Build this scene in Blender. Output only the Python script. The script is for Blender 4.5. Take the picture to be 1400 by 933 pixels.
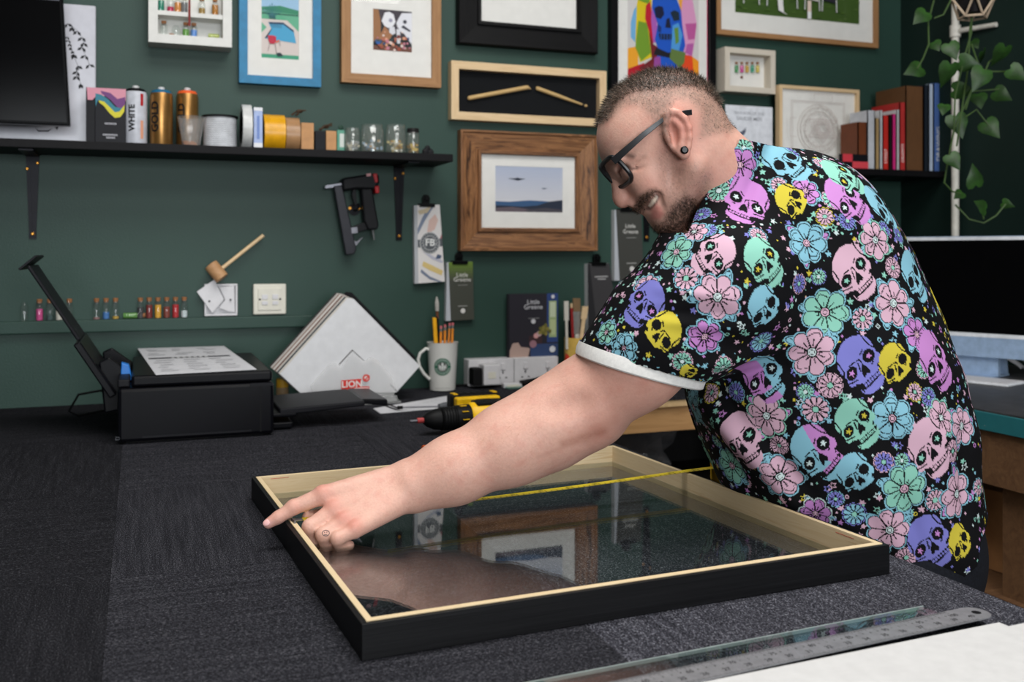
import bpy, bmesh, math, random
import numpy as np
from mathutils import Vector, Matrix
# ------------------------------------------------------------------ clear, camera, light, exposure
for o in list(bpy.data.objects): bpy.data.objects.remove(o, do_unlink=True)
SC = bpy.context.scene
COL = SC.collection
random.seed(7); RNG = np.random.default_rng(7)
TT = 0.90                       # work table top
FPX = 1361.0; HOR = 345.0       # focal length in pixels, horizon row (1400x933 frame)
YAW = math.radians(20.5)
CAM = np.array([0.0, 0.0, TT + 0.415])
FWD = np.array([math.sin(YAW), math.cos(YAW), 0.0])
RGT = np.array([math.cos(YAW), -math.sin(YAW), 0.0])
UPV = np.array([0.0, 0.0, 1.0])
cd = bpy.data.cameras.new('camera'); cam = bpy.data.objects.new('camera', cd); COL.objects.link(cam)
cam.location = CAM; cam.rotation_euler = (math.pi/2, 0, -YAW)
cd.sensor_width = 36.0; cd.lens = 36.0*FPX/1400.0
cd.shift_y = -(466.5-HOR)/1400.0
cd.clip_start = 0.02
cd.dof.use_dof = True; cd.dof.focus_distance = 1.47; cd.dof.aperture_fstop = 5.6
SC.camera = cam
w = bpy.data.worlds.new('world'); SC.world = w; w.use_nodes = True
w.node_tree.nodes['Background'].inputs[0].default_value = (0.62, 0.74, 1.0, 1)
w.node_tree.nodes['Background'].inputs[1].default_value = 0.6
def area(name, loc, rot, sx, sy, power, color):
    l = bpy.data.lights.new(name, 'AREA'); l.shape = 'RECTANGLE'; l.size = sx; l.size_y = sy
    l.energy = power; l.color = color
    o = bpy.data.objects.new(name, l); COL.objects.link(o); o.location = loc; o.rotation_euler = rot
    return o
# daylight entering by the shop window behind the camera
area('window_daylight', (0.2, -4.17, 1.75), (math.pi/2, 0, 0), 2.9, 1.7, 190.0, (0.93, 0.97, 1.0))
# two unseen panels added overhead to light the table and wall from above
PANELS = [(0.75, -0.30, 3.13, 14, 46.0), (0.50, 1.25, 3.13, 0, 48.0)]
for x_, y_, z_, tilt_, pow_ in PANELS: area('added_overhead_light', (x_, y_, z_), (math.radians(tilt_), 0, 0), 1.8, 1.0, pow_, (1.0, 0.985, 0.96))
VS = SC.view_settings
VS.view_transform = 'Standard'; VS.look = 'None'; VS.gamma = 1.0; VS.use_curve_mapping = False
VS.exposure = 0.0
# ------------------------------------------------------------------ helpers
def px(x, y, Z):
    return CAM + Z*FWD + (x-700.0)/FPX*Z*RGT + (HOR-y)/FPX*Z*UPV
def ray(x, y):
    return FWD + (x-700.0)/FPX*RGT + (HOR-y)/FPX*UPV
def on_z(x, y, z):
    d = ray(x, y); return CAM + d*((z-CAM[2])/d[2])
def on_y(x, y, Y):
    d = ray(x, y); return CAM + d*(Y/d[1])
def on_x(x, y, X):
    d = ray(x, y); return CAM + d*(X/d[0])
def proj(P):
    P = np.asarray(P) - CAM
    Z = P@FWD
    return 700+FPX*(P@RGT)/Z, HOR-FPX*P[..., 2]/Z, Z
def lin(c):
    r = []
    for v in c[:3]:
        v = v/255.0
        r.append(v/12.92 if v <= 0.04045 else ((v+0.055)/1.055)**2.4)
    return tuple(r)
MATS = {}
def _new(name):
    m = bpy.data.materials.new(name); m.use_nodes = True
    nt = m.node_tree; b = nt.nodes['Principled BSDF']; MATS[name] = m
    return m, nt, b
def _coord(nt, scale=(1, 1, 1)):
    tc = nt.nodes.new('ShaderNodeTexCoord'); mp = nt.nodes.new('ShaderNodeMapping')
    mp.inputs['Scale'].default_value = scale
    nt.links.new(tc.outputs['Object'], mp.inputs[0]); return mp.outputs[0]
def _noise(nt, vec, scale, detail=3, rough=0.6, dist=0.0):
    n = nt.nodes.new('ShaderNodeTexNoise'); n.inputs['Scale'].default_value = scale
    n.inputs['Detail'].default_value = detail; n.inputs['Roughness'].default_value = rough
    n.inputs['Distortion'].default_value = dist
    nt.links.new(vec, n.inputs['Vector']); return n.outputs['Fac']
def _ramp(nt, fac, stops):
    r = nt.nodes.new('ShaderNodeValToRGB'); e = r.color_ramp.elements
    while len(e) < len(stops): e.new(0.5)
    for i, (p, c) in enumerate(stops):
        e[i].position = p; e[i].color = (*lin(c), 1)
    nt.links.new(fac, r.inputs[0]); return r.outputs[0]
def _bump(nt, b, h, strength, dist):
    n = nt.nodes.new('ShaderNodeBump'); n.inputs['Strength'].default_value = strength
    n.inputs['Distance'].default_value = dist
    nt.links.new(h, n.inputs['Height']); nt.links.new(n.outputs[0], b.inputs['Normal'])
def M(name, c=None, rough=0.5, metal=0.0, var=0.06, scale=40.0, bump=0.0, spec=None):
    """plain surface with slight procedural variation"""
    if name in MATS: return MATS[name]
    m, nt, b = _new(name)
    v = _coord(nt); f = _noise(nt, v, scale)
    lo = tuple(max(0, x*(1-var)) for x in c); hi = tuple(min(255, x*(1+var)) for x in c)
    nt.links.new(_ramp(nt, f, [(0.3, lo), (0.7, hi)]), b.inputs['Base Color'])
    b.inputs['Roughness'].default_value = rough; b.inputs['Metallic'].default_value = metal
    b.inputs['Specular IOR Level'].default_value = spec if spec is not None else (0.14 if max(c) < 40 else 0.35)
    if bump: _bump(nt, b, _noise(nt, v, scale*3), bump, 0.002)
    return m
def wood(name, stops, sc=(3, 60, 60), rough=0.55, bump=0.15, spec=0.3, dist=1.5):
    """grain along local X"""
    if name in MATS: return MATS[name]
    m, nt, b = _new(name)
    v = _coord(nt, sc); f = _noise(nt, v, 1.0, 5, 0.65, dist)
    nt.links.new(_ramp(nt, f, stops), b.inputs['Base Color'])
    b.inputs['Roughness'].default_value = rough; b.inputs['Specular IOR Level'].default_value = spec
    _bump(nt, b, f, bump, 0.003); return m
def glass(name, tint=(1, 1, 1), rough=0.0, f0=0.04, alpha=0.0, body=(255, 255, 255)):
    """thin pane: see-through plus Schlick mirror, optional milky body"""
    if name in MATS: return MATS[name]
    m = bpy.data.materials.new(name); m.use_nodes = True; MATS[name] = m
    nt = m.node_tree; nt.nodes.clear()
    out = nt.nodes.new('ShaderNodeOutputMaterial')
    tr = nt.nodes.new('ShaderNodeBsdfTransparent'); tr.inputs[0].default_value = (*tint, 1)
    gl = nt.nodes.new('ShaderNodeBsdfGlossy'); gl.inputs['Roughness'].default_value = rough
    ge = nt.nodes.new('ShaderNodeNewGeometry')
    dt = nt.nodes.new('ShaderNodeVectorMath'); dt.operation = 'DOT_PRODUCT'
    nt.links.new(ge.outputs['Normal'], dt.inputs[0]); nt.links.new(ge.outputs['Incoming'], dt.inputs[1])
    def mth(op, a, bb=None):
        n = nt.nodes.new('ShaderNodeMath'); n.operation = op
        for i, q in enumerate((a, bb)):
            if q is None: continue
            if isinstance(q, (int, float)): n.inputs[i].default_value = q
            else: nt.links.new(q, n.inputs[i])
        return n.outputs[0]
    c = mth('ABSOLUTE', dt.outputs['Value']); k = mth('POWER', mth('SUBTRACT', 1.0, c), 5.0)
    fr = mth('ADD', mth('MULTIPLY', k, 1-f0), f0)
    base = tr.outputs[0]
    if alpha > 0:
        df = nt.nodes.new('ShaderNodeBsdfDiffuse'); df.inputs[0].default_value = (*lin(body), 1)
        mx = nt.nodes.new('ShaderNodeMixShader'); mx.inputs[0].default_value = alpha
        nt.links.new(base, mx.inputs[1]); nt.links.new(df.outputs[0], mx.inputs[2]); base = mx.outputs[0]
    mx = nt.nodes.new('ShaderNodeMixShader')
    nt.links.new(fr, mx.inputs[0]); nt.links.new(base, mx.inputs[1]); nt.links.new(gl.outputs[0], mx.inputs[2])
    nt.links.new(mx.outputs[0], out.inputs[0]); return m
def vcol(name, rough=0.6, spec=0.3, sss=0.0, bump=0.0, bscale=300.0, sheen=0.0):
    """colour read from the mesh's own colour attribute (print, dye, skin)"""
    if name in MATS: return MATS[name]
    m, nt, b = _new(name)
    a = nt.nodes.new('ShaderNodeVertexColor'); a.layer_name = 'Col'
    nt.links.new(a.outputs[0], b.inputs['Base Color'])
    b.inputs['Roughness'].default_value = rough; b.inputs['Specular IOR Level'].default_value = spec
    if sss:
        b.inputs['Subsurface Weight'].default_value = sss
        b.inputs['Subsurface Radius'].default_value = (0.012, 0.005, 0.003)
        b.inputs['Subsurface Scale'].default_value = 0.5
    if sheen: b.inputs['Sheen Weight'].default_value = sheen
    if bump: _bump(nt, b, _noise(nt, _coord(nt), bscale, 4), bump, 0.0015)
    return m

class MB:
    """collects polygons; build() links them as ONE mesh object"""
    def __init__(s): s.v = []; s.f = []; s.c = []; s.col = None; s.T = None
    def _a(s, vs, fs):
        n = len(s.v)
        if s.T is not None: vs = [tuple(s.T @ Vector(p)) for p in vs]
        s.v += [tuple(float(q) for q in p) for p in vs]
        s.f += [tuple(i+n for i in f) for f in fs]; s.c += [s.col]*len(fs); return s
    def box(s, x0, x1, y0, y1, z0, z1):
        return s._a([(x0,y0,z0),(x1,y0,z0),(x1,y1,z0),(x0,y1,z0),(x0,y0,z1),(x1,y0,z1),(x1,y1,z1),(x0,y1,z1)],
            [(3,2,1,0),(4,5,6,7),(0,1,5,4),(1,2,6,5),(2,3,7,6),(3,0,4,7)])
    def prism(s, pts, a, b, axis='y'):
        """polygon (u,v) extruded from a to b along axis: 'y' -> (u,*,v), 'z' -> (u,v,*), 'x' -> (*,u,v)"""
        k = {'y': lambda u, v, t: (u, t, v), 'z': lambda u, v, t: (u, v, t), 'x': lambda u, v, t: (t, u, v)}[axis]
        n = len(pts)
        vs = [k(u, v, a) for u, v in pts] + [k(u, v, b) for u, v in pts]
        fs = [tuple(range(n)), tuple(range(2*n-1, n-1, -1))]
        fs += [(i, n+i, n+(i+1) % n, (i+1) % n) for i in range(n)]
        return s._a(vs, fs)
    def hull8(s, bottom, top):
        """box from two quads of 3D points"""
        return s._a(list(bottom)+list(top), [(3,2,1,0),(4,5,6,7),(0,1,5,4),(1,2,6,5),(2,3,7,6),(3,0,4,7)])
    def cyl(s, p, q, r, r2=None, n=16, caps=True):
        p = Vector(p); q = Vector(q); r2 = r if r2 is None else r2
        d = (q-p).normalized(); a = d.orthogonal().normalized(); b = d.cross(a)
        vs = []
        for c, rr in ((p, r), (q, r2)):
            for i in range(n):
                t = 2*math.pi*i/n; vs.append(c+(a*math.cos(t)+b*math.sin(t))*rr)
        fs = [(i, (i+1) % n, n+(i+1) % n, n+i) for i in range(n)]
        if caps: fs += [tuple(range(n-1, -1, -1)), tuple(range(n, 2*n))]
        return s._a(vs, fs)
    def lathe(s, prof, c=(0, 0, 0), n=20, axis='z'):
        vs = []
        for r, h in prof:
            for i in range(n):
                t = 2*math.pi*i/n; u, v = r*math.cos(t), r*math.sin(t)
                p = {'z': (u, v, h), 'y': (u, h, v), 'x': (h, u, v)}[axis]
                vs.append((c[0]+p[0], c[1]+p[1], c[2]+p[2]))
        fs = []
        for k in range(len(prof)-1):
            for i in range(n):
                fs.append((k*n+i, k*n+(i+1) % n, (k+1)*n+(i+1) % n, (k+1)*n+i))
        if prof[0][0] > 1e-6: fs.append(tuple(range(n-1, -1, -1)))
        if prof[-1][0] > 1e-6: fs.append(tuple(range((len(prof)-1)*n, len(prof)*n)))
        return s._a(vs, fs)
    def tube(s, pts, r, n=8, closed=False, r_end=None):
        pts = [Vector(p) for p in pts]; m = len(pts); vs = []; fs = []
        up = None
        for k, p in enumerate(pts):
            if closed: d = (pts[(k+1) % m]-pts[k-1])
            else: d = pts[min(k+1, m-1)]-pts[max(k-1, 0)]
            d.normalize()
            if up is None: up = d.orthogonal().normalized()
            up = (up-d*up.dot(d)); up = up.normalized() if up.length > 1e-6 else d.orthogonal().normalized()
            b = d.cross(up); rr = r if r_end is None else r+(r_end-r)*k/(m-1)
            for i in range(n):
                t = 2*math.pi*i/n; vs.append(p+(up*math.cos(t)+b*math.sin(t))*rr)
        for k in range(m if closed else m-1):
            for i in range(n):
                a0 = k*n; a1 = ((k+1) % m)*n
                fs.append((a0+i, a0+(i+1) % n, a1+(i+1) % n, a1+i))
        if not closed: fs += [tuple(range(n-1, -1, -1)), tuple(range((m-1)*n, m*n))]
        return s._a(vs, fs)
    def ball(s, c, r, n=12, m=8, sc=(1, 1, 1)):
        vs = [(c[0], c[1], c[2]-r*sc[2])]
        for k in range(1, m):
            ph = math.pi*k/m-math.pi/2
            for i in range(n):
                t = 2*math.pi*i/n
                vs.append((c[0]+r*sc[0]*math.cos(ph)*math.cos(t), c[1]+r*sc[1]*math.cos(ph)*math.sin(t), c[2]+r*sc[2]*math.sin(ph)))
        vs.append((c[0], c[1], c[2]+r*sc[2])); L = len(vs)-1; fs = []
        for i in range(n):
            fs.append((0, 1+(i+1) % n, 1+i)); fs.append((L, L-n+i, L-n+(i+1) % n))
        for k in range(m-2):
            for i in range(n):
                fs.append((1+k*n+i, 1+k*n+(i+1) % n, 1+(k+1)*n+(i+1) % n, 1+(k+1)*n+i))
        return s._a(vs, fs)
    def flat(s, pts, y, col=None):
        """flat polygon (x,z) facing -y at depth y, with a print colour"""
        if col is not None: s.col = lin(col)
        return s._a([(u, y, v) for u, v in pts], [tuple(range(len(pts)))])
    def text(s, body, size, x, z, y, col=None, align='CENTER', rot=0.0, bold=0.0):
        if col is not None: s.col = lin(col)
        vs, fs = text_mesh(body, align, bold)
        c, sn = math.cos(rot), math.sin(rot)
        return s._a([(x+size*(a*c-b*sn), y, z+size*(a*sn+b*c)) for a, b in vs], fs)
    def build(s, name, mat, parent=None, smooth=False, bevel=0.0, org=None):
        if org is not None: s.v = [(a-org[0], b-org[1], c-org[2]) for a, b, c in s.v]
        me = bpy.data.meshes.new(name); me.from_pydata(s.v, [], s.f)
        if any(c is not None for c in s.c):
            at = me.color_attributes.new('Col', 'FLOAT_COLOR', 'CORNER')
            arr = []
            for poly, c in zip(me.polygons, s.c):
                c = c or (0.5, 0.5, 0.5)
                arr += [c[0], c[1], c[2], 1.0]*poly.loop_total
            at.data.foreach_set('color', arr)
        if smooth:
            me.polygons.foreach_set('use_smooth', [True]*len(me.polygons))
            try: me.set_sharp_from_angle(angle=math.radians(40))
            except Exception: pass
        o = bpy.data.objects.new(name, me); COL.objects.link(o)
        if mat is not None: me.materials.append(mat)
        if parent is not None: o.parent = parent
        elif org is not None: o.location = org
        if bevel:
            b = o.modifiers.new('bevel', 'BEVEL'); b.width = bevel; b.segments = 2; b.limit_method = 'ANGLE'
        return o
_TX = {}
def text_mesh(body, align, bold=0.0):
    k = (body, align, bold)
    if k not in _TX:
        cu = bpy.data.curves.new('t', 'FONT'); cu.body = body; cu.align_x = align; cu.size = 1.0; cu.offset = bold
        cu.resolution_u = 3
        ob = bpy.data.objects.new('t', cu); COL.objects.link(ob)
        bpy.context.view_layer.update()
        me = bpy.data.meshes.new_from_object(ob.evaluated_get(bpy.context.evaluated_depsgraph_get()))
        _TX[k] = ([(v.co.x, v.co.y) for v in me.vertices], [tuple(p.vertices) for p in me.polygons])
        bpy.data.objects.remove(ob); bpy.data.curves.remove(cu); bpy.data.meshes.remove(me)
    return _TX[k]
def circ(x, z, r, n=20, rz=None): return [(x+r*math.cos(2*math.pi*i/n), z+(rz or r)*math.sin(2*math.pi*i/n)) for i in range(n)]
def tag(o, label=None, cat=None, group=None, kind=None):
    if label: o['label'] = label
    if cat: o['category'] = cat
    if group: o['group'] = group
    if kind: o['kind'] = kind
    return o
def thing(name, label, cat, loc=(0, 0, 0), rz=0.0, group=None):
    o = bpy.data.objects.new(name, None); COL.objects.link(o); o.empty_display_size = 0.02
    o.location = [float(q) for q in loc]; o.rotation_euler = (0, 0, rz); return tag(o, label, cat, group)
def copy_tree(o, parent=None):
    c = o.copy(); COL.objects.link(c)
    if parent: c.parent = parent
    for ch in list(o.children): copy_tree(ch, c)
    return c
PRINT = vcol('printed_ink', 0.55, 0.3)
# ------------------------------------------------------------------ the room
YW = 2.95; XR = 2.64; XL = -2.3; YF = -4.2; ZC = 3.2
def struct(name, mb, mat, parent=None, bevel=0.0):
    o = mb.build(name, mat, parent, bevel=bevel)
    if parent is None: o['kind'] = 'structure'
    return o
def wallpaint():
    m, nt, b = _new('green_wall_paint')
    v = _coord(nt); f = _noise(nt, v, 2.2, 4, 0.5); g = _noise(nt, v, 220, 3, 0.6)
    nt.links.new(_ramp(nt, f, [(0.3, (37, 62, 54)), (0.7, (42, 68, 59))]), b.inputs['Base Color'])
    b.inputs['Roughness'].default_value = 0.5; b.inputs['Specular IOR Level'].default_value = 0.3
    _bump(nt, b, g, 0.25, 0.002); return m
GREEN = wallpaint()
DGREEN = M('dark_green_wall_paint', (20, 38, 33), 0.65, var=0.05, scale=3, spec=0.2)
struct('floor', MB().box(XL, XR, YF, YW, -0.06, 0), wood('floor_boards', [(0.3, (70, 55, 42)), (0.7, (95, 74, 55))], (2, 30, 30), 0.5))
struct('wall_back', MB().box(XL, XR, YW, YW+0.1, 0, ZC), GREEN)
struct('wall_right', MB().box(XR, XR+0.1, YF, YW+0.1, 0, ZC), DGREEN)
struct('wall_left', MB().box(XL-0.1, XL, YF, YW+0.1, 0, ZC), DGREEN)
struct('ceiling', MB().box(XL-0.1, XR+0.1, YF-0.1, YW+0.1, ZC, ZC+0.1), M('ceiling_white', (150, 148, 144), 0.8, var=0.03))
wf = MB(); WX0, WX1, WZ0, WZ1 = -1.3, 1.7, 0.85, 2.65
wf.box(XL, WX0, YF-0.1, YF, 0, ZC); wf.box(WX1, XR, YF-0.1, YF, 0, ZC)
wf.box(WX0, WX1, YF-0.1, YF, 0, WZ0); wf.box(WX0, WX1, YF-0.1, YF, WZ1, ZC)
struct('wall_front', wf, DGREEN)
wn = MB()
for a, b_ in ((WX0, WX0+0.05), (WX1-0.05, WX1), (0.17, 0.23)): wn.box(a, b_, YF-0.08, YF-0.02, WZ0, WZ1)
wn.box(WX0, WX1, YF-0.08, YF-0.02, WZ0, WZ0+0.05); wn.box(WX0, WX1, YF-0.08, YF-0.02, WZ1-0.05, WZ1)
wo = struct('window_1', wn, M('window_frame_white', (225, 225, 220), 0.5))
MB().box(WX0+0.05, WX1-0.05, YF-0.052, YF-0.048, WZ0+0.05, WZ1-0.05).build('pane', glass('window_glass'), wo)
for (x_, y_, z_, tl_, p_), nm in zip(PANELS, ('white framed light panel added out of view above the front of the table', 'white framed light panel added out of view nearest the green wall')):
    lp = thing('added_light_panel', nm, 'light', (x_, y_, z_+.01))
    for a, b_, c_, d_ in ((-.93, -.90, -.53, .53), (.90, .93, -.53, .53), (-.90, .90, -.53, -.50), (-.90, .90, .50, .53)): MB().box(a, b_, c_, d_, 0, .058).build('panel_frame', M('window_frame_white'), lp)
# painted-over rail (ledge) low on the back wall, and a faint sunk panel line beyond it
lx0 = -1.6; lx1 = on_y(428, 440, YW-0.02)[0]
LEDGE_Z = on_y(200, 436, YW-0.02)[2]
struct('trim_1', MB().box(lx0, lx1, YW-0.022, YW, LEDGE_Z-0.034, LEDGE_Z), GREEN, bevel=0.003)

# ------------------------------------------------------------------ carpet-topped work table
def carpet(name, k):
    m, nt, b = _new(name)
    v = _coord(nt, (240, 560, 300)); v2 = _coord(nt, (900, 900, 900)); v3 = _coord(nt, (6, 110, 1))
    f = _noise(nt, v, 1.0, 3, 0.75); g = _noise(nt, v2, 1.0, 2, 0.7); h = _noise(nt, v3, 1.0, 2, 0.6)
    def mth(op, a, c):
        n = nt.nodes.new('ShaderNodeMath'); n.operation = op
        for i, q in enumerate((a, c)):
            if isinstance(q, (int, float)): n.inputs[i].default_value = q
            else: nt.links.new(q, n.inputs[i])
        return n.outputs[0]
    s = mth('ADD', mth('MULTIPLY', f, 0.50), mth('ADD', mth('MULTIPLY', g, 0.40), mth('MULTIPLY', h, 0.10)))
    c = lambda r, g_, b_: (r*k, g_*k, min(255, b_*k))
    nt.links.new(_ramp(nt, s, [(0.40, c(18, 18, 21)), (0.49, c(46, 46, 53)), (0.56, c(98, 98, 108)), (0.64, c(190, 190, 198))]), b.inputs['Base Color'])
    b.inputs['Roughness'].default_value = 0.95; b.inputs['Specular IOR Level'].default_value = 0.08
    _bump(nt, b, s, 0.8, 0.004); return m
CARPET = carpet('carpet_tile_pile', 0.62); CARPETS = [carpet('carpet_tile_dark', 0.50), carpet('carpet_tile_mid', 0.66), carpet('carpet_tile_bright', 0.94)]  # tile tones imitate light fading from the front right towards the left
TX1 = 0.965; TX0 = -1.55; TY0 = 0.52; TY1 = YW-0.004
PINE = wood('pale_pine', [(0.25, (208, 182, 140)), (0.55, (218, 196, 158)), (0.8, (190, 152, 104))], (4, 70, 70), 0.5, 0.05)
BENCHW = wood('bench_pine', [(0.25, (160, 118, 74)), (0.6, (186, 144, 96)), (0.85, (138, 98, 60))], (3, 50, 50), 0.6, 0.1)
table = thing('work_table', 'large work table topped with dark grey carpet tiles in front of the green wall', 'table', (TX0, TY0, 0))
O = (TX0, TY0, 0)
MB().box(TX0, TX1, TY0, TY1, TT-0.034, TT-0.006).build('tabletop', BENCHW, table, org=O)
for lx in (TX0+0.05, TX1-0.14):
    for ly in (TY0+0.05, TY1-0.14):
        MB().box(lx, lx+0.09, ly, ly+0.09, 0, TT-0.034).build('leg', BENCHW, table, org=O)
for ly in (TY0+0.05, TY1-0.10):
    MB().box(TX0+0.14, TX1-0.14, ly, ly+0.04, TT-0.134, TT-0.034).build('apron', BENCHW, table, org=O)
xs = [TX1-0.5*k for k in range(0, 6)][::-1]; xs[0] = TX0
ys = [TY0, 0.86, 1.36, 1.86, 2.36, 2.86, TY1]
for i in range(len(xs)-1):
    for j in range(len(ys)-1):
        hx, hy = (xs[i+1]-xs[i])/2-0.0002, (ys[j+1]-ys[j])/2-0.0002
        turn = (i+j) % 2
        mb = MB()
        mb.box(-hy if turn else -hx, hy if turn else hx, -hx if turn else -hy, hx if turn else hy, -0.006, random.uniform(-0.0006, 0.0))
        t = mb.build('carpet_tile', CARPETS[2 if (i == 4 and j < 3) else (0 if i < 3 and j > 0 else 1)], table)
        t.location = ((xs[i]+xs[i+1])/2-O[0], (ys[j]+ys[j+1])/2-O[1], TT)
        t.rotation_euler = (0, 0, math.pi/2 if turn else 0)

# ------------------------------------------------------------------ the deep frame being measured
FH = 0.0386
fn = np.array([0.2107, 0.998]); fr = np.array([0.906, 1.032]); fl = np.array([0.1745, 1.719])
def ebony():
    m, nt, b = _new('black_stained_ash')
    f = _noise(nt, _coord(nt, (4, 260, 260)), 1.0, 4, 0.6)
    nt.links.new(_ramp(nt, f, [(0.3, (6, 6, 8)), (0.62, (15, 15, 17)), (0.8, (27, 27, 30))]), b.inputs['Base Color'])
    b.inputs['Roughness'].default_value = 0.5; b.inputs['Specular IOR Level'].default_value = 0.22
    _bump(nt, b, f, 0.25, 0.001); return m
EBONY = ebony()
fang = math.atan2(fr[1]-fn[1], fr[0]-fn[0]); fw = float(np.linalg.norm(fr-fn)); fd = float(np.linalg.norm(fl-fn))
box = thing('deep_picture_frame', 'deep black wooden frame with pale pine inside lying on the carpet table', 'picture frame', (fn[0], fn[1], TT), fang)
RO, RI = 0.0062, 0.0135     # black skin, pine liner thickness
def rail(name, mat, x0, x1, L, z0, z1, ang, loc, bevel=0.0):
    """mitred rail along local X, from offset x0 to x1 inwards (local +Y)"""
    mb = MB(); mb._a([(x0, x0, z0), (L-x0, x0, z0), (L-x1, x1, z0), (x1, x1, z0), (x0, x0, z1), (L-x0, x0, z1), (L-x1, x1, z1), (x1, x1, z1)],
        [(3,2,1,0),(4,5,6,7),(0,1,5,4),(1,2,6,5),(2,3,7,6),(3,0,4,7)])
    o = mb.build(name, mat, box, bevel=bevel); o.location = loc; o.rotation_euler = (0, 0, ang); return o
for ang, loc, L in ((0, (0, 0, 0), fw), (math.pi/2, (fw, 0, 0), fd), (math.pi, (fw, fd, 0), fw), (-math.pi/2, (0, fd, 0), fd)):
    rail('frame_rail', EBONY, 0, RO, L, 0, FH-0.0012, ang, loc, 0.0006)
    o = rail('pine_liner', PINE, RO, RI, L, 0, FH, ang, loc, 0.0004)
GLASS = glass('clear_glass', (0.93, 0.96, 0.95), 0.0, 0.045)
gb = MB(); gb.box(RI+0.0003, fw-RI-0.0003, RI+0.0003, fd-RI-0.0003, 0.0070, 0.0090); gb.build('glass_pane', GLASS, box)
# faint red pencil ticks on the liner
rm = M('red_pencil', (190, 60, 50), 0.8)
MB().box(fw-RI-0.0004, fw-RI-0.0002, 0.05, 0.085, 0.033, 0.0336).build('pencil_tick', rm, box)
MB().box(0.03, 0.06, fd-RI-0.0004, fd-RI-0.0002, 0.034, 0.0346).build('pencil_tick', rm, box)

# ------------------------------------------------------------------ boards, ruler and glass strip, front right
sh0 = thing('mount_board_stack', 'stack of white mount boards under the steel ruler at the front edge', 'board', (0.6, 0.75, TT))
WHITEB = M('white_board', (198, 197, 196), 0.75, var=0.02, scale=60)
O2 = (0.6, 0.75, TT)
p_r = on_z(1366, 851, TT+0.012); p_l = on_z(900, 945, TT+0.012)
d = (p_l-p_r); d /= np.linalg.norm(d); nrm = np.array([-d[1], d[0], 0]);
if nrm[1] > 0: nrm = -nrm        # towards the camera
zz = TT+0.0005
for k, (ext, inset, th) in enumerate(((0.045, 0.012, 0.004), (0.052, 0.006, 0.004), (0.0, 0.0, 0.003))):
    a = p_r-d*ext+nrm*inset; c0 = [a, a+d*0.62, a+d*0.62+nrm*0.23, a+nrm*0.23]
    MB().hull8([(q[0], q[1], zz) for q in c0], [(q[0], q[1], zz+th) for q in c0]).build('mount_board', WHITEB, sh0, bevel=0.0003, org=O2)
    zz += th+0.0002
BT = zz
# steel ruler
STEEL = M('brushed_steel', (140, 140, 143), 0.48, 0.5, var=0.06, scale=90)
r1 = on_z(1307.5, 845, BT); r0 = on_z(1066, 897, BT)
rd = (r1-r0); unit = 0.25/np.linalg.norm(rd); rd = rd/np.linalg.norm(rd); rang = math.atan2(rd[1], rd[0])
rul = thing('steel_ruler', 'long steel ruler with black scale markings on the white boards', 'ruler', (r1[0], r1[1], BT), rang)
RW = 0.034
pts = [(-0.60, -RW/2), (0.028, -RW/2)]+[(0.028+RW/2*math.cos(t)*1.0, RW/2*math.sin(t)) for t in np.linspace(-math.pi/2, math.pi/2, 12)]+[(-0.60, RW/2)]
MB().prism(pts, 0.0, 0.0011, 'z').build('blade', STEEL, rul)
BLACK = M('matt_black', (14, 14, 15), 0.6, var=0.1)
mk = MB()
for k in range(0, 580):
    cm10 = k; x = -k*0.001
    ln = 0.0075 if k % 10 == 0 else (0.0055 if k % 5 == 0 else 0.0035)
    mk.box(x-0.00012, x+0.00012, RW/2-ln, RW/2-0.0005, 0.0011, 0.00118)
for k in range(0, 23*16):
    x = 0.016-k*0.0254/16; ln = 0.007 if k % 16 == 0 else (0.005 if k % 4 == 0 else 0.003)
    mk.box(x-0.00012, x+0.00012, -RW/2+0.0005, -RW/2+ln, 0.0011, 0.00118)
mk.build('graduation', BLACK, rul)
nb = MB()
def ztext(mb, s, size, x, y, z, rot=0.0):
    vs, fs = text_mesh(s, 'CENTER', 0.01); c, sn = math.cos(rot), math.sin(rot)
    mb._a([(x+size*(a*c-b*sn), y+size*(a*sn+b*c), z) for a, b in vs], fs)
for cm in range(45, 101):
    x = -(100-cm)*0.01
    if cm % 5 == 0: ztext(nb, str(cm), 0.0085, x, 0.0018, 0.00118)
    else: ztext(nb, str(cm % 10 if cm % 10 else 10), 0.0045, x, 0.0038, 0.00118)
for inch in range(18, 41):
    ztext(nb, str(inch), 0.0085, 0.016-(40-inch)*0.0254, -0.0085, 0.00118)
nb.build('numerals', BLACK, rul)
hb = MB(); hb.lathe([(0.0052, 0.00112), (0.0052, 0.0012), (0.0001, 0.0012)], (0.031, 0, 0)); hb.build('hanging_hole', BLACK, rul)
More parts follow.
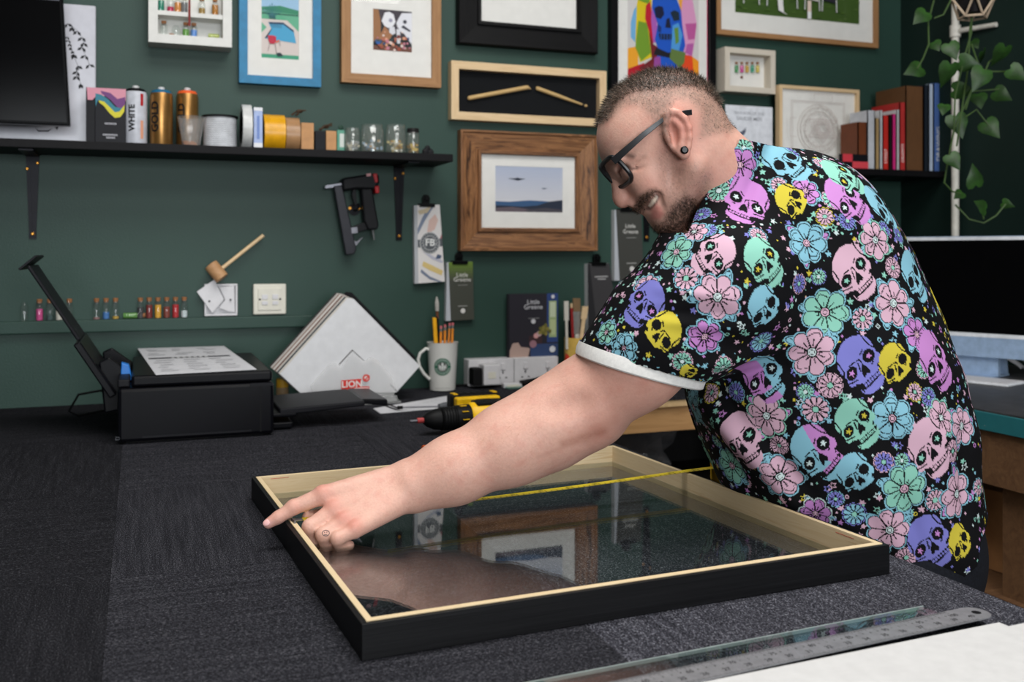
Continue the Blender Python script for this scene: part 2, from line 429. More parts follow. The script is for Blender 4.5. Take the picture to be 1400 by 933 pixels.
# clear glass strip behind the ruler
g1 = on_z(1262, 829, TT+0.004); g2 = on_z(1294, 842, TT+0.004); g0 = on_z(760, 926, TT+0.004)
gd = (g0-g1)/np.linalg.norm(g0-g1); gs = thing('glass_strip', 'offcut strip of clear glass lying beside the steel ruler', 'glass', (g1[0], g1[1], TT))
q = [g1, g1+gd*0.62, g2+gd*0.62, g2]
lo = [(p[0]-g1[0], p[1]-g1[1], 0.0005) for p in q]; hi = [(p[0]-g1[0], p[1]-g1[1], 0.0040) for p in q]
MB().hull8(lo, hi).build('pane', glass('strip_glass', (0.90, 0.94, 0.93), 0.0, 0.06), gs)
for k in (0, 2):
    a, b = (q[0], q[1]) if k == 0 else (q[3], q[2]); nn_ = np.array([-gd[1], gd[0], 0])*.0007
    MB().hull8([tuple(p-g1+sg*nn_+np.array([0, 0, .0042-TT-.004+TT-.0041])) for p, sg in ((a, -1), (b, -1), (b, 1), (a, 1))], [tuple(p-g1+sg*nn_+np.array([0, 0, .0002])) for p, sg in ((a, -1), (b, -1), (b, 1), (a, 1))]).build('cut_edge', M('glass_edge', (150, 162, 160), .3), gs).location = (0, 0, .0040)
# ------------------------------------------------------------------ picture frames on the back wall
OAK = wood('mid_oak', [(0.25, (126, 88, 54)), (0.5, (158, 116, 76)), (0.75, (176, 134, 92))], (6, 170, 170), 0.55, 0.3)
ELM = wood('rustic_walnut_brown_oak', [(0.34, (48, 30, 18)), (0.43, (112, 74, 46)), (0.58, (152, 106, 68)), (0.66, (84, 54, 33)), (0.76, (140, 97, 62))], (3.5, 46, 46), 0.5, 0.5, dist=3.2)
ASHW = wood('pale_ash', [(0.3, (205, 174, 132)), (0.7, (224, 196, 156))], (5, 90, 90), 0.5, 0.08)
CREAMW = wood('limed_wood', [(0.3, (196, 186, 170)), (0.7, (212, 203, 188))], (4, 60, 60), 0.6, 0.08)
BLKW = wood('black_grained_wood', [(0.3, (7, 7, 8)), (0.7, (17, 16, 17))], (5, 120, 120), 0.5, 0.3, spec=0.15)
BLUEP = M('blue_painted_wood', (36, 118, 160), 0.5, var=0.07, scale=30)
WHITEP = M('white_painted_wood', (214, 213, 208), 0.5, var=0.02)
MOUNT = M('mount_card_white', (226, 224, 219), 0.8, var=0.015)
PICGLASS = glass('picture_glass', (0.99, 0.99, 0.99), 0.0, 0.012)
def wall_rect(xl, xr, yt, yb, Y):
    a = on_y(xl, HOR, Y)[0]; b = on_y(xr, HOR, Y)[0]; xm = (xl+xr)/2
    return a, b, on_y(xm, yb, Y)[2], on_y(xm, yt, Y)[2]
def frame(name, label, rect, depth, prof, mat, pane=True, cat='picture frame', back=None):
    """rect: pixel box of the front face; prof: [(inward, height)] from the outer back edge"""
    Y = YW-depth; x0, x1, z0, z1 = wall_rect(*rect, Y)
    W, H = x1-x0, z1-z0; cx, cz = (x0+x1)/2, (z0+z1)/2
    t = thing(name, label, cat, (cx, YW-0.001, z0)); n = len(prof)
    for L, hh, ang in ((W, H, 0), (H, W, math.pi/2), (W, H, math.pi), (H, W, -math.pi/2)):
        vs = []
        for sx in (-1, 1):
            for w_, d_ in prof: vs.append((sx*(L/2-w_), -d_, -hh/2+w_))
        fs = [(i, (i+1) % n, n+(i+1) % n, n+i) for i in range(n)]
        fs += [tuple(range(n-1, -1, -1)), tuple(range(n, 2*n))]
        mb = MB(); mb._a(vs, fs); o = mb.build('rail', mat, t)
        o.location = (0, 0, H/2); o.rotation_euler = (0, -ang, 0)
    iw = max(p[0] for p in prof)
    return t, W, H, iw
def card(t, name, W, H, inset, y, mat, hole=None, th=0.002):
    """card behind the opening, optionally with a bevelled window (x0,x1,z0,z1) in local coords"""
    X0, X1, Z0, Z1 = -W/2+inset, W/2-inset, inset, H-inset
    mb = MB()
    if hole is None: mb.box(X0, X1, y-th, y, Z0, Z1)
    else:
        a, b, c, d_ = hole
        mb.box(X0, a, y-th, y, Z0, Z1); mb.box(b, X1, y-th, y, Z0, Z1)
        mb.box(a, b, y-th, y, Z0, c); mb.box(a, b, y-th, y, d_, Z1)
    return mb.build(name, mat, t)
def pane(t, W, H, inset, y):
    MB().box(-W/2+inset, W/2-inset, y-0.0015, y, inset, H-inset).build('pane', PICGLASS, t)
def simple(w, d_): return [(0, 0), (0, d_), (w, d_), (w, 0)]
class Art:
    """flat print in a local rectangle; u,v in 0..1, layers stacked by tenths of a millimetre"""
    def __init__(s, x0, x1, z0, z1, y): s.r = (x0, x1, z0, z1); s.y = y; s.mb = MB(); s.k = 0
    def P(s, u, v): a, b, c, d_ = s.r; return (a+(b-a)*u, c+(d_-c)*v)
    def poly(s, pts, col):
        s.k += 1; s.mb.flat([s.P(*p) for p in pts], s.y-0.00012*s.k, col); return s
    def rect(s, a, b, c, d_, col): return s.poly([(a, c), (b, c), (b, d_), (a, d_)], col)
    def disc(s, u, v, r, col, rz=None, n=20):
        a, b, c, d_ = s.r; asp = (b-a)/(d_-c)
        return s.poly(circ(u, v, r, n, (rz if rz else r)*asp), col)
    def line(s, pts, w, col):
        a, b, c, d_ = s.r; asp = (b-a)/(d_-c)
        for (u0, v0), (u1, v1) in zip(pts[:-1], pts[1:]):
            dx, dz = (u1-u0), (v1-v0)/asp; L = math.hypot(dx, dz) or 1
            nx, nz = -dz/L*w/2, dx/L*w/2*asp
            s.poly([(u0-nx, v0-nz), (u1-nx, v1-nz), (u1+nx, v1+nz), (u0+nx, v0+nz)], col)
        return s
    def text(s, body, size, u, v, col, align='CENTER', rot=0.0, bold=0.0):
        s.k += 1; x, z = s.P(u, v); s.mb.text(body, size, x, z, s.y-0.00012*s.k, col, align, rot, bold); return s
    def done(s, name, parent): return s.mb.build(name, PRINT, parent)
PXM = lambda p, Z=3.1: p*Z/FPX
# -- white shadow box with tiny bottles
CORK = M('cork', (150, 100, 62), 0.8, var=0.2, scale=300)
BGL = glass('bottle_glass', (0.95, 0.97, 0.96), 0.0, 0.045, 0.015)
def bottle(name, label, group, loc, h, r, fill, fh=0.6, cork=True, parentless=True, lie=False):
    t = thing(name, label, 'bottle', loc, 0, group)
    MB().lathe([(r*0.92, 0), (r, h*0.04), (r, h*0.68), (r*0.62, h*0.8), (r*0.62, h*0.88)], n=12).build('glass_body', BGL, t, smooth=True)
    if fill is not None:
        MB().lathe([(r*0.86, h*0.03), (r*0.86, h*0.68*fh), (0.0001, h*0.68*fh)], n=10).build('contents', M('fill_%d_%d_%d' % fill, fill, 0.6, var=0.25, scale=400), t)
    if cork: MB().lathe([(r*0.6, h*0.82), (r*0.74, h)], n=10).build('cork', CORK, t)
    if lie: t.rotation_euler = (0, math.pi/2, 0); t.location.z += r
    return t
D = 0.075
t, W, H, iw = frame('shadow_box', 'white painted shadow box of little bottles hung beside the blue frame', (203, 317, -95, 61), D, [(0, 0), (0, D), (0.024, D), (0.024, 0)], WHITEP)
MB().box(-W/2+0.02, W/2-0.02, -0.012, -0.008, 0.02, H-0.02).build('backing', WHITEP, t)
shz = on_y(260, 20, YW-D*0.6)[2]-t.location.z
MB().box(-W/2+0.024, W/2-0.024, -D+0.006, -0.012, shz-0.012, shz).build('shelf', WHITEP, t)
bx0 = t.location.x; bz0 = t.location.z+0.0245; by = YW-0.042
for (pxx, fillc, fh, nm) in ((224, None, 0, 'empty corked bottle at the left of the white box'), (254, (96, 150, 60), 0.8, 'corked bottle with green filling in the white box'), (265, (86, 130, 196), 0.8, 'corked bottle with blue filling in the white box')):
    bottle('glass_bottle', nm, 'bottles in the white shadow box', (on_y(pxx, 40, by)[0], by, bz0), 0.042, 0.0098, fillc, fh)
bottle('glass_bottle', 'uncorked empty bottle with its cork beside it in the white box', 'bottles in the white shadow box', (on_y(241, 40, by)[0], by, bz0), 0.036, 0.0112, None, 0, cork=False)
tag(MB().lathe([(0.006, 0), (0.0065, 0.006)], n=10).build('cork_stopper', CORK, None), 'loose brown cork lying in the white box', 'cork').location = (on_y(234.5, 40, by)[0], by-0.012, bz0)
tt = bottle('glass_bottle', 'green bottle lying on its side in the white box', 'bottles in the white shadow box', (on_y(284, 40, by)[0], by-0.008, bz0), 0.046, 0.008, (150, 160, 50), 0.95, lie=True)
for (pxx, fillc, fh, cork, nm) in ((220, (20, 120, 96), 0.95, 1, 'teal filled'), (233, (176, 24, 70), 0.5, 1, 'crimson filled'), (243, (200, 130, 60), 0.9, 1, 'multicoloured'), (252, (110, 110, 112), 0.95, 1, 'grey filled'), (276, (150, 120, 60), 0.6, 1, 'gold flake'), (294, (170, 110, 30), 0.95, 1, 'amber filled')):
    bottle('glass_bottle', nm+' bottle on the upper shelf of the white box', 'bottles in the white shadow box', (on_y(pxx, 10, by)[0], by, t.location.z+shz), 0.05, 0.0098, fillc, fh)
ribb = tag(MB().box(-0.003, 0.003, -0.001, 0.001, -0.05, 0.03).build('ribbon', M('dark_red_ribbon', (120, 36, 30), 0.7), None), 'dark red ribbon hanging over the shelf of the white box', 'ribbon')
ribb.location = (on_y(259, 5, YW-D)[0], YW-D-0.002+0.004, t.location.z+shz+0.012)
# -- blue frame with the swimming pool picture
t, W, H, iw = frame('picture_frame', 'blue painted frame holding a swimming pool picture', (327, 439, -65, 116), 0.03, simple(0.0235, 0.03), BLUEP)
hx = (on_y(408, 40, YW-.018)[0]-on_y(357, 40, YW-.018)[0])/2; hz0 = on_y(383, 80.5, YW-.018)[2]-t.location.z; hz1 = on_y(383, 0, YW-.018)[2]-t.location.z; hz2 = on_y(383, -26, YW-.018)[2]-t.location.z
card(t, 'mount', W, H, 0.02, -0.018, MOUNT, (-hx, hx, hz0, hz2))
A = Art(-hx, hx, hz0, hz1, -0.0175); A.rect(0, 1, .98, (hz2-hz0)/(hz1-hz0), (150, 186, 214))
A.rect(0, 1, 0, 1, (208, 196, 190)); A.rect(0, 1, 0, 0.07, (60, 150, 116)); A.rect(0, 1, 0.66, 0.80, (86, 165, 130))
A.poly([(0, .60), (0.14, .52), (0, .42)], (96, 170, 136)); A.poly([(1, .72), (1, .48), (0.55, .74)], (96, 170, 136))
A.rect(0, 1, 0.80, 1, (150, 186, 214)); A.poly([(0, .86), (0.5, .90), (1, .84), (1, .77), (0.5, .79), (0, .81)], (44, 130, 96))
A.rect(0, 1, 0.745, 0.765, (28, 84, 70))
A.poly([(0.18, .61), (0.58, .62), (0.86, .50), (0.93, .28), (0.08, .33), (0.26, .50)], (66, 156, 196))
A.poly([(0.18, .61), (0.58, .62), (0.86, .50), (0.87, .46), (0.58, .585), (0.22, .575)], (22, 62, 92))
A.poly([(0.08, .33), (0.26, .50), (0.28, .50), (0.14, .335)], (22, 40, 60))
for k in range(6): A.line([(0.24+k*0.055, .59), (0.30+k*0.045, .52)], 0.016, (24, 66, 96))
for k in range(9):
    u = 0.02+k*0.065; A.line([(0.28, .69), (u, .93-abs(k-4)*0.03)], 0.018, (40, 110, 116))
A.poly([(0.2, .72), (0.36, .72), (0.38, .67), (0.2, .675)], (24, 92, 96))
A.poly([(0.16, .38), (0.3, .385), (0.39, .37), (0.38, .28), (0.34, .245), (0.22, .245), (0.18, .30)], (186, 24, 58))
for a_ in ([(0.22, .245), (0.17, .12)], [(0.36, .25), (0.40, .10)], [(0.38, .29), (0.47, .31), (0.50, .22)]): A.line(a_, 0.016, (150, 130, 128))
A.poly([(0.38, .09), (0.5, .10), (0.58, .05), (0.44, .04)], (20, 40, 50)); A.line([(0.38, .27), (0.47, .31)], 0.03, (226, 100, 60))
A.done('pool_print', t); pane(t, W, H, 0.02, -0.0215)
# -- oak frame with a square skull collage
t, W, H, iw = frame('picture_frame', 'mid oak frame with a small square skull picture in a white mount', (467, 603, -32, 116), 0.032, simple(0.028, 0.032), OAK)
x0 = on_y(510, 40, YW-0.02)[0]-t.location.x; x1 = on_y(563, 40, YW-0.02)[0]-t.location.x
z0 = on_y(536, 70, YW-0.02)[2]-t.location.z; z1 = on_y(536, 14, YW-0.02)[2]-t.location.z
card(t, 'mount', W, H, 0.026, -0.018, MOUNT, (x0, x1, z0, z1))
A = Art(x0, x1, z0, z1, -0.0175); A.rect(0, 1, 0, 1, (60, 54, 62))
A.poly([(0, 1), (.14, 1), (.2, .7), (.2, .3), (0, .2)], (150, 104, 66)); A.poly([(.2, .75), (.3, .55), (.4, .4), (.6, .4), (.9, .2), (1, .2), (1, 0), (0, 0), (0, .2), (.2, .2)], (30, 34, 36))
A.rect(0, 1, 0, .12, (110, 70, 56)); A.poly([(.14, .3), (.3, .6), (.5, .4), (.3, .1), (.1, .1)], (158, 108, 72))
A.poly([(.22, .72), (.3, .93), (.42, .96), (.53, .9), (.58, .72), (.52, .62), (.4, .56), (.3, .6)], (226, 226, 230))
A.poly([(.42, .6), (.55, .6), (.58, .45), (.5, .4), (.42, .45)], (214, 214, 220))
A.poly([(.66, .82), (.74, .95), (1, .97), (1, .2), (.9, .32), (.8, .45), (.7, .5), (.62, .62), (.6, .7)], (220, 220, 226))
A.poly([(.6, .55), (.7, .55), (.7, .2), (.62, .2)], (212, 212, 218)); A.disc(.82, .74, .05, (60, 60, 70)); A.disc(.45, .75, .05, (150, 150, 168))
A.poly([(.72, .6), (.95, .5), (.97, .54), (.78, .66)], (70, 70, 80)); A.poly([(.74, .42), (.95, .22), (.78, .2)], (16, 18, 18)); A.disc(.66, .36, .05, (110, 40, 36))
rr = random.Random(3)
for k in range(46):
    A.disc(rr.uniform(.05, .95), rr.uniform(.02, .33)+(.18 if k % 5 == 0 else 0), rr.uniform(.02, .05), rr.choice([(170, 100, 80), (210, 150, 120), (60, 76, 110), (190, 120, 136), (220, 200, 190), (40, 64, 72), (150, 70, 50)]), n=8)
A.disc(.12, .17, .06, (30, 84, 150), .035)
A.done('skull_collage_print', t); pane(t, W, H, 0.026, -0.0215)
# -- wide black frame
t, W, H, iw = frame('picture_frame', 'wide black stepped frame with a plain white mount at the top', (627, 818, -125, 66), 0.034, [(0, 0), (0, .03), (.003, .034), (.062, .030), (.062, .040), (.070, .040), (.074, .034), (.074, 0)], BLKW)
card(t, 'mount', W, H, 0.07, -0.02, MOUNT)
A = Art(-W*.28, W*.28, H*.45, H*.8, -0.0222); A.rect(0, 1, 0, 1, (70, 66, 62)); A.done('dark_print', t); pane(t, W, H, .07, -0.026)
# -- drumstick box frame
t, W, H, iw = frame('box_frame', 'pale ash box frame displaying a broken drumstick on black', (617, 829, 90, 168), 0.035, simple(0.024, 0.035), ASHW)
card(t, 'backing', W, H, 0.02, -0.008, M('black_mount', (16, 17, 20), 0.8))
STICK = wood('hickory', [(0.3, (196, 160, 104)), (0.7, (214, 182, 128))], (10, 100, 100), 0.45, 0.05)
ym = YW-0.02; L = lambda x, y: on_y(x, y, ym)
ds = thing('drumstick', 'butt half of the broken drumstick with a splintered end on black', 'drumstick', L(682, 127))
O3 = L(682, 127); a, b = L(642, 134), L(721, 119.5); e = L(726, 122)
MB().cyl(a, b, 0.0068, n=12).cyl(b, e, 0.0066, 0.001, 10).build('shaft', STICK, ds, smooth=True, org=O3)
MB().ball(tuple(a), 0.0068, 10, 6).build('rounded_end', STICK, ds, smooth=True, org=O3)
O3 = L(770, 132); ds = thing('drumstick', 'tip half of the broken drumstick tapering to a small bead', 'drumstick', O3)
a, b, c = L(735, 121), L(796, 143), L(801, 144.6)
mb = MB(); dd = (b-a); mb.cyl(a, a+dd*.45, 0.0066, 0.0062, 12).cyl(a+dd*.45, b, 0.0062, 0.003, 12); mb.build('shaft', STICK, ds, smooth=True, org=O3)
MB().ball(tuple(c), 0.0045, 10, 6, (1.3, 1, 1)).build('bead_tip', STICK, ds, smooth=True, org=O3)
MB().ball(tuple(a), 0.0066, 10, 6).build('broken_end', STICK, ds, smooth=True, org=O3); pane(t, W, H, .02, -.033)
# -- big rustic frame with the flying saucers photograph
t, W, H, iw = frame('picture_frame', 'wide brown wood frame around a photograph of two flying saucers', (630, 817, 181, 343), 0.036, [(0, 0), (0, .036), (.006, .036), (.009, .031), (.058, .022), (.060, .030), (.069, .030), (.072, .022), (.072, 0)], ELM)
Z_ = lambda y: on_y(723, y, YW-.02)[2]-t.location.z
X_ = lambda x: on_y(x, 260, YW-.02)[0]-t.location.x
card(t, 'mount', W, H, .07, -.012, MOUNT, (X_(678), X_(770), Z_(290), Z_(228)))
A = Art(X_(678), X_(770), Z_(290), Z_(228), -.0115)
n = 10
for k in range(n): A.rect(0, 1, .22+.78*k/n, .22+.78*(k+1)/n, tuple(int(p+(q-p)*k/(n-1)) for p, q in zip((206, 206, 212), (176, 184, 204))))
A.poly([(0, .23), (.2, .22), (.5, .26), (.7, .25), (1, .22), (1, .0), (0, 0)], (54, 88, 128)); A.poly([(0, .14), (.4, .12), (.62, .15), (.8, .24), (1, .28), (1, 0), (0, 0)], (36, 44, 62))
A.poly([(0, .08), (.25, .11), (.5, .06), (.5, 0), (0, 0)], (96, 84, 92)); A.poly([(.45, .05), (.75, .1), (1, .06), (1, 0), (.45, 0)], (70, 66, 74))
A.poly([(.18, .735), (.27, .71), (.33, .69), (.38, .71), (.45, .735), (.37, .735), (.33, .755), (.28, .735)], (40, 46, 60)); A.poly([(.68, .53), (.72, .515), (.77, .53), (.725, .545)], (96, 106, 126))
A.done('saucer_print', t); pane(t, W, H, .07, -.015)
# -- black frame, pink edge, overprinted skull heads
t, W, H, iw = frame('picture_frame', 'black frame with hot pink edge around an overprinted skull poster', (836, 979, -135, 176), 0.03, simple(0.024, 0.03), M('satin_black_frame', (12, 12, 14), 0.4))
card(t, 'mount', W, H, .02, -.010, M('hot_pink_card', (240, 0, 110), 0.6, var=0.02)); card(t, 'mount', W, H, .0275, -.0125, MOUNT)
X_ = lambda x: on_y(x, 60, YW-.015)[0]-t.location.x; Z_ = lambda y: on_y(908, y, YW-.015)[2]-t.location.z
A = Art(X_(858), X_(955), Z_(130), Z_(-30), -.0150)
V = lambda x, y: ((x-858)/97.0, (130-y)/160.0)
def AP(pts, col): A.poly([V(*p) for p in pts], col)
AP([(858, 130), (955, 130), (955, -30), (858, -30)], (206, 202, 200))
AP([(858, 70), (872, 66), (872, 108), (858, 104)], (232, 160, 40)); AP([(955, 80), (935, 68), (935, 110), (955, 106)], (236, 150, 30)); AP([(858, 98), (880, 88), (880, 130), (858, 130)], (176, 10, 36)); AP([(932, 72), (946, 74), (948, 100), (955, 104), (955, 110), (930, 96)], (226, 70, 26))
AP([(862, 35), (866, 18), (874, 5), (880, 60), (872, 66), (862, 55)], (110, 170, 214)); AP([(868, 60), (870, 10), (874, -12), (890, -20), (890, 80), (874, 88)], (214, 190, 24)); AP([(872, 32), (884, 34), (889, 74), (876, 86), (868, 68)], (112, 150, 40)); AP([(872, 4), (880, -10), (890, -10), (886, 8)], (110, 150, 40))
AP([(934, -20), (946, -5), (952, 28), (950, 48), (946, 74), (930, 72), (926, 20)], (216, 150, 190)); AP([(936, 30), (952, 28), (949, 50), (940, 52)], (186, 86, 150)); AP([(938, 58), (948, 56), (945, 74), (936, 70)], (178, 90, 160)); AP([(924, -16), (934, -20), (930, 18)], (232, 160, 60))
AP([(882, 10), (888, 4), (892, 40), (892, 62), (886, 44), (881, 28)], (186, 20, 44)); AP([(886, 44), (892, 62), (900, 66), (896, 100), (872, 96), (890, 82)], (110, 26, 34)); AP([(890, 10), (896, 24), (900, 58), (892, 60), (889, 30)], (166, 90, 176))
AP([(892, -10), (908, -16), (922, -8), (930, 12), (932, 34), (936, 60), (932, 74), (924, 88), (926, 96), (896, 96), (898, 66), (894, 56), (898, 34), (890, 12)], (24, 84, 190))
AP([(896, 66), (912, 72), (924, 68), (924, 80), (906, 78), (892, 76)], (22, 20, 30)); AP([(893, 13), (899, 9), (905, 10), (907, 20), (902, 27), (895, 25)], (16, 22, 56)); AP([(915, 17), (920, 13), (927, 15), (928, 26), (920, 28)], (22, 40, 56)); AP([(910, 26), (914, 24), (916, 38), (908, 38)], (16, 24, 56)); AP([(899, 47), (918, 46), (917, 54), (901, 55)], (16, 20, 40)); [AP([(x, 46), (x+1.2, 46), (x+1.2, 55), (x, 55)], (40, 90, 170)) for x in (902, 906, 910, 914)]
AP([(898, 34), (903, 38), (902, 46), (898, 44)], (20, 50, 120)); AP([(918, 34), (926, 30), (932, 46), (926, 72), (916, 66)], (76, 150, 214)); AP([(920, 38), (926, 36), (927, 56), (922, 60)], (98, 140, 60)); AP([(916, 66), (936, 70), (934, 84), (928, 92), (914, 80)], (96, 120, 60)); AP([(930, 90), (955, 110), (955, 130), (926, 130), (924, 96)], (24, 22, 24)); AP([(893, 80), (901, 78), (902, 96), (892, 96)], (150, 70, 150))
A.done('skull_poster_print', t); pane(t, W, H, .02, -.028)
# -- oak frame with people on grass
t, W, H, iw = frame('picture_frame', 'thin oak frame with a photograph of people sitting on grass, top right', (980, 1201, -135, 56), 0.026, simple(0.017, 0.026), OAK)
X_ = lambda x: on_y(x, 30, YW-.015)[0]-t.location.x; Z_ = lambda y: on_y(1090, y, YW-.015)[2]-t.location.z
card(t, 'mount', W, H, .014, -.012, MOUNT, (X_(1005), X_(1175), Z_(25), Z_(-100)))
A = Art(X_(1005), X_(1175), Z_(25), Z_(-100), -.0115); A.rect(0, 1, 0, 1, (62, 88, 34))
for k in range(60): u, v = rr.random(), rr.random()*.4; A.poly([(u, v), (u+.05, v+.005), (u+.03, v+.02)], rr.choice([(76, 104, 40), (52, 76, 28), (84, 110, 50)]))
A.rect(0, 1, .55, 1, (60, 62, 66))
for u in (.12, .3, .42, .6, .74): A.poly([(u-.05, .22), (u+.05, .2), (u+.07, .8), (u-.06, .8)], rr.choice([(24, 26, 34), (40, 40, 48), (190, 186, 180)])); A.line([(u-.06, .1), (u-.05, .5)], .008, (206, 206, 206)); A.line([(u+.06, .1), (u+.05, .5)], .008, (206, 206, 206))
A.poly([(.32, .2), (.36, .2), (.37, .05), (.40, .02), (.33, .06)], (226, 224, 222)); A.poly([(.56, .2), (.59, .2), (.59, .0), (.56, .0)], (222, 200, 186)); A.rect(.56, .59, 0, .08, (230, 230, 230))
A.done('grass_people_print', t); pane(t, W, H, .014, -.016)
# -- small limed box frame with a row of bottles
D = .055
t, W, H, iw = frame('box_frame', 'small cream box frame showing a row of coloured mini bottles', (991, 1060, 66.5, 126.5), D, simple(.019, D), CREAMW)
card(t, 'backing', W, H, .016, -.012, MOUNT)
O4 = t.location
for k, c in enumerate(((60, 140, 80), (206, 66, 146), (200, 160, 60), (60, 150, 120), (210, 180, 70))):
    p = on_y(1007+k*7.2, 97, YW-.02)
    bottle('mini_bottle', ['green and red', 'pink', 'gold', 'teal', 'yellow green'][k]+' mini bottle in the small cream box frame', 'bottles in the cream box', (p[0], YW-.02, p[2]-.006), .036, .0072, c, .98)
tag(MB().ball((0, 0, 0), .005, 8, 6).build('charm', M('brown_bead', (110, 60, 40), .5), None), 'small round brown bead below the pink mini bottle', 'bead').location = on_y(1014, 105.5, YW-.018)
pane(t, W, H, .016, -D+.004)
# ------------------------------------------------------------------ shelves and what stands on them
SHZ = 1.598; SHD = 0.20
SHELFB = M('black_shelf', (15, 14, 16), 0.55, var=0.12, scale=60)
BRASS = M('brass', (214, 150, 62), 0.35, 0.8, var=0.05)
DMET = M('dark_metal', (22, 22, 26), 0.4, 0.4)
def bracket(parent, x, O):
    mb = MB(); z1 = SHZ-0.022; y = YW-0.001
    mb.prism([(x-.0165, z1), (x-.006, z1), (x-.001, z1-.21), (x-.008, z1-.222)], y-.006, y)
    mb.prism([(x+.006, z1), (x+.0165, z1), (x+.008, z1-.222), (x+.001, z1-.21)], y-.006, y)
    mb.box(x-.009, x+.009, y-.004, y, z1-.225, z1); mb.box(x-.0165, x+.0165, YW-SHD+.02, y, z1-.005, z1)
    b = mb.build('bracket', DMET, parent, org=O)
    for dx, dz in ((-.013, -.038), (.012, -.022), (0, -.212)):
        MB().lathe([(.0045, 0), (.0045, -.002), (.002, -.0035)], (x+dx-O[0], y-.006-O[1], z1+dz-O[2]), 10, 'y').build('screw', BRASS, b)
sx1 = 0.847
O = (-1.6, YW, SHZ-.022); sh = thing('wall_shelf', 'long black wall shelf of paint cans and jars below the left frames', 'shelf', O)
MB().box(-1.6, sx1, YW-SHD, YW-.001, SHZ-.022, SHZ).build('board', SHELFB, sh, bevel=.002, org=O)
bracket(sh, on_y(45, 270, YW)[0], O); bracket(sh, on_y(545, 270, YW)[0], O)
rx0 = on_y(872, 220, YW)[0]
O = (rx0, YW, SHZ-.022); sh2 = thing('wall_shelf', 'black wall shelf carrying books in the right corner', 'shelf', O)
MB().box(rx0, XR-.001, YW-SHD-.02, YW-.001, SHZ-.022, SHZ).build('board', SHELFB, sh2, bevel=.002, org=O)
bracket(sh2, on_y(883, 270, YW)[0], O); bracket(sh2, XR-.25, O)
SY = YW-.125
def sx(p, y=SY): return float(on_y(p, 200, y)[0])
def sh_h(p, ytop, y=SY): return float(on_y(p, ytop, y)[2])-SHZ
# drawing board and the screen in front of it
BOARDW = M('glossy_white_sheet', (196, 196, 204), 0.22, var=0.02)
xb = sx(131, YW-.03); O = (xb-.30, YW-.04, SHZ)
bd = thing('art_print', 'large white sheet with dark leaf sprigs standing at the left end of the shelf', 'print', O)
hgt = sh_h(60, 2, YW-.03)
MB().box(-.42, .30, .012, .02, 0, hgt).build('sheet', BOARDW, bd, bevel=.004)
lf = MB(); lf.col = lin((40, 40, 44))
def leafy(mb, pts, y, n, sz, rr):
    for k in range(n):
        t = k/(n-1)*(len(pts)-1); i = min(int(t), len(pts)-2); f = t-i
        x = pts[i][0]*(1-f)+pts[i+1][0]*f; z = pts[i][1]*(1-f)+pts[i+1][1]*f
        for s in (-1, 1):
            a = rr.uniform(.3, .9)*s+math.pi*1.5+rr.uniform(-.3, .3); dx, dz = math.cos(a)*sz, math.sin(a)*sz; nx, nz = -dz*.25, dx*.25
            mb.flat([(x, z), (x+dx*.5+nx, z+dz*.5+nz), (x+dx, z+dz), (x+dx*.5-nx, z+dz*.5-nz)], y)
    for p, q in zip(pts[:-1], pts[1:]): mb.flat([(p[0], p[1]), (p[0]+.001, p[1]), (q[0]+.001, q[1]), (q[0], q[1])], y)
def bp(x, y): p = on_y(x, y, YW-.03); return (p[0]-O[0], p[2]-O[2])
lf.col = lin((36, 36, 40)); r2 = random.Random(5)
leafy(lf, [bp(92, 32), bp(104, 40), bp(115, 55), bp(112, 66), bp(122, 88)], .0117, 8, .016, r2)
leafy(lf, [bp(100, 74), bp(108, 95), bp(103, 100), bp(110, 114)], .0117, 5, .016, r2); leafy(lf, [bp(92, 50), bp(96, 62), bp(100, 74)], .0117, 6, .010, r2)
lf.flat([bp(47, 173), bp(52, 178), bp(66, 178), bp(72, 175), bp(66, 180), bp(52, 180)], .0117); lf.flat([bp(75, 174), bp(80, 173), bp(78, 178)], .0117)
lf.build('leaf_drawing', PRINT, bd)['kind'] = 'stuff'
# dark screen hung from the shelf's front, cut by the picture edge
p0 = on_y(96, 172, YW-.16); p1 = on_y(86, 0, YW-.16); O = (p0[0]-.3, YW-.13, p0[2])
mo = thing('monitor', 'black flat screen covering the top left corner in front of the white sheet', 'monitor', O)
k = p1[0]-p0[0]; hh = p1[2]-p0[2]
MB().prism([(-.3, 0), (.3, 0), (.3+k, hh), (.3+k*1.25, hh*1.25), (-.3, hh*1.25)], -.03, 0).build('casing', M('screen_casing', (6, 6, 7), .3, spec=.05), mo, bevel=.003)
MB().prism([(-.29, .008), (.292, .008), (.292+k, hh*.985), (-.29, hh*.985)], -.0312, -.0301).build('screen', M('screen_black', (3, 3, 4), .15, spec=.06), mo)
MB().prism([(-.29, hh*.99), (.292+k, hh*.99), (.292+k*1.2, hh*1.2), (-.29, hh*1.2)], -.0312, -.0301).build('top_strip', M('screen_strip', (60, 62, 72), .35), mo)
MB().box(-.02, .02, 0, .06, hh*.5, hh*.6).build('mount_arm', DMET, mo)
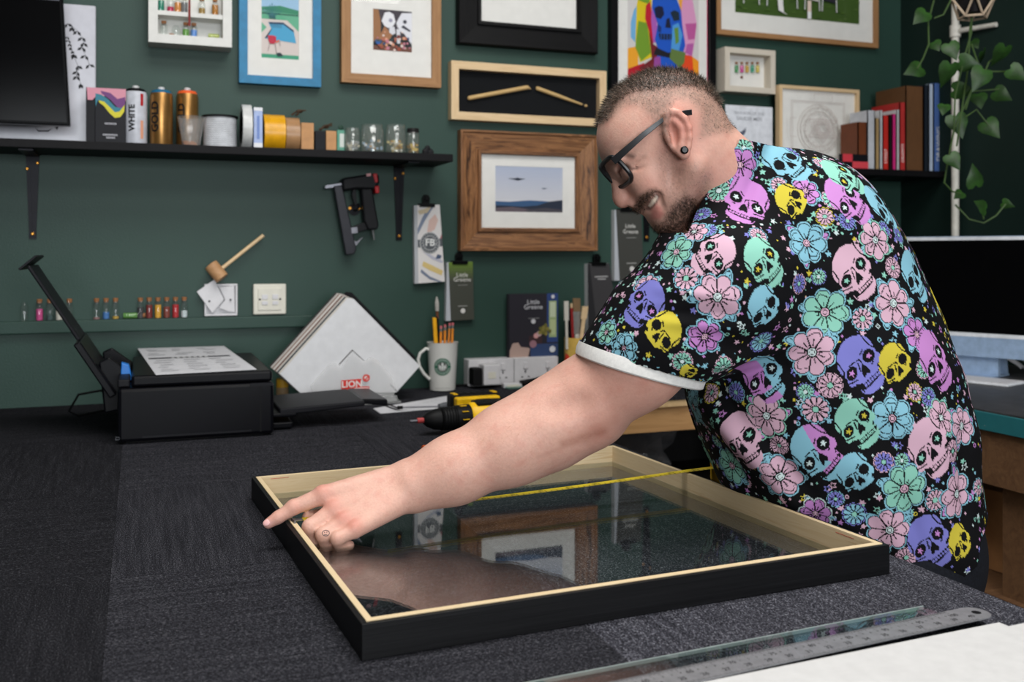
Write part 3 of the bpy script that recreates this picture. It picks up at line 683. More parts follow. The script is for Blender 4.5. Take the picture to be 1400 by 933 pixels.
# boxes, cans
def cuboid(name, label, cat, xl, xr, yt, mat, y0=SY, d=.05, parts=None):
    a, b = sx(xl, y0), sx(xr, y0); h = sh_h((xl+xr)/2, yt, y0)
    t = thing(name, label, cat, ((a+b)/2, y0, SHZ)); W = b-a
    MB().box(-W/2, W/2, 0, d, 0, h).build('carton', mat, t, bevel=.0008); return t, W, h
t, W, h = cuboid('paint_set_box', 'black paint box with pink, teal and yellow drips on its top', 'box', 130, 172, 121, M('black_carton', (22, 22, 27), .45), SY, .07)
MB().box(-W/2-.022, -W/2-.0005, .0, .07, 0, h).build('side_panel', M('black_carton_side', (16, 16, 20), .45), t)
A = Art(-W/2-.02, W/2, 0, h, -.0003)
A.poly([(0, 1), (1, 1), (1, .8), (.9, .78), (.75, .82), (.55, .9), (.4, .84), (.25, .86), (.14, .78), (.02, .78)], (206, 140, 156)); A.poly([(.35, .95), (.6, .92), (.78, .82), (.99, .86), (.98, .72), (.86, .62), (.74, .7), (.6, .8), (.38, .9)], (108, 60, 116))
A.poly([(.22, .9), (.38, .88), (.55, .8), (.72, .68), (.85, .66), (.98, .68), (.95, .62), (.72, .58), (.5, .72), (.28, .78), (.22, .66)], (48, 120, 138)); A.poly([(.3, .78), (.44, .76), (.6, .66), (.72, .58), (.84, .6), (.97, .72), (.96, .6), (.86, .5), (.72, .48), (.58, .56), (.44, .68), (.32, .74)], (206, 196, 50))
for z_, w_ in ((.37, .32), (.17, .42), (.12, .24)):
    for q in range(int(w_*26)): A.rect(.62-w_/2+q/26, .62-w_/2+q/26+.025, z_-.012, z_+.02, (176, 176, 182))
A.done('drip_print', t)['kind'] = 'stuff'
def wrap_text(mb, s, size, r, ang0, z, col, vertical=True, bold=0.01):
    """lettering wrapped round a can of radius r, read upwards"""
    mb.col = lin(col); vs, fs = text_mesh(s, 'LEFT', bold)
    out = []
    for a, b in vs:
        if vertical: u, v = -b*size, a*size
        else: u, v = a*size, b*size
        out.append((u, v))
    # split long faces so that the lettering follows the can
    tris = [(out[f[0]], out[f[i]], out[f[i+1]]) for f in fs for i in range(1, len(f)-1)]
    for _ in range(6):
        nt_ = []
        for tr in tris:
            e = [math.dist(tr[i], tr[(i+1) % 3]) for i in range(3)]; k = e.index(max(e))
            if e[k] < r*.16: nt_.append(tr); continue
            a, b, c = tr[k], tr[(k+1) % 3], tr[(k+2) % 3]; m = ((a[0]+b[0])/2, (a[1]+b[1])/2); nt_ += [(a, m, c), (m, b, c)]
        tris = nt_
    vs2 = [(r*math.sin(ang0+u/r), -r*math.cos(ang0+u/r), z+v) for tr in tris for u, v in tr]
    mb._a(vs2, [(3*i, 3*i+1, 3*i+2) for i in range(len(tris))])
def spray(label, xl, xr, yt, body, ring, word, metal=.0, y0=SY+.03):
    a, b = sx(xl, y0), sx(xr, y0); r = (b-a)/2*.96; h = sh_h((xl+xr)/2, yt, y0)
    t = thing('spray_can', label, 'spray can', ((a+b)/2, y0, SHZ), 0, 'spray cans on the shelf')
    MB().lathe([(r*.94, 0), (r, .004), (r, h*.84), (r*.93, h*.9)], n=28).build('can', body, t, smooth=True)
    MB().lathe([(r*.93, h*.9), (r*.8, h*.945), (r*.42, h*.965)], n=24).build('colour_ring', ring, t, smooth=True)
    MB().lathe([(r*.3, h*.96), (r*.3, h), (r*.18, h*1.01)], n=14).build('nozzle', M('nozzle_white', (205, 205, 205), .4), t)
    mb = MB(); wrap_text(mb, word, r*(1.0 if word == 'GOLD' else .78), r+.0005, -.30 if word == 'GOLD' else -.1, h*.24, (12, 12, 13), bold=.035)
    if word == 'WHITE':
        for k, col in enumerate(((170, 30, 34), (214, 150, 120))):
            mb.col = lin(col); z_ = (h*.66, h*.12)[k]; dz = (h*.2, h*.3)[k]; vs = []
            for i in range(5):
                tt = .42+i*.07; vs += [((r+.0004)*math.sin(tt), -(r+.0004)*math.cos(tt), z_), ((r+.0004)*math.sin(tt), -(r+.0004)*math.cos(tt), z_+dz)]
            mb._a(vs, [(2*i, 2*i+2, 2*i+3, 2*i+1) for i in range(4)])
    mb.build('lettering', PRINT, t)['kind'] = 'stuff'; return t
GOLDC = M('gold_can', (160, 118, 66), .32, .75, var=.05)
spray('white spray paint can with a black shoulder', 169, 202, 118, M('white_can', (190, 192, 200), .35), M('black_ring', (14, 14, 16), .4), 'WHITE')
spray('gold spray paint can with a blue ring', 204, 237, 120, GOLDC, M('blue_ring', (28, 96, 130), .4), 'GOLD')
spray('gold spray paint can with an orange ring', 240, 272, 121, GOLDC, M('orange_ring', (226, 92, 40), .4), 'GOLD', y0=SY+.05)
y0 = SY-.03; a, b = sx(241, y0), sx(281, y0); r = (b-a)/2; h = sh_h(261, 160, y0)
t = thing('plastic_cup', 'clear plastic cup in front of the gold can with the orange ring', 'cup', ((a+b)/2, y0, SHZ))
MB().lathe([(r*.62, .001), (r*.72, h*.35), (r*.95, h*.97), (r, h), (r*.93, h*.97), (r*.7, h*.35), (r*.6, .003)], n=24).build('cup', glass('milky_plastic', (.92, .92, .92), .1, .05, .16, (210, 205, 200)), t, smooth=True)
for k in range(7): MB().box(-.006, .006, -.004, .004, 0, .007).build('wood_chip', M('orange_chip', (186, 110, 50), .7), t).location = (r2.uniform(-.4, .4)*r, r2.uniform(-.3, .3)*r, .004+.004*(k % 2))
a, b = sx(277, SY), sx(328, SY); r = (b-a)/2; h = sh_h(302, 156)
t = thing('cord_spool', 'spool of white cord with black rims', 'spool', ((a+b)/2, SY+.05, SHZ))
mb = MB(); pr = [(r*.86, h*.03)]
for k in range(16): z_ = h*(.06+.88*k/16); pr += [(r*.9, z_), (r*.93, z_+h*.027)]
pr += [(r*.86, h*.95)]
MB().lathe(pr, n=32).build('cord', M('white_cord', (196, 198, 202), .8), t, smooth=True)
for z_ in (0, h*.95): MB().lathe([(r, z_), (r, z_+h*.05)], n=32).build('rim', BLACK, t)
# tape rolls on edge, small boxes
def roll(label, xl, xr, yt, col, core=(200, 198, 196), y0=SY):
    a, b = sx(xl, y0), sx(xr, y0); R = sh_h((xl+xr)/2, yt, y0)/2; w_ = b-a
    t = thing('tape_roll', label, 'tape', ((a+b)/2, y0+.05, SHZ), 0, 'tape rolls on the shelf'); n = 36
    MB().lathe([(R*.74, -w_/2), (R, -w_/2), (R, w_/2), (R*.74, w_/2), (R*.74, -w_/2)], (0, 0, R), n, 'x').build('tape', M('tape_%d' % col[0], col, .3), t, smooth=True)
    MB().lathe([(R*.66, -w_/2), (R*.74, -w_/2), (R*.74, w_/2), (R*.66, w_/2), (R*.66, -w_/2)], (0, 0, R), n, 'x').build('core', M('tape_core', core, .7), t, smooth=True)
roll('narrow white tape roll standing beside the cord spool', 332, 345, 140, (202, 202, 200), y0=SY-.02)
t, W, h = cuboid('slim_box', 'slim pale blue box standing beside the yellow tape', 'box', 347, 359, 147, M('pale_blue_carton', (160, 176, 214), .5), SY-.01, .06)
A = Art(-W/2, W/2, 0, h, -.0003); A.rect(0, 1, 0, .16, (222, 222, 226)); A.rect(0, 1, .92, 1, (222, 222, 226)); A.rect(.35, .65, .25, .8, (110, 134, 190)); A.done('spine_print', t)
roll('bright yellow tape roll on the shelf', 362, 391, 154, (222, 160, 22), y0=SY); roll('brown parcel tape roll on the shelf', 392, 411, 158, (166, 126, 88), y0=SY)
KRAFT = M('kraft_card', (188, 140, 96), .75, var=.06)
t, W, h = cuboid('kraft_box', 'taller kraft cardboard box beside the brown tape roll', 'box', 412, 429, 168, KRAFT, SY, .05)
t, W, h = cuboid('black_box', 'small black carton between the two kraft boxes', 'box', 431, 445, 179, M('black_carton2', (26, 26, 30), .5), SY, .05)
t, W, h = cuboid('kraft_box', 'shorter kraft cardboard box beside the green carton', 'box', 446, 460, 179, KRAFT, SY, .05)
t, W, h = cuboid('green_box', 'small green carton with a white label beside the glass jars', 'box', 461, 471, 178, M('green_carton', (84, 146, 124), .5), SY, .05)
A = Art(-W/2, W/2, 0, h, -.0003); A.rect(.35, .95, .25, .85, (200, 206, 200)); A.done('label_print', t)
for nm, (xx, yy, zt) in {'dried seed pod perched above the brown tape roll': (408, 156, 158), 'dried curled twig lying above the black carton': (444, 172, 179)}.items():
    p = on_y(xx, zt, SY+.03); t = thing('dried_twig', nm, 'twig', p)
    r3 = random.Random(xx); TW = M('dried_brown', (62, 46, 32), .8, var=.3, scale=200)
    for k in range(3):
        q = [(r3.uniform(-.02, .0), r3.uniform(-.01, .01), .001), (r3.uniform(-.008, .006), r3.uniform(-.01, .01), r3.uniform(.01, .016)), (r3.uniform(.008, .026), 0, r3.uniform(.012, .024))]
        MB().tube(q, .003, 6, r_end=.0018).build('stem', TW, t, smooth=True)
    MB().ball((.003, 0, .012), .007, 8, 6, (1.4, 1, .8)).build('pod', TW, t, smooth=True)
p = on_y(466, 178, SY+.025); t = thing('dried_leaf', 'tiny dark green curled leaf on the green carton', 'leaf', p)
MB().ball((0, 0, .007), .007, 8, 6, (1.1, .5, 1)).build('blade', M('dark_leaf', (26, 58, 44), .6), t); MB().tube([(0, 0, .0), (.004, 0, .012)], .001, 5).build('stalk', M('dark_leaf'), t)
JARG = glass('jar_glass', (.95, .96, .95), 0.0, .06, .05, (220, 220, 215))
def jar(label, xl, xr, yt, bits, lid=None, y0=SY-.01):
    a, b = sx(xl, y0), sx(xr, y0); r = (b-a)/2; h = sh_h((xl+xr)/2, yt, y0)
    t = thing('glass_jar', label, 'jar', ((a+b)/2, y0, SHZ), 0, 'glass jars on the shelf')
    MB().lathe([(r*.9, .0005), (r, h*.05), (r, h*.8), (r*.9, h*.86), (r*.9, h), (r*.84, h), (r*.84, h*.86), (r*.94, h*.79), (r*.94, h*.07), (r*.5, h*.04)], n=26).build('jar', JARG, t, smooth=True)
    if lid: MB().lathe([(r*.93, h*.9), (r*.95, h), (r*.9, h*1.06)], n=20).build('lid', M('jar_lid', lid, .5), t)
    rj = random.Random(xl); cs = {}
    for k in range(34): cs.setdefault(rj.choice(bits), []).append((rj.uniform(0, 2*math.pi), rj.uniform(0, .8), rj.uniform(.08, .42)))
    for c, L in cs.items():
        mb = MB()
        for a_, q, z_ in L: mb.box(r*q*math.cos(a_)-.0035, r*q*math.cos(a_)+.0035, r*q*math.sin(a_)-.003, r*q*math.sin(a_)+.003, h*z_, h*z_+.006)
        o = mb.build('fittings', M('bit_%d_%d' % c[:2], c, .4, .3), t); o['kind'] = 'stuff'
jar('small glass jar beside the green carton', 472, 492, 175, [(190, 180, 160), (150, 150, 150)])
jar('widest glass jar of mixed fittings on the shelf', 493, 525, 171, [(200, 205, 212), (180, 150, 110), (130, 150, 170)])
jar('glass jar with gold and white fittings', 527, 555, 171, [(196, 176, 120), (214, 206, 190), (170, 130, 60)])
jar('small dark lidded jar of brass screws at the shelf end', 556, 573, 178, [(190, 150, 60), (214, 180, 90), (120, 90, 40)], (30, 28, 28))
p = (sx(582, SY), SY-.02, SHZ); t = thing('dark_pebble', 'knobbly dark stone at the right end of the long shelf', 'stone', p)
for dx, dz, rr_ in ((-.006, .009, .011), (.009, .008, .010), (.0, .019, .009)): MB().ball((dx, 0, dz+.001), rr_, 8, 6).build('lobe', M('dark_stone', (34, 34, 36), .6, var=.3, scale=120), t)
# small vials on the painted rail
VG = glass('vial_glass', (.86, .9, .9), 0.0, .06, .05, (200, 210, 205))
spec = [(33, None, 0, (0, 0, 0), 'empty uncorked'), (54, (196, 70, 130), .8, 1, 'pink'), (68, (60, 80, 80), .4, 1, 'grey-green'), (81, (196, 190, 180), .95, 1, 'off-white'), (95, (150, 130, 60), .2, 1, 'nearly empty'),
        (132, (150, 110, 110), .15, 1, 'pale'), (145, (60, 110, 170), .5, 1, 'confetti'), (158, (186, 150, 60), .2, 1, 'gold dust'), (192, (56, 54, 56), .8, 1, 'dark grey'), (204, (110, 26, 22), .95, 1, 'deep red'),
        (216, (206, 150, 40), .95, 1, 'amber yellow'), (228, (120, 50, 36), .8, 1, 'rust red'), (240, (170, 24, 30), .95, 1, 'bright red'), (252, (190, 196, 200), .5, 1, 'half full white')]
for xx, fill, fh, ck, nm in spec:
    p = on_y(xx, 436, YW-.011)
    bottle('vial', nm+' corked vial on the painted wall rail' if xx != 33 else nm+' vial on the painted wall rail', 'vials on the wall rail', (p[0], YW-.0112, LEDGE_Z), .058, .0096, fill, fh, cork=(xx != 33))
p = on_y(172, 436, YW-.011); bottle('vial', 'green vial lying on its side on the painted wall rail', 'vials on the wall rail', (p[0]-.008, YW-.0112, LEDGE_Z), .058, .0090, (80, 130, 50), .95, lie=True)
# ------------------------------------------------------------------ right shelf: frame, paper, books
y0 = YW-.06
a, b = sx(1063, y0), sx(1172, y0); h = sh_h(1117, 120, y0); W = b-a
t = thing('picture_frame', 'thin pale oak frame with a faint geometric yantra drawing, standing on the right shelf', 'picture frame', ((a+b)/2, y0, SHZ))
for (x0_, x1_, z0_, z1_) in ((-W/2, W/2, 0, .012), (-W/2, W/2, h-.012, h), (-W/2, -W/2+.012, .012, h-.012), (W/2-.012, W/2, .012, h-.012)):
    L_ = max(x1_-x0_, z1_-z0_); o = MB().box(-L_/2, L_/2, -.012, .012, -.006, .006).build('rail', ASHW, t)
    o.location = ((x0_+x1_)/2, 0, (z0_+z1_)/2); o.rotation_euler = (0, 0 if x1_-x0_ > z1_-z0_ else math.pi/2, 0)
MB().box(-W/2+.01, W/2-.01, .0, .003, .01, h-.01).build('mount', MOUNT, t)
A = Art(-W/2+.012, W/2-.012, .012, h-.012, -.0002); g = (196, 186, 180)
def ringline(u, v, r, col, w_=.006, n=28):
    A.line([(u+r*math.cos(2*math.pi*i/n), v+r*math.sin(2*math.pi*i/n)*W/h) for i in range(n+1)], w_, col)
for q in (.34, .36): A.line([(.5-q, .5-q), (.5+q, .5-q), (.5+q, .5+q), (.5-q, .5+q), (.5-q, .5-q)], .006, g)
for q in (.28, .25, .20): ringline(.5, .5, q, g)
for k in range(12): ringline(.5+.22*math.cos(k*math.pi/6), .5+.22*math.sin(k*math.pi/6)*W/h, .04, g, .005, 10)
for q in (.19, .14, .09):
    for s in (1, -1): A.line([(.5-q, .5-s*q*.6), (.5+q, .5-s*q*.6), (.5, .5+s*q), (.5-q, .5-s*q*.6)], .006, (184, 170, 166))
for s in (1, -1): A.line([(.38, .5+s*.36), (.38, .5+s*.44), (.62, .5+s*.44), (.62, .5+s*.36)], .006, g); A.line([(.5+s*.36, .38), (.5+s*.44, .38), (.5+s*.44, .62), (.5+s*.36, .62)], .006, g)
A.done('yantra_print', t)
a, b = sx(992, y0), sx(1056, y0); h = sh_h(1024, 145, y0); W = b-a
t = thing('card_print', 'white card with grey title lettering standing beside the yantra frame', 'print', ((a+b)/2, y0, SHZ))
MB().box(-W/2, W/2, 0, .003, 0, h).build('card', M('white_card', (214, 216, 222), .7), t)
A = Art(-W/2, W/2, 0, h, -.0004); A.text('INVASION OF THE', .0145, .5, .86, (150, 152, 158)); A.text('SAUCER MEN', .0170, .5, .77, (150, 152, 158), bold=.01)
A.poly([(.24, .52), (.3, .58), (.44, .63), (.4, .55), (.3, .5)], (90, 94, 110)); A.line([(.22, .5), (.44, .66)], .01, (110, 112, 124)); A.line([(.6, .36), (.72, .46)], .008, (170, 172, 178)); A.done('title_print', t)
p = (sx(988, YW-.03), YW-.03, SHZ); t = thing('white_card_back', 'blank white card tucked behind the lettered card', 'card', p)
MB().box(-.014, .05, 0, .002, 0, sh_h(988, 166, YW-.03)).build('card', M('white_card'), t); MB().box(-.014, .05, .002, .004, 0, sh_h(988, 170, YW-.03)).build('backing', KRAFT, t)
def book(label, xl, xr, yt, col, y0=YW-.19, d=.14, lean=0.0, title=None, tcol=(235, 235, 230)):
    a, b = sx(xl, y0), sx(xr, y0); W = b-a; h = sh_h((xl+xr)/2, yt, y0)
    t = thing('book', label, 'book', ((a+b)/2, y0, SHZ), 0, 'books on the right shelf')
    mt = M('cover_%d_%d_%d' % col, col, .5, var=.04); th = min(.003, W*.16)
    mb = MB(); mb.box(-W/2, -W/2+th, 0, d, 0, h); mb.box(W/2-th, W/2, 0, d, 0, h); mb.box(-W/2, W/2, 0, th, 0, h); mb.build('cover', mt, t)
    MB().box(-W/2+th, W/2-th, th, d-.004, .003, h-.004).build('pages', M('paper_edges', (206, 200, 184), .8), t)
    if title:
        m2 = MB(); m2.text(title, W*.62, W*.22, h*.12, -.0004, tcol, 'LEFT', math.pi/2); m2.build('spine_lettering', PRINT, t)
    return t
book('short brown book beside the yantra frame', 1173, 1185, 167, (110, 58, 32), d=.09); book('tall pale grey book beside the short brown book', 1186, 1196, 151, (196, 198, 204), d=.09); book('thin tan book beside the tall pale grey book', 1197, 1202, 162, (176, 146, 100), d=.09)
book('thin white book left of the red spine', 1203, 1206.5, 151, (206, 206, 208)); book('shorter red book with white spine lettering', 1207, 1215, 158, (196, 40, 32), title='STREET'); book('narrow black and yellow book between red and pink spines', 1215.5, 1219, 157, (30, 28, 24))
book('slim hot pink book', 1220, 1225, 156, (206, 40, 120)); book('thin white book right of the pink spine', 1226, 1229.5, 150, (198, 196, 196)); book('taller red book with white spine lettering beside the brown folder', 1230, 1238, 140, (176, 46, 44), title='GRAFFITI')
t = book('large brown board folder in the corner of the right shelf', 1238.5, 1262, 118, (96, 64, 38), d=.15)
book('dark navy book beside the brown folder', 1263, 1269, 116, (22, 30, 40)); book('tall pale grey blue book left of the wide blue spine', 1270, 1276, 115, (170, 182, 200)); book('wide blue book at the end of the right shelf', 1276.5, 1289, 114, (74, 104, 164), title='DRAWING'); book('thin white book at the very end of the right shelf', 1289.5, 1293, 115, (200, 200, 200))
y0 = YW-.215; a, b = sx(1152, y0), sx(1187, y0); h = sh_h(1170, 211, y0); W = b-a
t = thing('checked_box', 'small red and black chequered box in front of the books', 'box', ((a+b)/2, y0, SHZ)); MB().box(-W/2, W/2, 0, .02, 0, h).build('carton', M('black_carton'), t)
A = Art(-W/2, W/2, 0, h, -.0003); A.rect(0, .38, .45, 1, (206, 60, 72)); A.rect(.38, 1, .0, .48, (214, 70, 80)); A.done('check_print', t)
# ------------------------------------------------------------------ things fixed to or hung on the back wall
WPL = M('white_plastic', (206, 204, 206), .4, var=.02); CPL = M('cream_plastic', (212, 208, 194), .4, var=.02)
def wq(x, y, dep=0.0): return on_y(x, y, YW-dep)
# broken white plate
a = wq(279, 432); b = wq(324, 388); O = (float((a[0]+b[0])/2), YW-.001, float(a[2])); W = b[0]-a[0]; H = b[2]-a[2]
t = thing('broken_faceplate', 'white wall box with its snapped cover plate hanging crooked', 'wall plate', O)
mb = MB(); mb.box(-W/2, W/2, -.018, 0, 0, .006); mb.box(-W/2, W/2, -.018, 0, H-.006, H); mb.box(-W/2, -W/2+.006, -.018, 0, .006, H-.006); mb.box(W/2-.006, W/2, -.018, 0, .006, H-.006); mb.box(-W/2, W/2, -.003, 0, 0, H)
mb.build('box_rim', WPL, t, bevel=.0015)
def wp(x, y, dep): p = wq(x, y, dep); return (p[0]-O[0], p[2]-O[2])
MB().prism([wp(*q, .022) for q in ((269, 399), (295, 381), (296, 390), (306, 409), (290, 428))], -.024, -.020).build('tilted_cover_half', WPL, t)
MB().prism([wp(*q, .02) for q in ((300, 393), (320, 391), (321, 427), (313, 426), (300, 421), (308, 410))], -.019, -.016).build('straight_cover_half', WPL, t)
for (x, y) in ((286, 412), (315, 410)): MB().lathe([(.003, -.0242), (.003, -.0248)], (wp(x, y, .02)[0], 0, wp(x, y, .02)[1]), 8, 'y').build('screw', DMET, t)
a = wq(345.5, 430); b = wq(390, 388); O = (float((a[0]+b[0])/2), YW-.001, float(a[2])); W = b[0]-a[0]; H = b[2]-a[2]
t = thing('data_socket', 'cream double data socket plate on the green wall', 'wall plate', O)
mb = MB(); mb.box(-W/2, W/2, -.018, 0, 0, H); mb.build('plate', CPL, t, bevel=.003); MB().box(-W*.36, W*.36, -.021, -.018, H*.14, H*.86).build('raised_panel', CPL, t, bevel=.001)
for s in (-1, 1):
    for z_, hh in ((.5, .16), (.32, .12)): MB().box(s*W*.16-W*.09, s*W*.16+W*.09, -.0235, -.021, H*z_, H*(z_+hh)).build('port', WPL, t, bevel=.0006)
    MB().lathe([(.003, -.021), (.003, -.0222)], (s*W*.31, 0, H*.5), 8, 'y').build('screw', DMET, t)
# mallet
O = wq(296, 384, .03); t = thing('mallet', 'small round wooden mallet resting on the broken white plate', 'mallet', O)
MAL = wood('mallet_beech', [(.3, (170, 126, 86)), (.7, (190, 148, 106))], (20, 60, 60), .5, .05)
a, b = wq(288, 362, .035), wq(304, 381, .045)
MB().cyl(a, b, .0195, n=24).build('head', MAL, t, smooth=True, bevel=.002, org=O); MB().cyl(wq(300, 370, .038), wq(360, 322, .02), .0055, n=12).build('handle', ASHW, t, smooth=True, org=O)
# nail gun on its hook (pixel outline at the wall, 3-5 cm proud)
O = (float(wq(490, 300)[0]), YW-.001, float(wq(490, 345)[2])); t = thing('nail_gun', 'black air nail gun with red trim hanging from a wall hook', 'nail gun', O)
def nq(x, y): p = wq(440+x/7.175, 225+y/7.175, .03); return (p[0]-O[0], p[2]-O[2])
NB = M('nail_gun_black', (20, 20, 23), .42, var=.1); NR = M('nail_gun_red', (176, 20, 26), .4)
MB().prism([nq(*q) for q in ((180, 150), (215, 135), (470, 95), (540, 100), (548, 190), (500, 250), (330, 245), (190, 265))], -.058, -.014).build('motor_housing', NB, t, bevel=.006)
MB().prism([nq(*q) for q in ((370, 240), (480, 230), (545, 600), (530, 640), (440, 645), (400, 560))], -.052, -.02).build('handle', NB, t, bevel=.005)
MB().prism([nq(*q) for q in ((105, 215), (190, 205), (330, 830), (310, 880), (225, 890))], -.046, -.026).build('magazine', M('nail_gun_magazine', (34, 34, 40), .35, .3), t, bevel=.003)
MB().prism([nq(*q) for q in ((20, 225), (30, 205), (200, 180), (205, 205), (110, 230), (30, 240))], -.042, -.03).build('nose', M('gun_steel', (120, 120, 126), .35, .8), t, bevel=.001)
MB().prism([nq(*q) for q in ((270, 620), (430, 560), (440, 640), (340, 670), (280, 680))], -.044, -.028).build('magazine_bridge', NB, t, bevel=.002)
MB().prism([nq(*q) for q in ((275, 622), (335, 615), (340, 672), (282, 680))], -.047, -.0445).build('latch', M('gun_steel'), t)
MB().prism([nq(*q) for q in ((288, 730), (330, 760), (395, 710), (340, 780), (320, 800))], -.044, -.03).build('release_lever', M('gun_steel'), t)
MB().prism([nq(*q) for q in ((478, 96), (522, 96), (530, 180), (500, 185))], -.0592, -.013).build('red_band', NR, t, bevel=.002); MB().prism([nq(*q) for q in ((495, 218), (540, 212), (545, 285), (505, 290))], -.0592, -.013).build('red_cap', NR, t, bevel=.003)
MB().prism([nq(*q) for q in ((415, 98), (460, 94), (462, 118), (418, 124))], -.0592, -.058).build('badge', M('badge_pink', (206, 150, 150), .5), t)
MB().prism([nq(*q) for q in ((300, 240), (325, 240), (340, 400), (315, 405), (285, 300))], -.042, -.032).build('trigger', NB, t, bevel=.001)
a = nq(492, 640); b = nq(508, 740); MB().cyl((a[0], -.036, a[1]), (b[0], -.036, b[1]), .0042, .0028, 10).build('air_nipple', M('air_chrome', (190, 190, 190), .25, .9), t)
O = (float(wq(484, 285)[0]), YW-.001, float(wq(484, 285)[2])); hk = thing('wall_hook', 'small black wall hook with brass screws holding the nail gun', 'hook', O)
MB().lathe([(.018, 0), (.018, -.003)], (0, 0, -.004), 20, 'y').build('back_plate', DMET, hk)
MB().tube([(0, -.003, -.006), (0, -.03, -.008), (0, -.062, -.002), (0, -.066, .012)], .003, 8).build('peg', DMET, hk)
for s in (-1, 1): MB().lathe([(.0042, -.003), (.0042, -.005)], (s*.0135, 0, .0), 8, 'y').build('screw', BRASS, hk)
# paint swatch books on bulldog clips
CLIP = M('bulldog_clip_black', (10, 10, 11), .35, .3)
PAGE = M('swatch_pages', (196, 198, 200), .7, var=.06, scale=600)
def swatch(label, pts, clip, art, th=.02, side=0.0):
    """pts: four pixel corners TL,TR,BR,BL of the cover (front plane)"""
    O = wq((pts[0][0]+pts[1][0])/2, (pts[2][1]+pts[3][1])/2); O = (float(O[0]), YW-.001, float(O[2]))
    t = thing('swatch_book', label, 'swatch book', O, 0, 'paint swatch books on the wall')
    L = [(wq(x, y, th)[0]-O[0], wq(x, y, th)[2]-O[2]) for x, y in pts]
    MB().prism(L, -.0005, -th+.001).build('pages', PAGE, t)
    xs_ = [p[0] for p in L]; zs_ = [p[1] for p in L]
    art(t, L, -th-.0002); cx = (L[0][0]+L[1][0])/2; top = max(zs_); hw = (L[1][0]-L[0][0])*clip
    c = MB(); c.box(cx-hw, cx+hw, -th-.006, .0, top-.008, top+.003); c.build('clip', CLIP, t, bevel=.001)
    m2 = MB(); m2.prism([(cx-hw*.45, top+.002), (cx+hw*.45, top+.002), (cx+hw*.5, top+.02), (cx+hw*.25, top+.03), (cx-hw*.25, top+.03), (cx-hw*.5, top+.02)], -th*.5-.004, -th*.5+.004); m2.prism([(cx-hw*.3, top+.012), (cx+hw*.3, top+.012), (cx+hw*.25, top+.024), (cx-hw*.25, top+.024)], -th-.004, -th*.5); m2.build('clip_handle', CLIP, t, bevel=.001)
    return t
def quad(L, inset=0.0):
    def P(u, v):
        bx_ = L[3][0]*(1-u)+L[2][0]*u; bz = L[3][1]*(1-u)+L[2][1]*u; tx = L[0][0]*(1-u)+L[1][0]*u; tz = L[0][1]*(1-u)+L[1][1]*u
        return (bx_*(1-v)+tx*v, bz*(1-v)+tz*v)
    return P
class QArt(Art):
    def __init__(s, L, y): s.Pq = quad(L); s.y = y; s.mb = MB(); s.k = 0; s.r = (L[3][0], L[2][0], L[3][1], L[0][1])
    def P(s, u, v): return s.Pq(u, v)
def crest(A, u, v, r, col):
    A.disc(u, v, r, col, n=14); A.poly([(u-r*.5, v-.012), (u+r*.5, v-.012), (u+r*.4, v-.03), (u, v-.04), (u-r*.4, v-.03)], col)
def art_fb(t, L, y):
    A = QArt(L, y); A.rect(0, 1, 0, 1, (212, 208, 206)); A.rect(0, .12, 0, 1, (170, 172, 176))
    A.poly([(.12, .62), (.4, .8), (.7, .95), (.8, 1), (.6, 1), (.3, .84), (.12, .7)], (120, 130, 150)); A.poly([(.45, .62), (.55, .8), (.8, .88), (.9, .8), (.75, .68)], (206, 176, 166)); A.poly([(.85, .5), (1, .62), (1, .56), (.9, .48)], (150, 90, 96))
    A.poly([(.25, .22), (.5, .16), (.9, .08), (.96, .14), (.6, .22), (.3, .28)], (206, 182, 120)); A.poly([(.2, .14), (.5, .04), (.8, 0), (.9, 0), (.5, .08), (.22, .18)], (110, 120, 140)); A.poly([(.3, .4), (.6, .3), (.95, .24), (.98, .27), (.62, .34), (.3, .43)], (176, 176, 190)); A.poly([(.72, .3), (.8, .36), (.95, .34), (.9, .3)], (70, 84, 110))
    A.poly([(.14, .93), (.4, .95), (.7, .99), (.5, .9), (.2, .88)], (196, 180, 150)); A.rect(.12, 1, .46, .56, (82, 86, 90))
    A.disc(.55, .51, .36, (206, 206, 206)); A.disc(.55, .51, .34, (86, 90, 94)); A.disc(.55, .51, .24, (206, 206, 206)); A.disc(.55, .51, .225, (82, 86, 90)); A.text('FB', .030, .55, .475, (224, 224, 222), bold=.02)
    for k in range(20): an = 2*math.pi*k/20; A.disc(.55+.29*math.cos(an), .51+.29*math.sin(an)*.42, .018, (206, 206, 206), n=6)
    A.done('marbled_cover', t)
def art_lg(bg, top=None, page=.12):
    def f(t, L, y):
        A = QArt(L, y); A.rect(0, 1, 0, 1, bg)
        if top:
            for k in range(6): A.rect(0, 1, .70+.05*k, .75+.05*k, tuple(int(p+(q-p)*(k+1)/6) for p, q in zip(bg, top)))
        if page: A.poly([(0, 0), (page*1.4, 0), (page*.4, 1), (0, 1)], (178, 182, 188))
        A.text('Little', .0185, .58, .745, (214, 212, 206)); A.text('Greene', .0185, .58, .665, (214, 212, 206)); A.rect(.42, .78, .60, .607, (150, 150, 146))
        A.rect(.42, .76, .235, .25, (150, 150, 146)); crest(A, .6, .16, .085, (210, 208, 204)); A.done('printed_cover', t)
    return f
def art_dk(t, L, y):
    A = QArt(L, y); A.rect(0, 1, 0, 1, (58, 56, 58)); A.poly([(0, 0), (.3, 0), (.1, 1), (0, 1)], (34, 33, 36))
    for z_, w_ in ((.80, .55), (.765, .34)):
        for q in range(int(w_*24)): A.rect(.58-w_/2+q/24, .58-w_/2+q/24+.03, z_, z_+.018, (190, 188, 188))
    A.done('plain_cover', t)
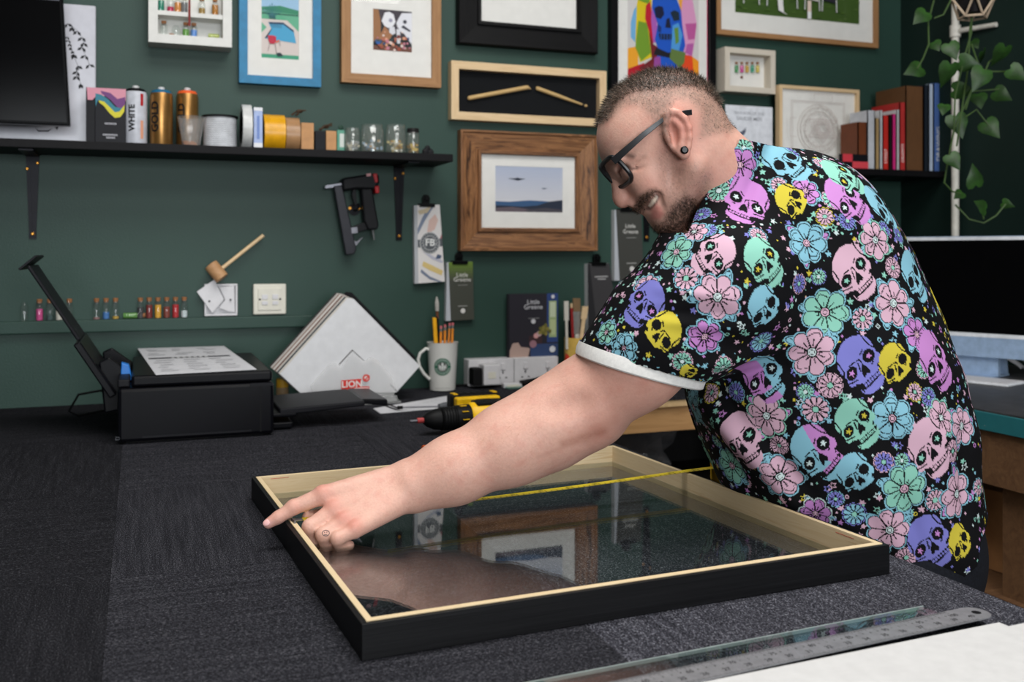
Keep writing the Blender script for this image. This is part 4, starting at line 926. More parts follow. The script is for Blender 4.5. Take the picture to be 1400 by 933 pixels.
swatch('marbled white swatch book with a round dark emblem on a bulldog clip', ((566, 281), (601, 280), (608, 385), (567, 388)), .30, art_fb, .022)
swatch('dark green swatch book with bright green top on a bulldog clip', ((611, 359), (646, 358), (648, 437), (609.5, 439)), .30, art_lg((64, 66, 58), (96, 122, 44)), .02)
swatch('plain dark grey swatch book hanging beside the brush pot', ((803, 361), (833, 360), (846, 453), (804, 456)), .32, art_dk, .026)
swatch('charcoal swatch book with white lettering hanging below the face', ((840, 287), (876, 287), (880, 383), (840, 384)), .30, art_lg((62, 62, 58)), .024)
# ------------------------------------------------------------------ power sockets along the table back
a = wq(640, 487, .05); b = wq(763, 529, .05); O = (float((a[0]+b[0])/2), YW-.001, TT); W = b[0]-a[0]; z1 = float(a[2])-TT-.012; z0 = max(.004, float(b[2])-TT)
t = thing('power_socket', 'two joined white double power sockets mounted above the table back', 'power socket', O)
for s in (-1, 1):
    c = s*W/4
    MB().box(c-W/4+.001, c+W/4-.001, -.045, 0, z0, z1).build('back_box', WPL, t, bevel=.002); p = MB().box(c-W/4+.001, c+W/4-.001, -.052, -.0455, z0, z1).build('faceplate', WPL, t, bevel=.002)
    for k in (-1, 1):
        cx = c+k*W/8
        MB().box(cx-.007, cx+.007, -.056, -.052, z1-.034, z1-.014).build('switch', WPL, p, bevel=.001)
        m = MB()
        for dx, dz, w_, h_ in ((0, .018, .002, .004), (-.011, .002, .0032, .0018), (.011, .002, .0032, .0018)): m.box(cx+dx-w_, cx+dx+w_, -.0524, -.0520, z0+.02+dz-h_, z0+.02+dz+h_)
        m.build('pin_slots', BLACK, p)
p = on_y(672, 514, YW-.1); O2 = (float(p[0]), YW-.105, TT+.012); t2 = thing('plug_adapter', 'white square plug adapter in the left power socket', 'adapter', O2)
MB().box(-.026, .026, 0, .052, 0, .062).build('body', WPL, t2, bevel=.003); MB().box(-.012, .012, -.001, 0, .02, .04).build('port', CPL, t2)
p = on_y(654, 515, YW-.1); O2 = (float(p[0]), YW-.10, TT+.008); t2 = thing('plug', 'black mains plug pushed into the left power socket', 'plug', O2)
MB().box(-.016, .014, 0, .046, .004, .056).build('body', BLACK, t2, bevel=.004); MB().tube([(0, .03, .006), (-.01, .06, -.001), (-.05, .085, -.004), (-.10, .088, -.004)], .0035, 8).build('cord', BLACK, t2)
# brochure standing on the socket boxes
a, b = wq(694, 485, .03), wq(763, 397, .03); W = b[0]-a[0]; H = b[2]-a[2]; O = (float((a[0]+b[0])/2), YW-.028, TT+z1)
t = thing('paint_brochure', 'dark brochure with a sofa picture standing on the power sockets', 'brochure', O)
MB().box(-W/2, W/2, 0, .008, 0, H).build('booklet', M('brochure_edge', (40, 38, 44), .5), t)
A = Art(-W/2, W/2, 0, H, -.0004); A.rect(0, 1, 0, 1, (38, 36, 44)); A.rect(0, .04, 0, 1, (20, 20, 26)); A.rect(.78, 1, .22, 1, (44, 66, 120)); A.rect(.82, .97, .3, .88, (150, 168, 120)); A.rect(.84, .95, .62, .86, (190, 200, 170)); A.rect(.84, .95, .34, .58, (176, 188, 140)); A.rect(.04, 1, 0, .06, (46, 38, 46))
A.rect(.45, 1, 0, .2, (48, 66, 104)); A.rect(.42, .68, .2, .33, (60, 40, 44)); A.poly([(.04, 0), (.4, 0), (.44, .12), (.3, .24), (.1, .22), (.04, .1)], (176, 150, 140)); A.poly([(.18, .27), (.36, .25), (.42, .14), (.26, .16)], (40, 36, 46)); A.disc(.5, .2, .07, (150, 110, 120)); A.disc(.56, .33, .05, (206, 150, 150)); A.disc(.62, .36, .05, (190, 160, 160))
for k in range(14): A.disc(.72+.12*math.cos(k*2.4)*(k/14), .42+.10*math.sin(k*2.4)*(k/14), .035, (104, 100, 44) if k % 2 else (130, 120, 60), n=7)
A.text('Little', .021, .5, .835, (206, 206, 210)); A.text('Greene', .021, .5, .755, (206, 206, 210)); A.rect(.4, .62, .605, .612, (150, 150, 150)); crest(A, .5, .56, .045, (196, 196, 200)); crest(A, .89, .95, .035, (210, 210, 214)); A.disc(.88, .11, .06, (206, 208, 212)); A.done('cover_print', t)
# brush pot
p = on_z(786, 512, TT); O = (float(wq(786, 500, .06)[0]), YW-.07, TT); rpot = .037; hp = float(wq(786, 461, .06)[2])-TT
t = thing('brush_pot', 'round pot with red lower half and yellow drip rim holding brushes', 'pot', O)
MB().lathe([(rpot*.96, 0), (rpot, .004), (rpot, hp*.66)], n=26).build('red_body', M('red_orange_glaze', (226, 62, 34), .35), t, smooth=True)
mb = MB(); n = 26; vs = []; fs = []
for i in range(n):
    an = 2*math.pi*i/n; zb = hp*(.66-.22*max(0, math.sin(i*1.7))**2); r_ = rpot+.0006
    vs += [(r_*math.cos(an), r_*math.sin(an), zb), (r_*math.cos(an), r_*math.sin(an), hp), (rpot*.9*math.cos(an), rpot*.9*math.sin(an), hp), (rpot*.9*math.cos(an), rpot*.9*math.sin(an), hp*.4)]
for i in range(n):
    j = (i+1) % n
    for k in range(3): fs.append((4*i+k, 4*j+k, 4*j+k+1, 4*i+k+1))
mb._a(vs, fs); mb.build('yellow_drip_rim', M('yellow_glaze', (206, 170, 84), .4), t, smooth=True)
def stick(name, label, cat, x0, y0, x1, y1, off, w_, spec, O=O, grp='brushes in the red pot'):
    """upright tool in the pot: spec = list of (fraction0, fraction1, width, mat, part)"""
    a = np.array(wq(x0, y0, .07+off)); b = np.array(wq(x1, y1, .07+off)); t2 = thing(name, label, cat, a, 0, grp)
    for f0, f1, w2, mat, pn in spec:
        p, q = a+(b-a)*f0-a, a+(b-a)*f1-a
        MB().hull8([(p[0]-w2, -.003, p[2]), (p[0]+w2, -.003, p[2]), (p[0]+w2, .003, p[2]), (p[0]-w2, .003, p[2])], [(q[0]-w2, -.003, q[2]), (q[0]+w2, -.003, q[2]), (q[0]+w2, .003, q[2]), (q[0]-w2, .003, q[2])]).build(pn, mat, t2, bevel=.001)
WPLN = M('white_brush', (200, 196, 186), .6); FERR = M('ferrule', (170, 168, 164), .3, .7); BRIST = M('brown_bristle', (122, 98, 70), .8)
stick('paint_brush', 'flat brush with brown bristles and pale ferrule in the red pot', 'brush', 790, 478, 788, 408, 0, .012, [(0, .3, .009, WPLN, 'handle'), (.3, .74, .0145, FERR, 'ferrule'), (.74, 1, .0125, BRIST, 'bristles')])
stick('palette_knife', 'white handled tool standing at the left of the red pot', 'tool', 775, 478, 774, 412, .012, .008, [(0, .6, .004, WPLN, 'shaft'), (.6, 1, .0075, WPLN, 'handle')])
stick('marker_pen', 'black marker leaning in the red pot', 'pen', 783, 478, 776, 422, -.012, .006, [(0, .85, .008, BLACK, 'barrel'), (.85, 1, .006, BLACK, 'cap')])
stick('wood_stick', 'pale wooden spatula at the right of the red pot', 'stick', 793, 478, 800, 419, .014, .008, [(0, .7, .006, ASHW, 'shaft'), (.7, 1, .010, ASHW, 'blade')])
stick('red_pencil', 'dark red pencil at the back of the red pot', 'pencil', 784, 478, 781, 415, .02, .004, [(0, .9, .004, M('dark_red_paint', (140, 30, 30), .4), 'barrel'), (.9, 1, .003, ASHW, 'tip')])
# ------------------------------------------------------------------ printer
PRB = M('printer_black', (10, 10, 14), .34, var=.06, spec=.1); PRG = M('printer_grey_black', (20, 20, 24), .5)
px0, px1, py0, py1, ph = -.045, .285, 2.30, 2.74, .147
O = (px0, py0, TT); t = thing('printer', 'black inkjet printer with raised paper support on the table by the wall', 'printer', O)
W, Dp = px1-px0, py1-py0
MB().box(0, W, 0, Dp, .004, ph-.026).build('body', PRB, t, bevel=.008)
MB().box(.02, W-.02, .02, Dp-.02, 0, .004).build('feet', BLACK, t)
MB().box(.028, W-.003, .004, Dp-.004, ph-.0245, ph).build('scanner_lid', PRB, t, bevel=.006)
MB().box(.0, .025, .01, Dp-.01, ph-.0245, ph-.008).build('rear_cover', PRG, t, bevel=.003)
MB().box(W*.84, W*.99, -.0012, .002, ph-.034, ph-.027).build('lid_notch', PRG, t)
MB().box(W*.905, W*.915, -.0008, .002, .01, ph-.03).build('panel_seam', BLACK, t)
MB().box(.05, W-.05, -.0012, -.0002, .012, .016).build('lower_seam', PRG, t)
mb = MB(); mb.tube([(-.004, -.001, .012), (.004, -.002, .012), (.004, -.002, .017), (-.004, -.001, .017)], .0006, 5, True); mb.build('side_clip', M('clip_grey', (96, 98, 104), .4), t)
# paper support leaning back to the left
xa, za = -.004, ph-.05; p = on_y(45, 362, 2.5); xb_, zb_ = p[0]-O[0], p[2]-O[2]; xm, zm = xa+(xb_-xa)*.42, za+(zb_-za)*.42
def slab(n, x0, z0, x1, z1, y0, y1, th, mat, bev=.003):
    L_ = math.hypot(x1-x0, z1-z0); nx, nz = -(z1-z0)/L_*th, (x1-x0)/L_*th
    MB().prism([(x0, z0), (x1, z1), (x1+nx, z1+nz), (x0+nx, z0+nz)], y0, y1).build(n, mat, t, bevel=bev)
slab('paper_support', xa, za, xm, zm, .09, .36, .016, PRB); slab('support_extension', xm, zm, xb_, zb_, .13, .32, .008, PRG)
slab('support_lip', xb_-.02, zb_-.012, xb_+.014, zb_+.018, .13, .32, .005, PRG, .001)
MB().prism([(-.03, .05), (.03, .06), (.03, ph-.01), (-.02, ph+.03), (-.042, ph+.02)], .13, .146).build('support_cheek', PRB, t, bevel=.004)
MB().prism([(-.03, .05), (.03, .06), (.03, ph-.01), (-.02, ph+.03), (-.042, ph+.02)], .364, .38).build('support_cheek', PRB, t, bevel=.004)
MB().prism([(.004, ph-.02), (.03, ph-.024), (.022, ph+.012), (.006, ph+.018)], .12, .15).build('blue_guide', M('blue_plastic', (30, 110, 190), .4), t, bevel=.002)
# output tray towards the right
x1 = float(on_y(515, 555, 2.5)[0])-O[0]
MB().box(W-.01, W+.06, .06, .28, .030, .040).build('output_slot_tray', PRB, t, bevel=.003)
MB().hull8([(W+.02, .06, .034), (x1-.06, .06, .046), (x1-.06, .29, .046), (W+.02, .29, .034)], [(W+.02, .06, .050), (x1-.06, .06, .058), (x1-.06, .29, .058), (W+.02, .29, .050)]).build('output_tray', PRG, t, bevel=.003)
MB().hull8([(x1-.075, .08, .050), (x1, .08, .040), (x1, .28, .040), (x1-.075, .28, .046)], [(x1-.06, .08, .060), (x1, .08, .056), (x1, .28, .056), (x1-.055, .28, .060)]).build('tray_stop', PRB, t, bevel=.003)
MB().box(W-.004, W+.05, .06, .40, .004, .018).build('front_flap', PRB, t, bevel=.003)
mb = MB(); mb.tube([(.02, .40, .05), (-.05, .46, .06), (-.10, .44, .055), (-.12, .40, .02), (-.10, .42, .004), (-.02, .52, .004)], .003, 8); mb.build('power_cord', BLACK, t)
z = TT+ph+.0004; c = [on_z(x, y, z) for x, y in ((213, 513), (351, 505.5), (306, 473.5), (188, 477))]
O2 = c[0]; pp = thing('paper_sheet', 'printed white form lying on the black printer lid', 'paper', O2)
MB().hull8([q-O2 for q in c], [q-O2+np.array([0, 0, .0006]) for q in c]).build('sheet', M('paper_white', (208, 208, 212), .8, var=.02), pp)
def zart(parent, c, z, items):
    mb = MB()
    def P(u, v): a = c[0]+(c[1]-c[0])*u; b = c[3]+(c[2]-c[3])*u; q = a+(b-a)*v; return (q[0]-c[0][0], q[1]-c[0][1])
    for k, (u0, u1, v0, v1, col) in enumerate(items):
        mb.col = lin(col); mb._a([(*P(u, v), z+.00008*(k+1)) for u, v in ((u0, v0), (u1, v0), (u1, v1), (u0, v1))], [(0, 1, 2, 3)])
    o = mb.build('form_print', PRINT, parent); o['kind'] = 'stuff'; return o
it = [(.04, .92, .52, .57, (60, 60, 66))]+[(.28+.06*k, .28+.06*k+.035, .53, .56, (206, 206, 206)) for k in range(7)]
for k, v in enumerate((.9, .84, .72, .66, .44, .36, .28, .2, .12, .08)):
    for j in range(3): u = .05+.3*j+r2.uniform(0, .06); it.append((u, u+r2.uniform(.08, .2), v, v+.012, (168, 168, 172)))
zart(pp, c, .0006, it)
# ------------------------------------------------------------------ roll behind the printer tray
p = on_y(386, 520, 2.82); O = (float(p[0]), 2.82, TT); t = thing('masking_tape_stack', 'short stack of tape with a yellow top band between printer and board rack', 'tape', O)
hz = float(p[2])-TT+.004
for k, (z0_, z1_, cc) in enumerate(((0, hz*.32, (150, 120, 84)), (hz*.33, hz*.62, (160, 132, 96)), (hz*.63, hz, (206, 156, 40)))): MB().lathe([(.017, z0_), (.017, z1_)], n=22).build('tape_band', M('band_%d' % k, cc, .5), t, smooth=True)
# ------------------------------------------------------------------ corner sample rack with the red lettered holder
y0 = 2.70
def rq(x, y, Y=y0): p = on_y(x, y, Y); return (float(p[0]), float(p[2]))
cxr = rq(478, 540)[0]; O = (cxr, y0, TT); t = thing('sample_rack', 'clear acrylic rack of mount board corner samples with a red lettered front', 'display rack', O)
ACR = glass('acrylic', (.99, .99, .99), .02, .02, .22, (240, 240, 240))
base = [(383, 512), (476, 408), (484, 409), (575, 501), (543, 537), (412, 539)]
cols = [(212, 212, 214), (206, 200, 190), (70, 74, 80), (196, 190, 182), (120, 92, 84), (214, 210, 204), (150, 130, 120), (190, 186, 180), (60, 54, 54), (24, 24, 26)]
front = None
for k, cc in enumerate(cols):
    yy = y0+.006+k*.0105; poly = []
    for x, y in base:
        a = rq(x, y); poly.append((a[0]-O[0]-.0022*k+(.034 if k == 9 else 0), max(a[1]-TT, .006)+.0015*k))
    yo = yy-O[1]; MB().prism(poly, yo, yo+.004).build('sample_board', M('sample_%d' % k, cc, .75, var=.02), t, bevel=.0004)
def r_(x, y): a = rq(x, y); return (a[0]-O[0], max(a[1]-TT, .003))
MB().prism([r_(*q) for q in ((430, 541), (424, 528), (450, 498), (458, 497), (466, 502), (482, 481), (498, 494), (506, 488), (514, 490), (536, 516), (540, 530), (538, 541))], -.006, -.003).build('holder_front', ACR, t, bevel=.0008)
MB().box(r_(424, 541)[0], r_(545, 541)[0], -.03, .13, 0, .0055).build('holder_base', ACR, t)
MB().box(r_(450, 541)[0], r_(540, 541)[0], -.028, -.008, .006, .020).build('front_block', ACR, t, bevel=.001)
ch = MB(); ch.col = lin((64, 58, 54)); P = r_
for (a, b, w_) in (((464, 500), (482.5, 480), .004), ((482.5, 480), (498, 494), .0022)):
    a, b = P(*a), P(*b); ch.flat([(a[0], a[1]), (b[0], b[1]), (b[0], b[1]+w_), (a[0], a[1]+w_)], .0052)
a, b = P(534, 527), P(543, 536); ch.flat([(a[0], a[1]), (b[0], b[1]), (b[0], b[1]+.003), (a[0], a[1]+.003)], .0052)
ch.build('chevron_slot', PRINT, t)
A = Art(r_(466, 533)[0], r_(505, 533)[0], r_(466, 533)[1], r_(466, 515)[1], -.0066)
A.poly([(.0, 0), (.98, 0), (.98, .18), (.72, .2), (.7, .78), (.0, .72)], (206, 50, 44)); A.text('LION', .0245, .37, .18, (222, 220, 216), bold=.02); A.disc(.87, .82, .13, (206, 60, 52)); A.disc(.87, .82, .07, (222, 214, 210)); A.line([(.78, .6), (.98, 1.0)], .05, (206, 60, 52)); A.rect(.45, .95, .04, .12, (226, 190, 186)); A.done('red_lettering', t)
# ------------------------------------------------------------------ mug with pencils
p = on_y(605, 534, 2.875); O = (float(p[0]), float(p[1]), TT); Zm = proj(p)[2]; s_ = Zm/FPX
t = thing('coffee_mug', 'tall white mug with a round green emblem full of pencils', 'mug', O)
CER = M('white_ceramic', (214, 213, 208), .25, var=.01); rb, rt, hm = 17.5*s_, 21*s_, 66*s_
MB().lathe([(rb*.9, 0), (rb, .003), (rt, hm*.97), (rt*1.03, hm), (rt*.93, hm), (rt*.9, hm*.9), (rb*.85, .01), (.0001, .008)], n=36).build('cup', CER, t, smooth=True)
def rm_(z): return rb+(rt-rb)*z/hm
hp_ = [(18*s_, 56), (24*s_, 58), (32*s_, 52), (35*s_, 44), (33*s_, 34), (27*s_, 24), (19*s_, 16)]
cosY, sinY = math.cos(math.pi+YAW*-.0), 0
MB().tube([(-x, -.004, z*s_) for x, z in hp_], .0048, 10).build('handle', CER, t, smooth=True)
# emblem wrapped on the cup, facing the viewer
em = MB(); face = math.atan2(-O[1], -O[0])
def wrap(pts2, off, col):
    em.col = lin(col); vs = []
    for u, v in pts2:
        z = 34*s_+v; r = rm_(z)+off; a = face+u/r; vs.append((r*math.cos(a), r*math.sin(a), z))
    em._a(vs, [tuple(range(len(vs)))])
def ringpoly(r0, r1, col, off, n=28):
    for i in range(n):
        a, b = 2*math.pi*i/n, 2*math.pi*(i+1)/n
        wrap([(r0*math.cos(a), r0*math.sin(a)), (r1*math.cos(a), r1*math.sin(a)), (r1*math.cos(b), r1*math.sin(b)), (r0*math.cos(b), r0*math.sin(b))], off, col)
G = (20, 92, 66); R_ = 11.8*s_
ringpoly(R_*.58, R_, G, .0004)
for i in range(24):
    if i in (0, 12): continue
    a = 2*math.pi*i/24; c_, q_ = R_*.79, R_*.10
    wrap([(c_*math.cos(a)+q_*math.cos(a), c_*math.sin(a)+q_*math.sin(a)), (c_*math.cos(a)-q_*.6*math.sin(a), c_*math.sin(a)+q_*.6*math.cos(a)), (c_*math.cos(a)-q_*math.cos(a), c_*math.sin(a)-q_*math.sin(a)), (c_*math.cos(a)+q_*.6*math.sin(a), c_*math.sin(a)-q_*.6*math.cos(a))], .0007, (222, 224, 220))
ringpoly(.0001, R_*.55, (24, 30, 28), .0004)
for u, v, w_, h_ in ((0, .02, .12, .26), (0, .36, .16, .10), (-.22, -.1, .06, .3), (.22, -.1, .06, .3), (-.38, .05, .05, .26), (.38, .05, .05, .26), (0, -.36, .10, .08)):
    wrap([((u-w_)*R_, (v-h_)*R_), ((u+w_)*R_, (v-h_)*R_), ((u+w_*.7)*R_, (v+h_)*R_), ((u-w_*.7)*R_, (v+h_)*R_)], .0008, (214, 216, 212))
for q in range(9):
    em.col = lin((150, 150, 148)); z = 4.5*s_; r = rm_(z)+.0004; a = face-.55+q*.125
    em._a([(r*math.cos(a), r*math.sin(a), z), (r*math.cos(a+.08), r*math.sin(a+.08), z), (r*math.cos(a+.08), r*math.sin(a+.08), z+.0016), (r*math.cos(a), r*math.sin(a), z+.0016)], [(0, 1, 2, 3)])
em.build('green_emblem', PRINT, t)['kind'] = 'stuff'
PENC = M('pencil_yellow', (232, 140, 30), .4); ERA = M('eraser_pink', (206, 110, 116), .7)
def pencil(label, x, ytop, xb, dy):
    a = np.array([O[0]+(xb-605)*s_, O[1]+dy, TT+.012]); b = on_y(x, ytop, O[1]+dy*1.5); t2 = thing('pencil', label, 'pencil', a, 0, 'pencils in the mug'); d_ = b-a
    MB().cyl((0, 0, 0), d_*.91, .0038, n=6).build('barrel', PENC, t2); MB().cyl(d_*.91, d_*.96, .004, n=10).build('ferrule', FERR, t2); MB().cyl(d_*.96, d_, .0037, n=10).build('eraser', ERA, t2)
pencil('leftmost orange pencil in the mug', 603, 446, 600, -.008); pencil('orange pencil second from the left in the mug', 608.5, 444, 606, -.008); pencil('orange pencil third from the left in the mug', 615, 442, 611, .008); pencil('rightmost orange pencil in the mug', 619, 441.5, 616, -.004)
a = np.array([O[0]-.006, O[1]+.01, TT+.012]); b = on_y(597, 406, O[1]+.02); t2 = thing('paint_brush', 'slim dark handled brush standing tallest in the mug', 'brush', a); d_ = b-a
MB().cyl((0, 0, 0), d_*.74, .004, n=10).build('handle', M('dark_blue_handle', (28, 36, 54), .4), t2); MB().cyl(d_*.74, d_*.84, .0042, n=10).build('ferrule', M('copper_ferrule', (150, 96, 70), .35, .7), t2); MB().cyl(d_*.84, d_*.93, .0056, .0066, 10).cyl(d_*.93, d_, .0066, .002, 10).build('bristles', M('grey_bristle', (176, 172, 166), .8), t2)
a = np.array([O[0]-.012, O[1]-.002, TT+.012]); b = on_y(595, 434, O[1]); t2 = thing('craft_knife', 'yellow and black craft knife standing in the mug', 'knife', a); d_ = b-a
MB().hull8([(-.007, -.004, 0), (.005, -.004, 0), (.005, .004, 0), (-.007, .004, 0)], [tuple(d_+np.array(q)) for q in ((-.009, -.004, 0), (.003, -.004, -.002), (.003, .004, -.002), (-.009, .004, 0))]).build('grip', M('knife_yellow', (226, 164, 24), .4), t2, bevel=.002)
MB().hull8([(.005, -.005, 0), (.011, -.005, 0), (.011, .005, 0), (.005, .005, 0)], [tuple(d_+np.array(q)) for q in ((.003, -.005, .004), (.009, -.005, -.004), (.009, .005, -.004), (.003, .005, .004))]).build('black_edge', BLACK, t2, bevel=.001)
# ------------------------------------------------------------------ paper, screwdriver, drill, odds and ends
c = [on_z(x, y, TT+.0006) for x, y in ((520, 566), (651, 555), (630, 538.5), (510, 559))]
O = c[0]; pp = thing('paper_sheet', 'white sheet with faint drawing lying beside the drill and screwdriver', 'paper', O)
MB().hull8([q-O for q in c], [q-O+np.array([0, 0, .0006]) for q in c]).build('sheet', M('paper_white'), pp)
zart(pp, c, .0006, [(.3+.05*k, .33+.05*k, .5+.04*k, .53+.04*k, (176, 176, 178)) for k in range(8)]+[(.1, .3, .2, .22, (170, 170, 172))])
zf = TT+.004; f0, f1 = on_z(519, 552, zf), on_z(541, 560, zf); gl = thing('wire_clip', 'black wire loop lying on the white sheet beside the rack', 'wire', f0)
MB().tube([(0, 0, 0), (*(f1-f0)[:2], 0), (*(f1-f0)[:2]+np.array([.012, .004]), 0), (.018, .01, 0)], .0016, 6, True).build('loop', BLACK, gl)
a, b, c_, d_ = on_z(543, 557.5, TT+.010), on_z(592, 557, TT+.010), on_z(600, 556, TT+.012), on_z(650, 550, TT+.012)
sd = thing('screwdriver', 'grey handled screwdriver lying across the white sheet', 'screwdriver', c_)
MB().cyl(a-c_, a-c_+(b-a)*.16, .0042, n=10).build('bit_sleeve', BLACK, sd); MB().cyl(a-c_+(b-a)*.16, c_-c_, .0022, n=8).build('shaft', M('gun_steel'), sd)
MB().cyl((0, 0, 0), (d_-c_)*.14, .0065, .0095, 14).cyl((d_-c_)*.14, (d_-c_)*.9, .0095, .0105, 14).cyl((d_-c_)*.9, d_-c_, .0105, .006, 14).build('handle', M('grey_handle', (92, 94, 98), .45), sd, smooth=True)
MB().cyl((d_-c_)*.30, (d_-c_)*.34, .0118, n=12).build('grip_ring', M('grip_dark', (60, 62, 66), .5), sd)
# drill lying on its side, chuck to the left, handle pointing to the wall
hz = .032; a = on_z(579, 575, TT+.035); O = np.array([a[0], a[1], TT]); t = thing('cordless_drill', 'yellow and black cordless drill lying behind the forearm with its chuck to the left', 'drill', O, math.radians(4)); t.scale = (1.1, 1.1, 1.1)
DY = M('drill_yellow', (232, 182, 16), .42); DK = M('drill_black', (17, 17, 18), .5)
MB().cyl((-.030, 0, hz), (-.012, 0, hz), .0032, n=8).build('driver_bit', M('gun_steel'), t); MB().cyl((-.014, 0, hz), (0, 0, hz), .0055, n=10).build('bit_holder', M('bit_red', (170, 60, 60), .4), t)
MB().lathe([(.008, 0), (.014, .006), (.021, .022), (.0225, .034)], (0, 0, hz), 20, 'x').build('chuck', DK, t, smooth=True)
pr = [(.022, .036)]
for k in range(5): pr += [(.0245, .038+.006*k), (.0232, .041+.006*k)]
MB().lathe(pr+[(.025, .068)], (0, 0, hz), 24, 'x').build('chuck_sleeve', DK, t, smooth=True)
MB().lathe([(.0255, .069), (.0265, .082), (.0265, .10)], (0, 0, hz), 24, 'x').build('torque_collar', DK, t, smooth=True)
for k in range(10):
    an = 2*math.pi*k/10; MB().box(-.009, .005, -.003, .003, -.0006, .0006).build('collar_mark', DY, t).location = (.086, .0268*math.cos(an), hz+.0268*math.sin(an))
MB().lathe([(.027, .10), (.030, .104), (.031, .15), (.029, .185), (.024, .196)], (0, 0, hz), 24, 'x').build('motor_housing', DY, t, smooth=True)
MB().box(.112, .178, -.02, .02, hz+.024, hz+.0325).build('top_vent', DK, t, bevel=.003)
MB().hull8([(.118, .015, hz-.018), (.165, .015, hz-.018), (.205, .12, hz-.018), (.160, .12, hz-.018)], [(.118, .015, hz+.018), (.165, .015, hz+.018), (.205, .12, hz+.018), (.160, .12, hz+.018)]).build('grip', DK, t, bevel=.006)
MB().box(.120, .225, .118, .140, hz-.027, hz+.022).build('battery_shoe', DY, t, bevel=.004); MB().box(.115, .232, .141, .172, hz-.028, hz+.026).build('battery', DK, t, bevel=.004)
for k in range(7): MB().box(-.005, .005, -.012, .012, -.001, .001).build('battery_tooth', DY if k in (0, 6) else PRG, t).location = (.127+k*.016, .156, hz+.0265)
MB().box(.112, .128, .025, .05, hz-.008, hz+.008).build('trigger', DK, t, bevel=.002)
# orange marker just showing above the forearm
a, b = on_z(578, 613, TT+.006), on_z(640, 604, TT+.006); mk_ = thing('orange_marker', 'orange marker lying on the carpet behind the forearm', 'pen', a)
MB().cyl((0, 0, 0), (b-a)*.7, .0055, n=12).build('barrel', M('orange_barrel', (226, 96, 30), .45), mk_); MB().cyl((b-a)*.7, (b-a), .0062, n=12).build('cap', BLACK, mk_)
# pliers and green glass tile in front of the sockets
p = on_y(706, 533, 2.845); p[2] = TT+.001; gt = thing('glass_tile', 'small green glass tile lying before the power sockets', 'tile', p); MB().box(-.035, .035, -.02, .02, -.001, .004).build('tile', glass('green_glass', (.55, .75, .68), 0, .05, .25, (120, 160, 146)), gt, bevel=.001)
p = on_y(733, 527, 2.84); p[2] = TT+.012; pl = thing('pliers', 'small black pliers lying before the power sockets', 'pliers', p)
MB().tube([(-.05, -.018, .0), (-.02, 0, .006), (.004, .004, .012), (.045, .015, .018)], .0055, 8).build('handle', DK, pl, smooth=True); MB().tube([(-.05, .012, .004), (-.02, .006, .008), (.004, .002, .012), (.045, -.012, .020)], .0055, 8).build('handle', DK, pl, smooth=True); MB().ball((.004, .003, .008), .008, 10, 6, (1, 1, .7)).build('joint', DK, pl)
MB().cyl((.03, .0, .01), (.045, .004, .014), .003, .001, 8).build('jaw', M('gun_steel'), pl)
p = on_y(700, 524, 2.86); p[2] = TT; w2 = thing('white_block', 'small white plastic block beside the white plug adapter', 'block', p); MB().box(-.03, .03, -.012, .012, 0, .014).build('block', WPL, w2, bevel=.002); MB().box(-.02, .02, -.0124, -.012, .004, .01).build('label', CPL, w2)
# ------------------------------------------------------------------ bench along the back wall behind the person, desk on the right
BX1 = 1.80; BY = 2.49; O = (TX1, BY, 0)
t = thing('back_bench', 'wooden bench with pine apron against the back wall behind the person', 'bench', O)
MB().box(.004, BX1-TX1, .0, YW-.004-BY, TT-.024, TT-.006).build('top_board', wood('chipboard_edge', [(.3, (190, 158, 112)), (.7, (208, 178, 134))], (40, 40, 40), .7, .1), t, org=None)
MB().box(.004, BX1-TX1, -.003, YW-.004-BY, TT-.006, TT).build('carpet_cover', CARPET, t)
MB().box(.004, BX1-TX1, .012, .04, TT-.095, TT-.025).build('apron', BENCHW, t)
for lx in (.03, BX1-TX1-.08): MB().box(lx, lx+.05, .05, .10, 0, TT-.095).build('leg', BENCHW, t)
MB().box(.004, BX1-TX1, .10, .42, .60, .62).build('lower_shelf', M('dark_board', (16, 15, 15), .7), t)
MB().box(.004, BX1-TX1, .42, .44, .0, TT-.03).build('under_bench_shade', M('dark_board'), t)  # dark sheet added to stand in for the shade below the bench
bg = thing('plastic_bag', 'crumpled clear plastic bag on the dark shelf under the back bench', 'bag', (1.34, BY+.24, .6205)); vs = []; fs = []; n, m = 20, 12
for k in range(m+1):
    for i in range(n):
        ph_ = math.pi*k/m; an = 2*math.pi*i/n; rr_ = .13*(1+.25*math.sin(3*an+k)+.18*math.sin(7*an-2*k)+.1*random.random())
        vs.append((rr_*math.sin(ph_)*math.cos(an)*1.5, rr_*math.sin(ph_)*math.sin(an)*.8, max(0, .10-.13*math.cos(ph_)*(1+.2*math.sin(5*an)))))
for k in range(m):
    for i in range(n): fs.append((k*n+i, k*n+(i+1) % n, (k+1)*n+(i+1) % n, (k+1)*n+i))
mb = MB(); mb._a(vs, fs); mb.build('film', glass('crumpled_film', (.9, .9, .9), .15, .06, .12, (160, 160, 164)), bg)
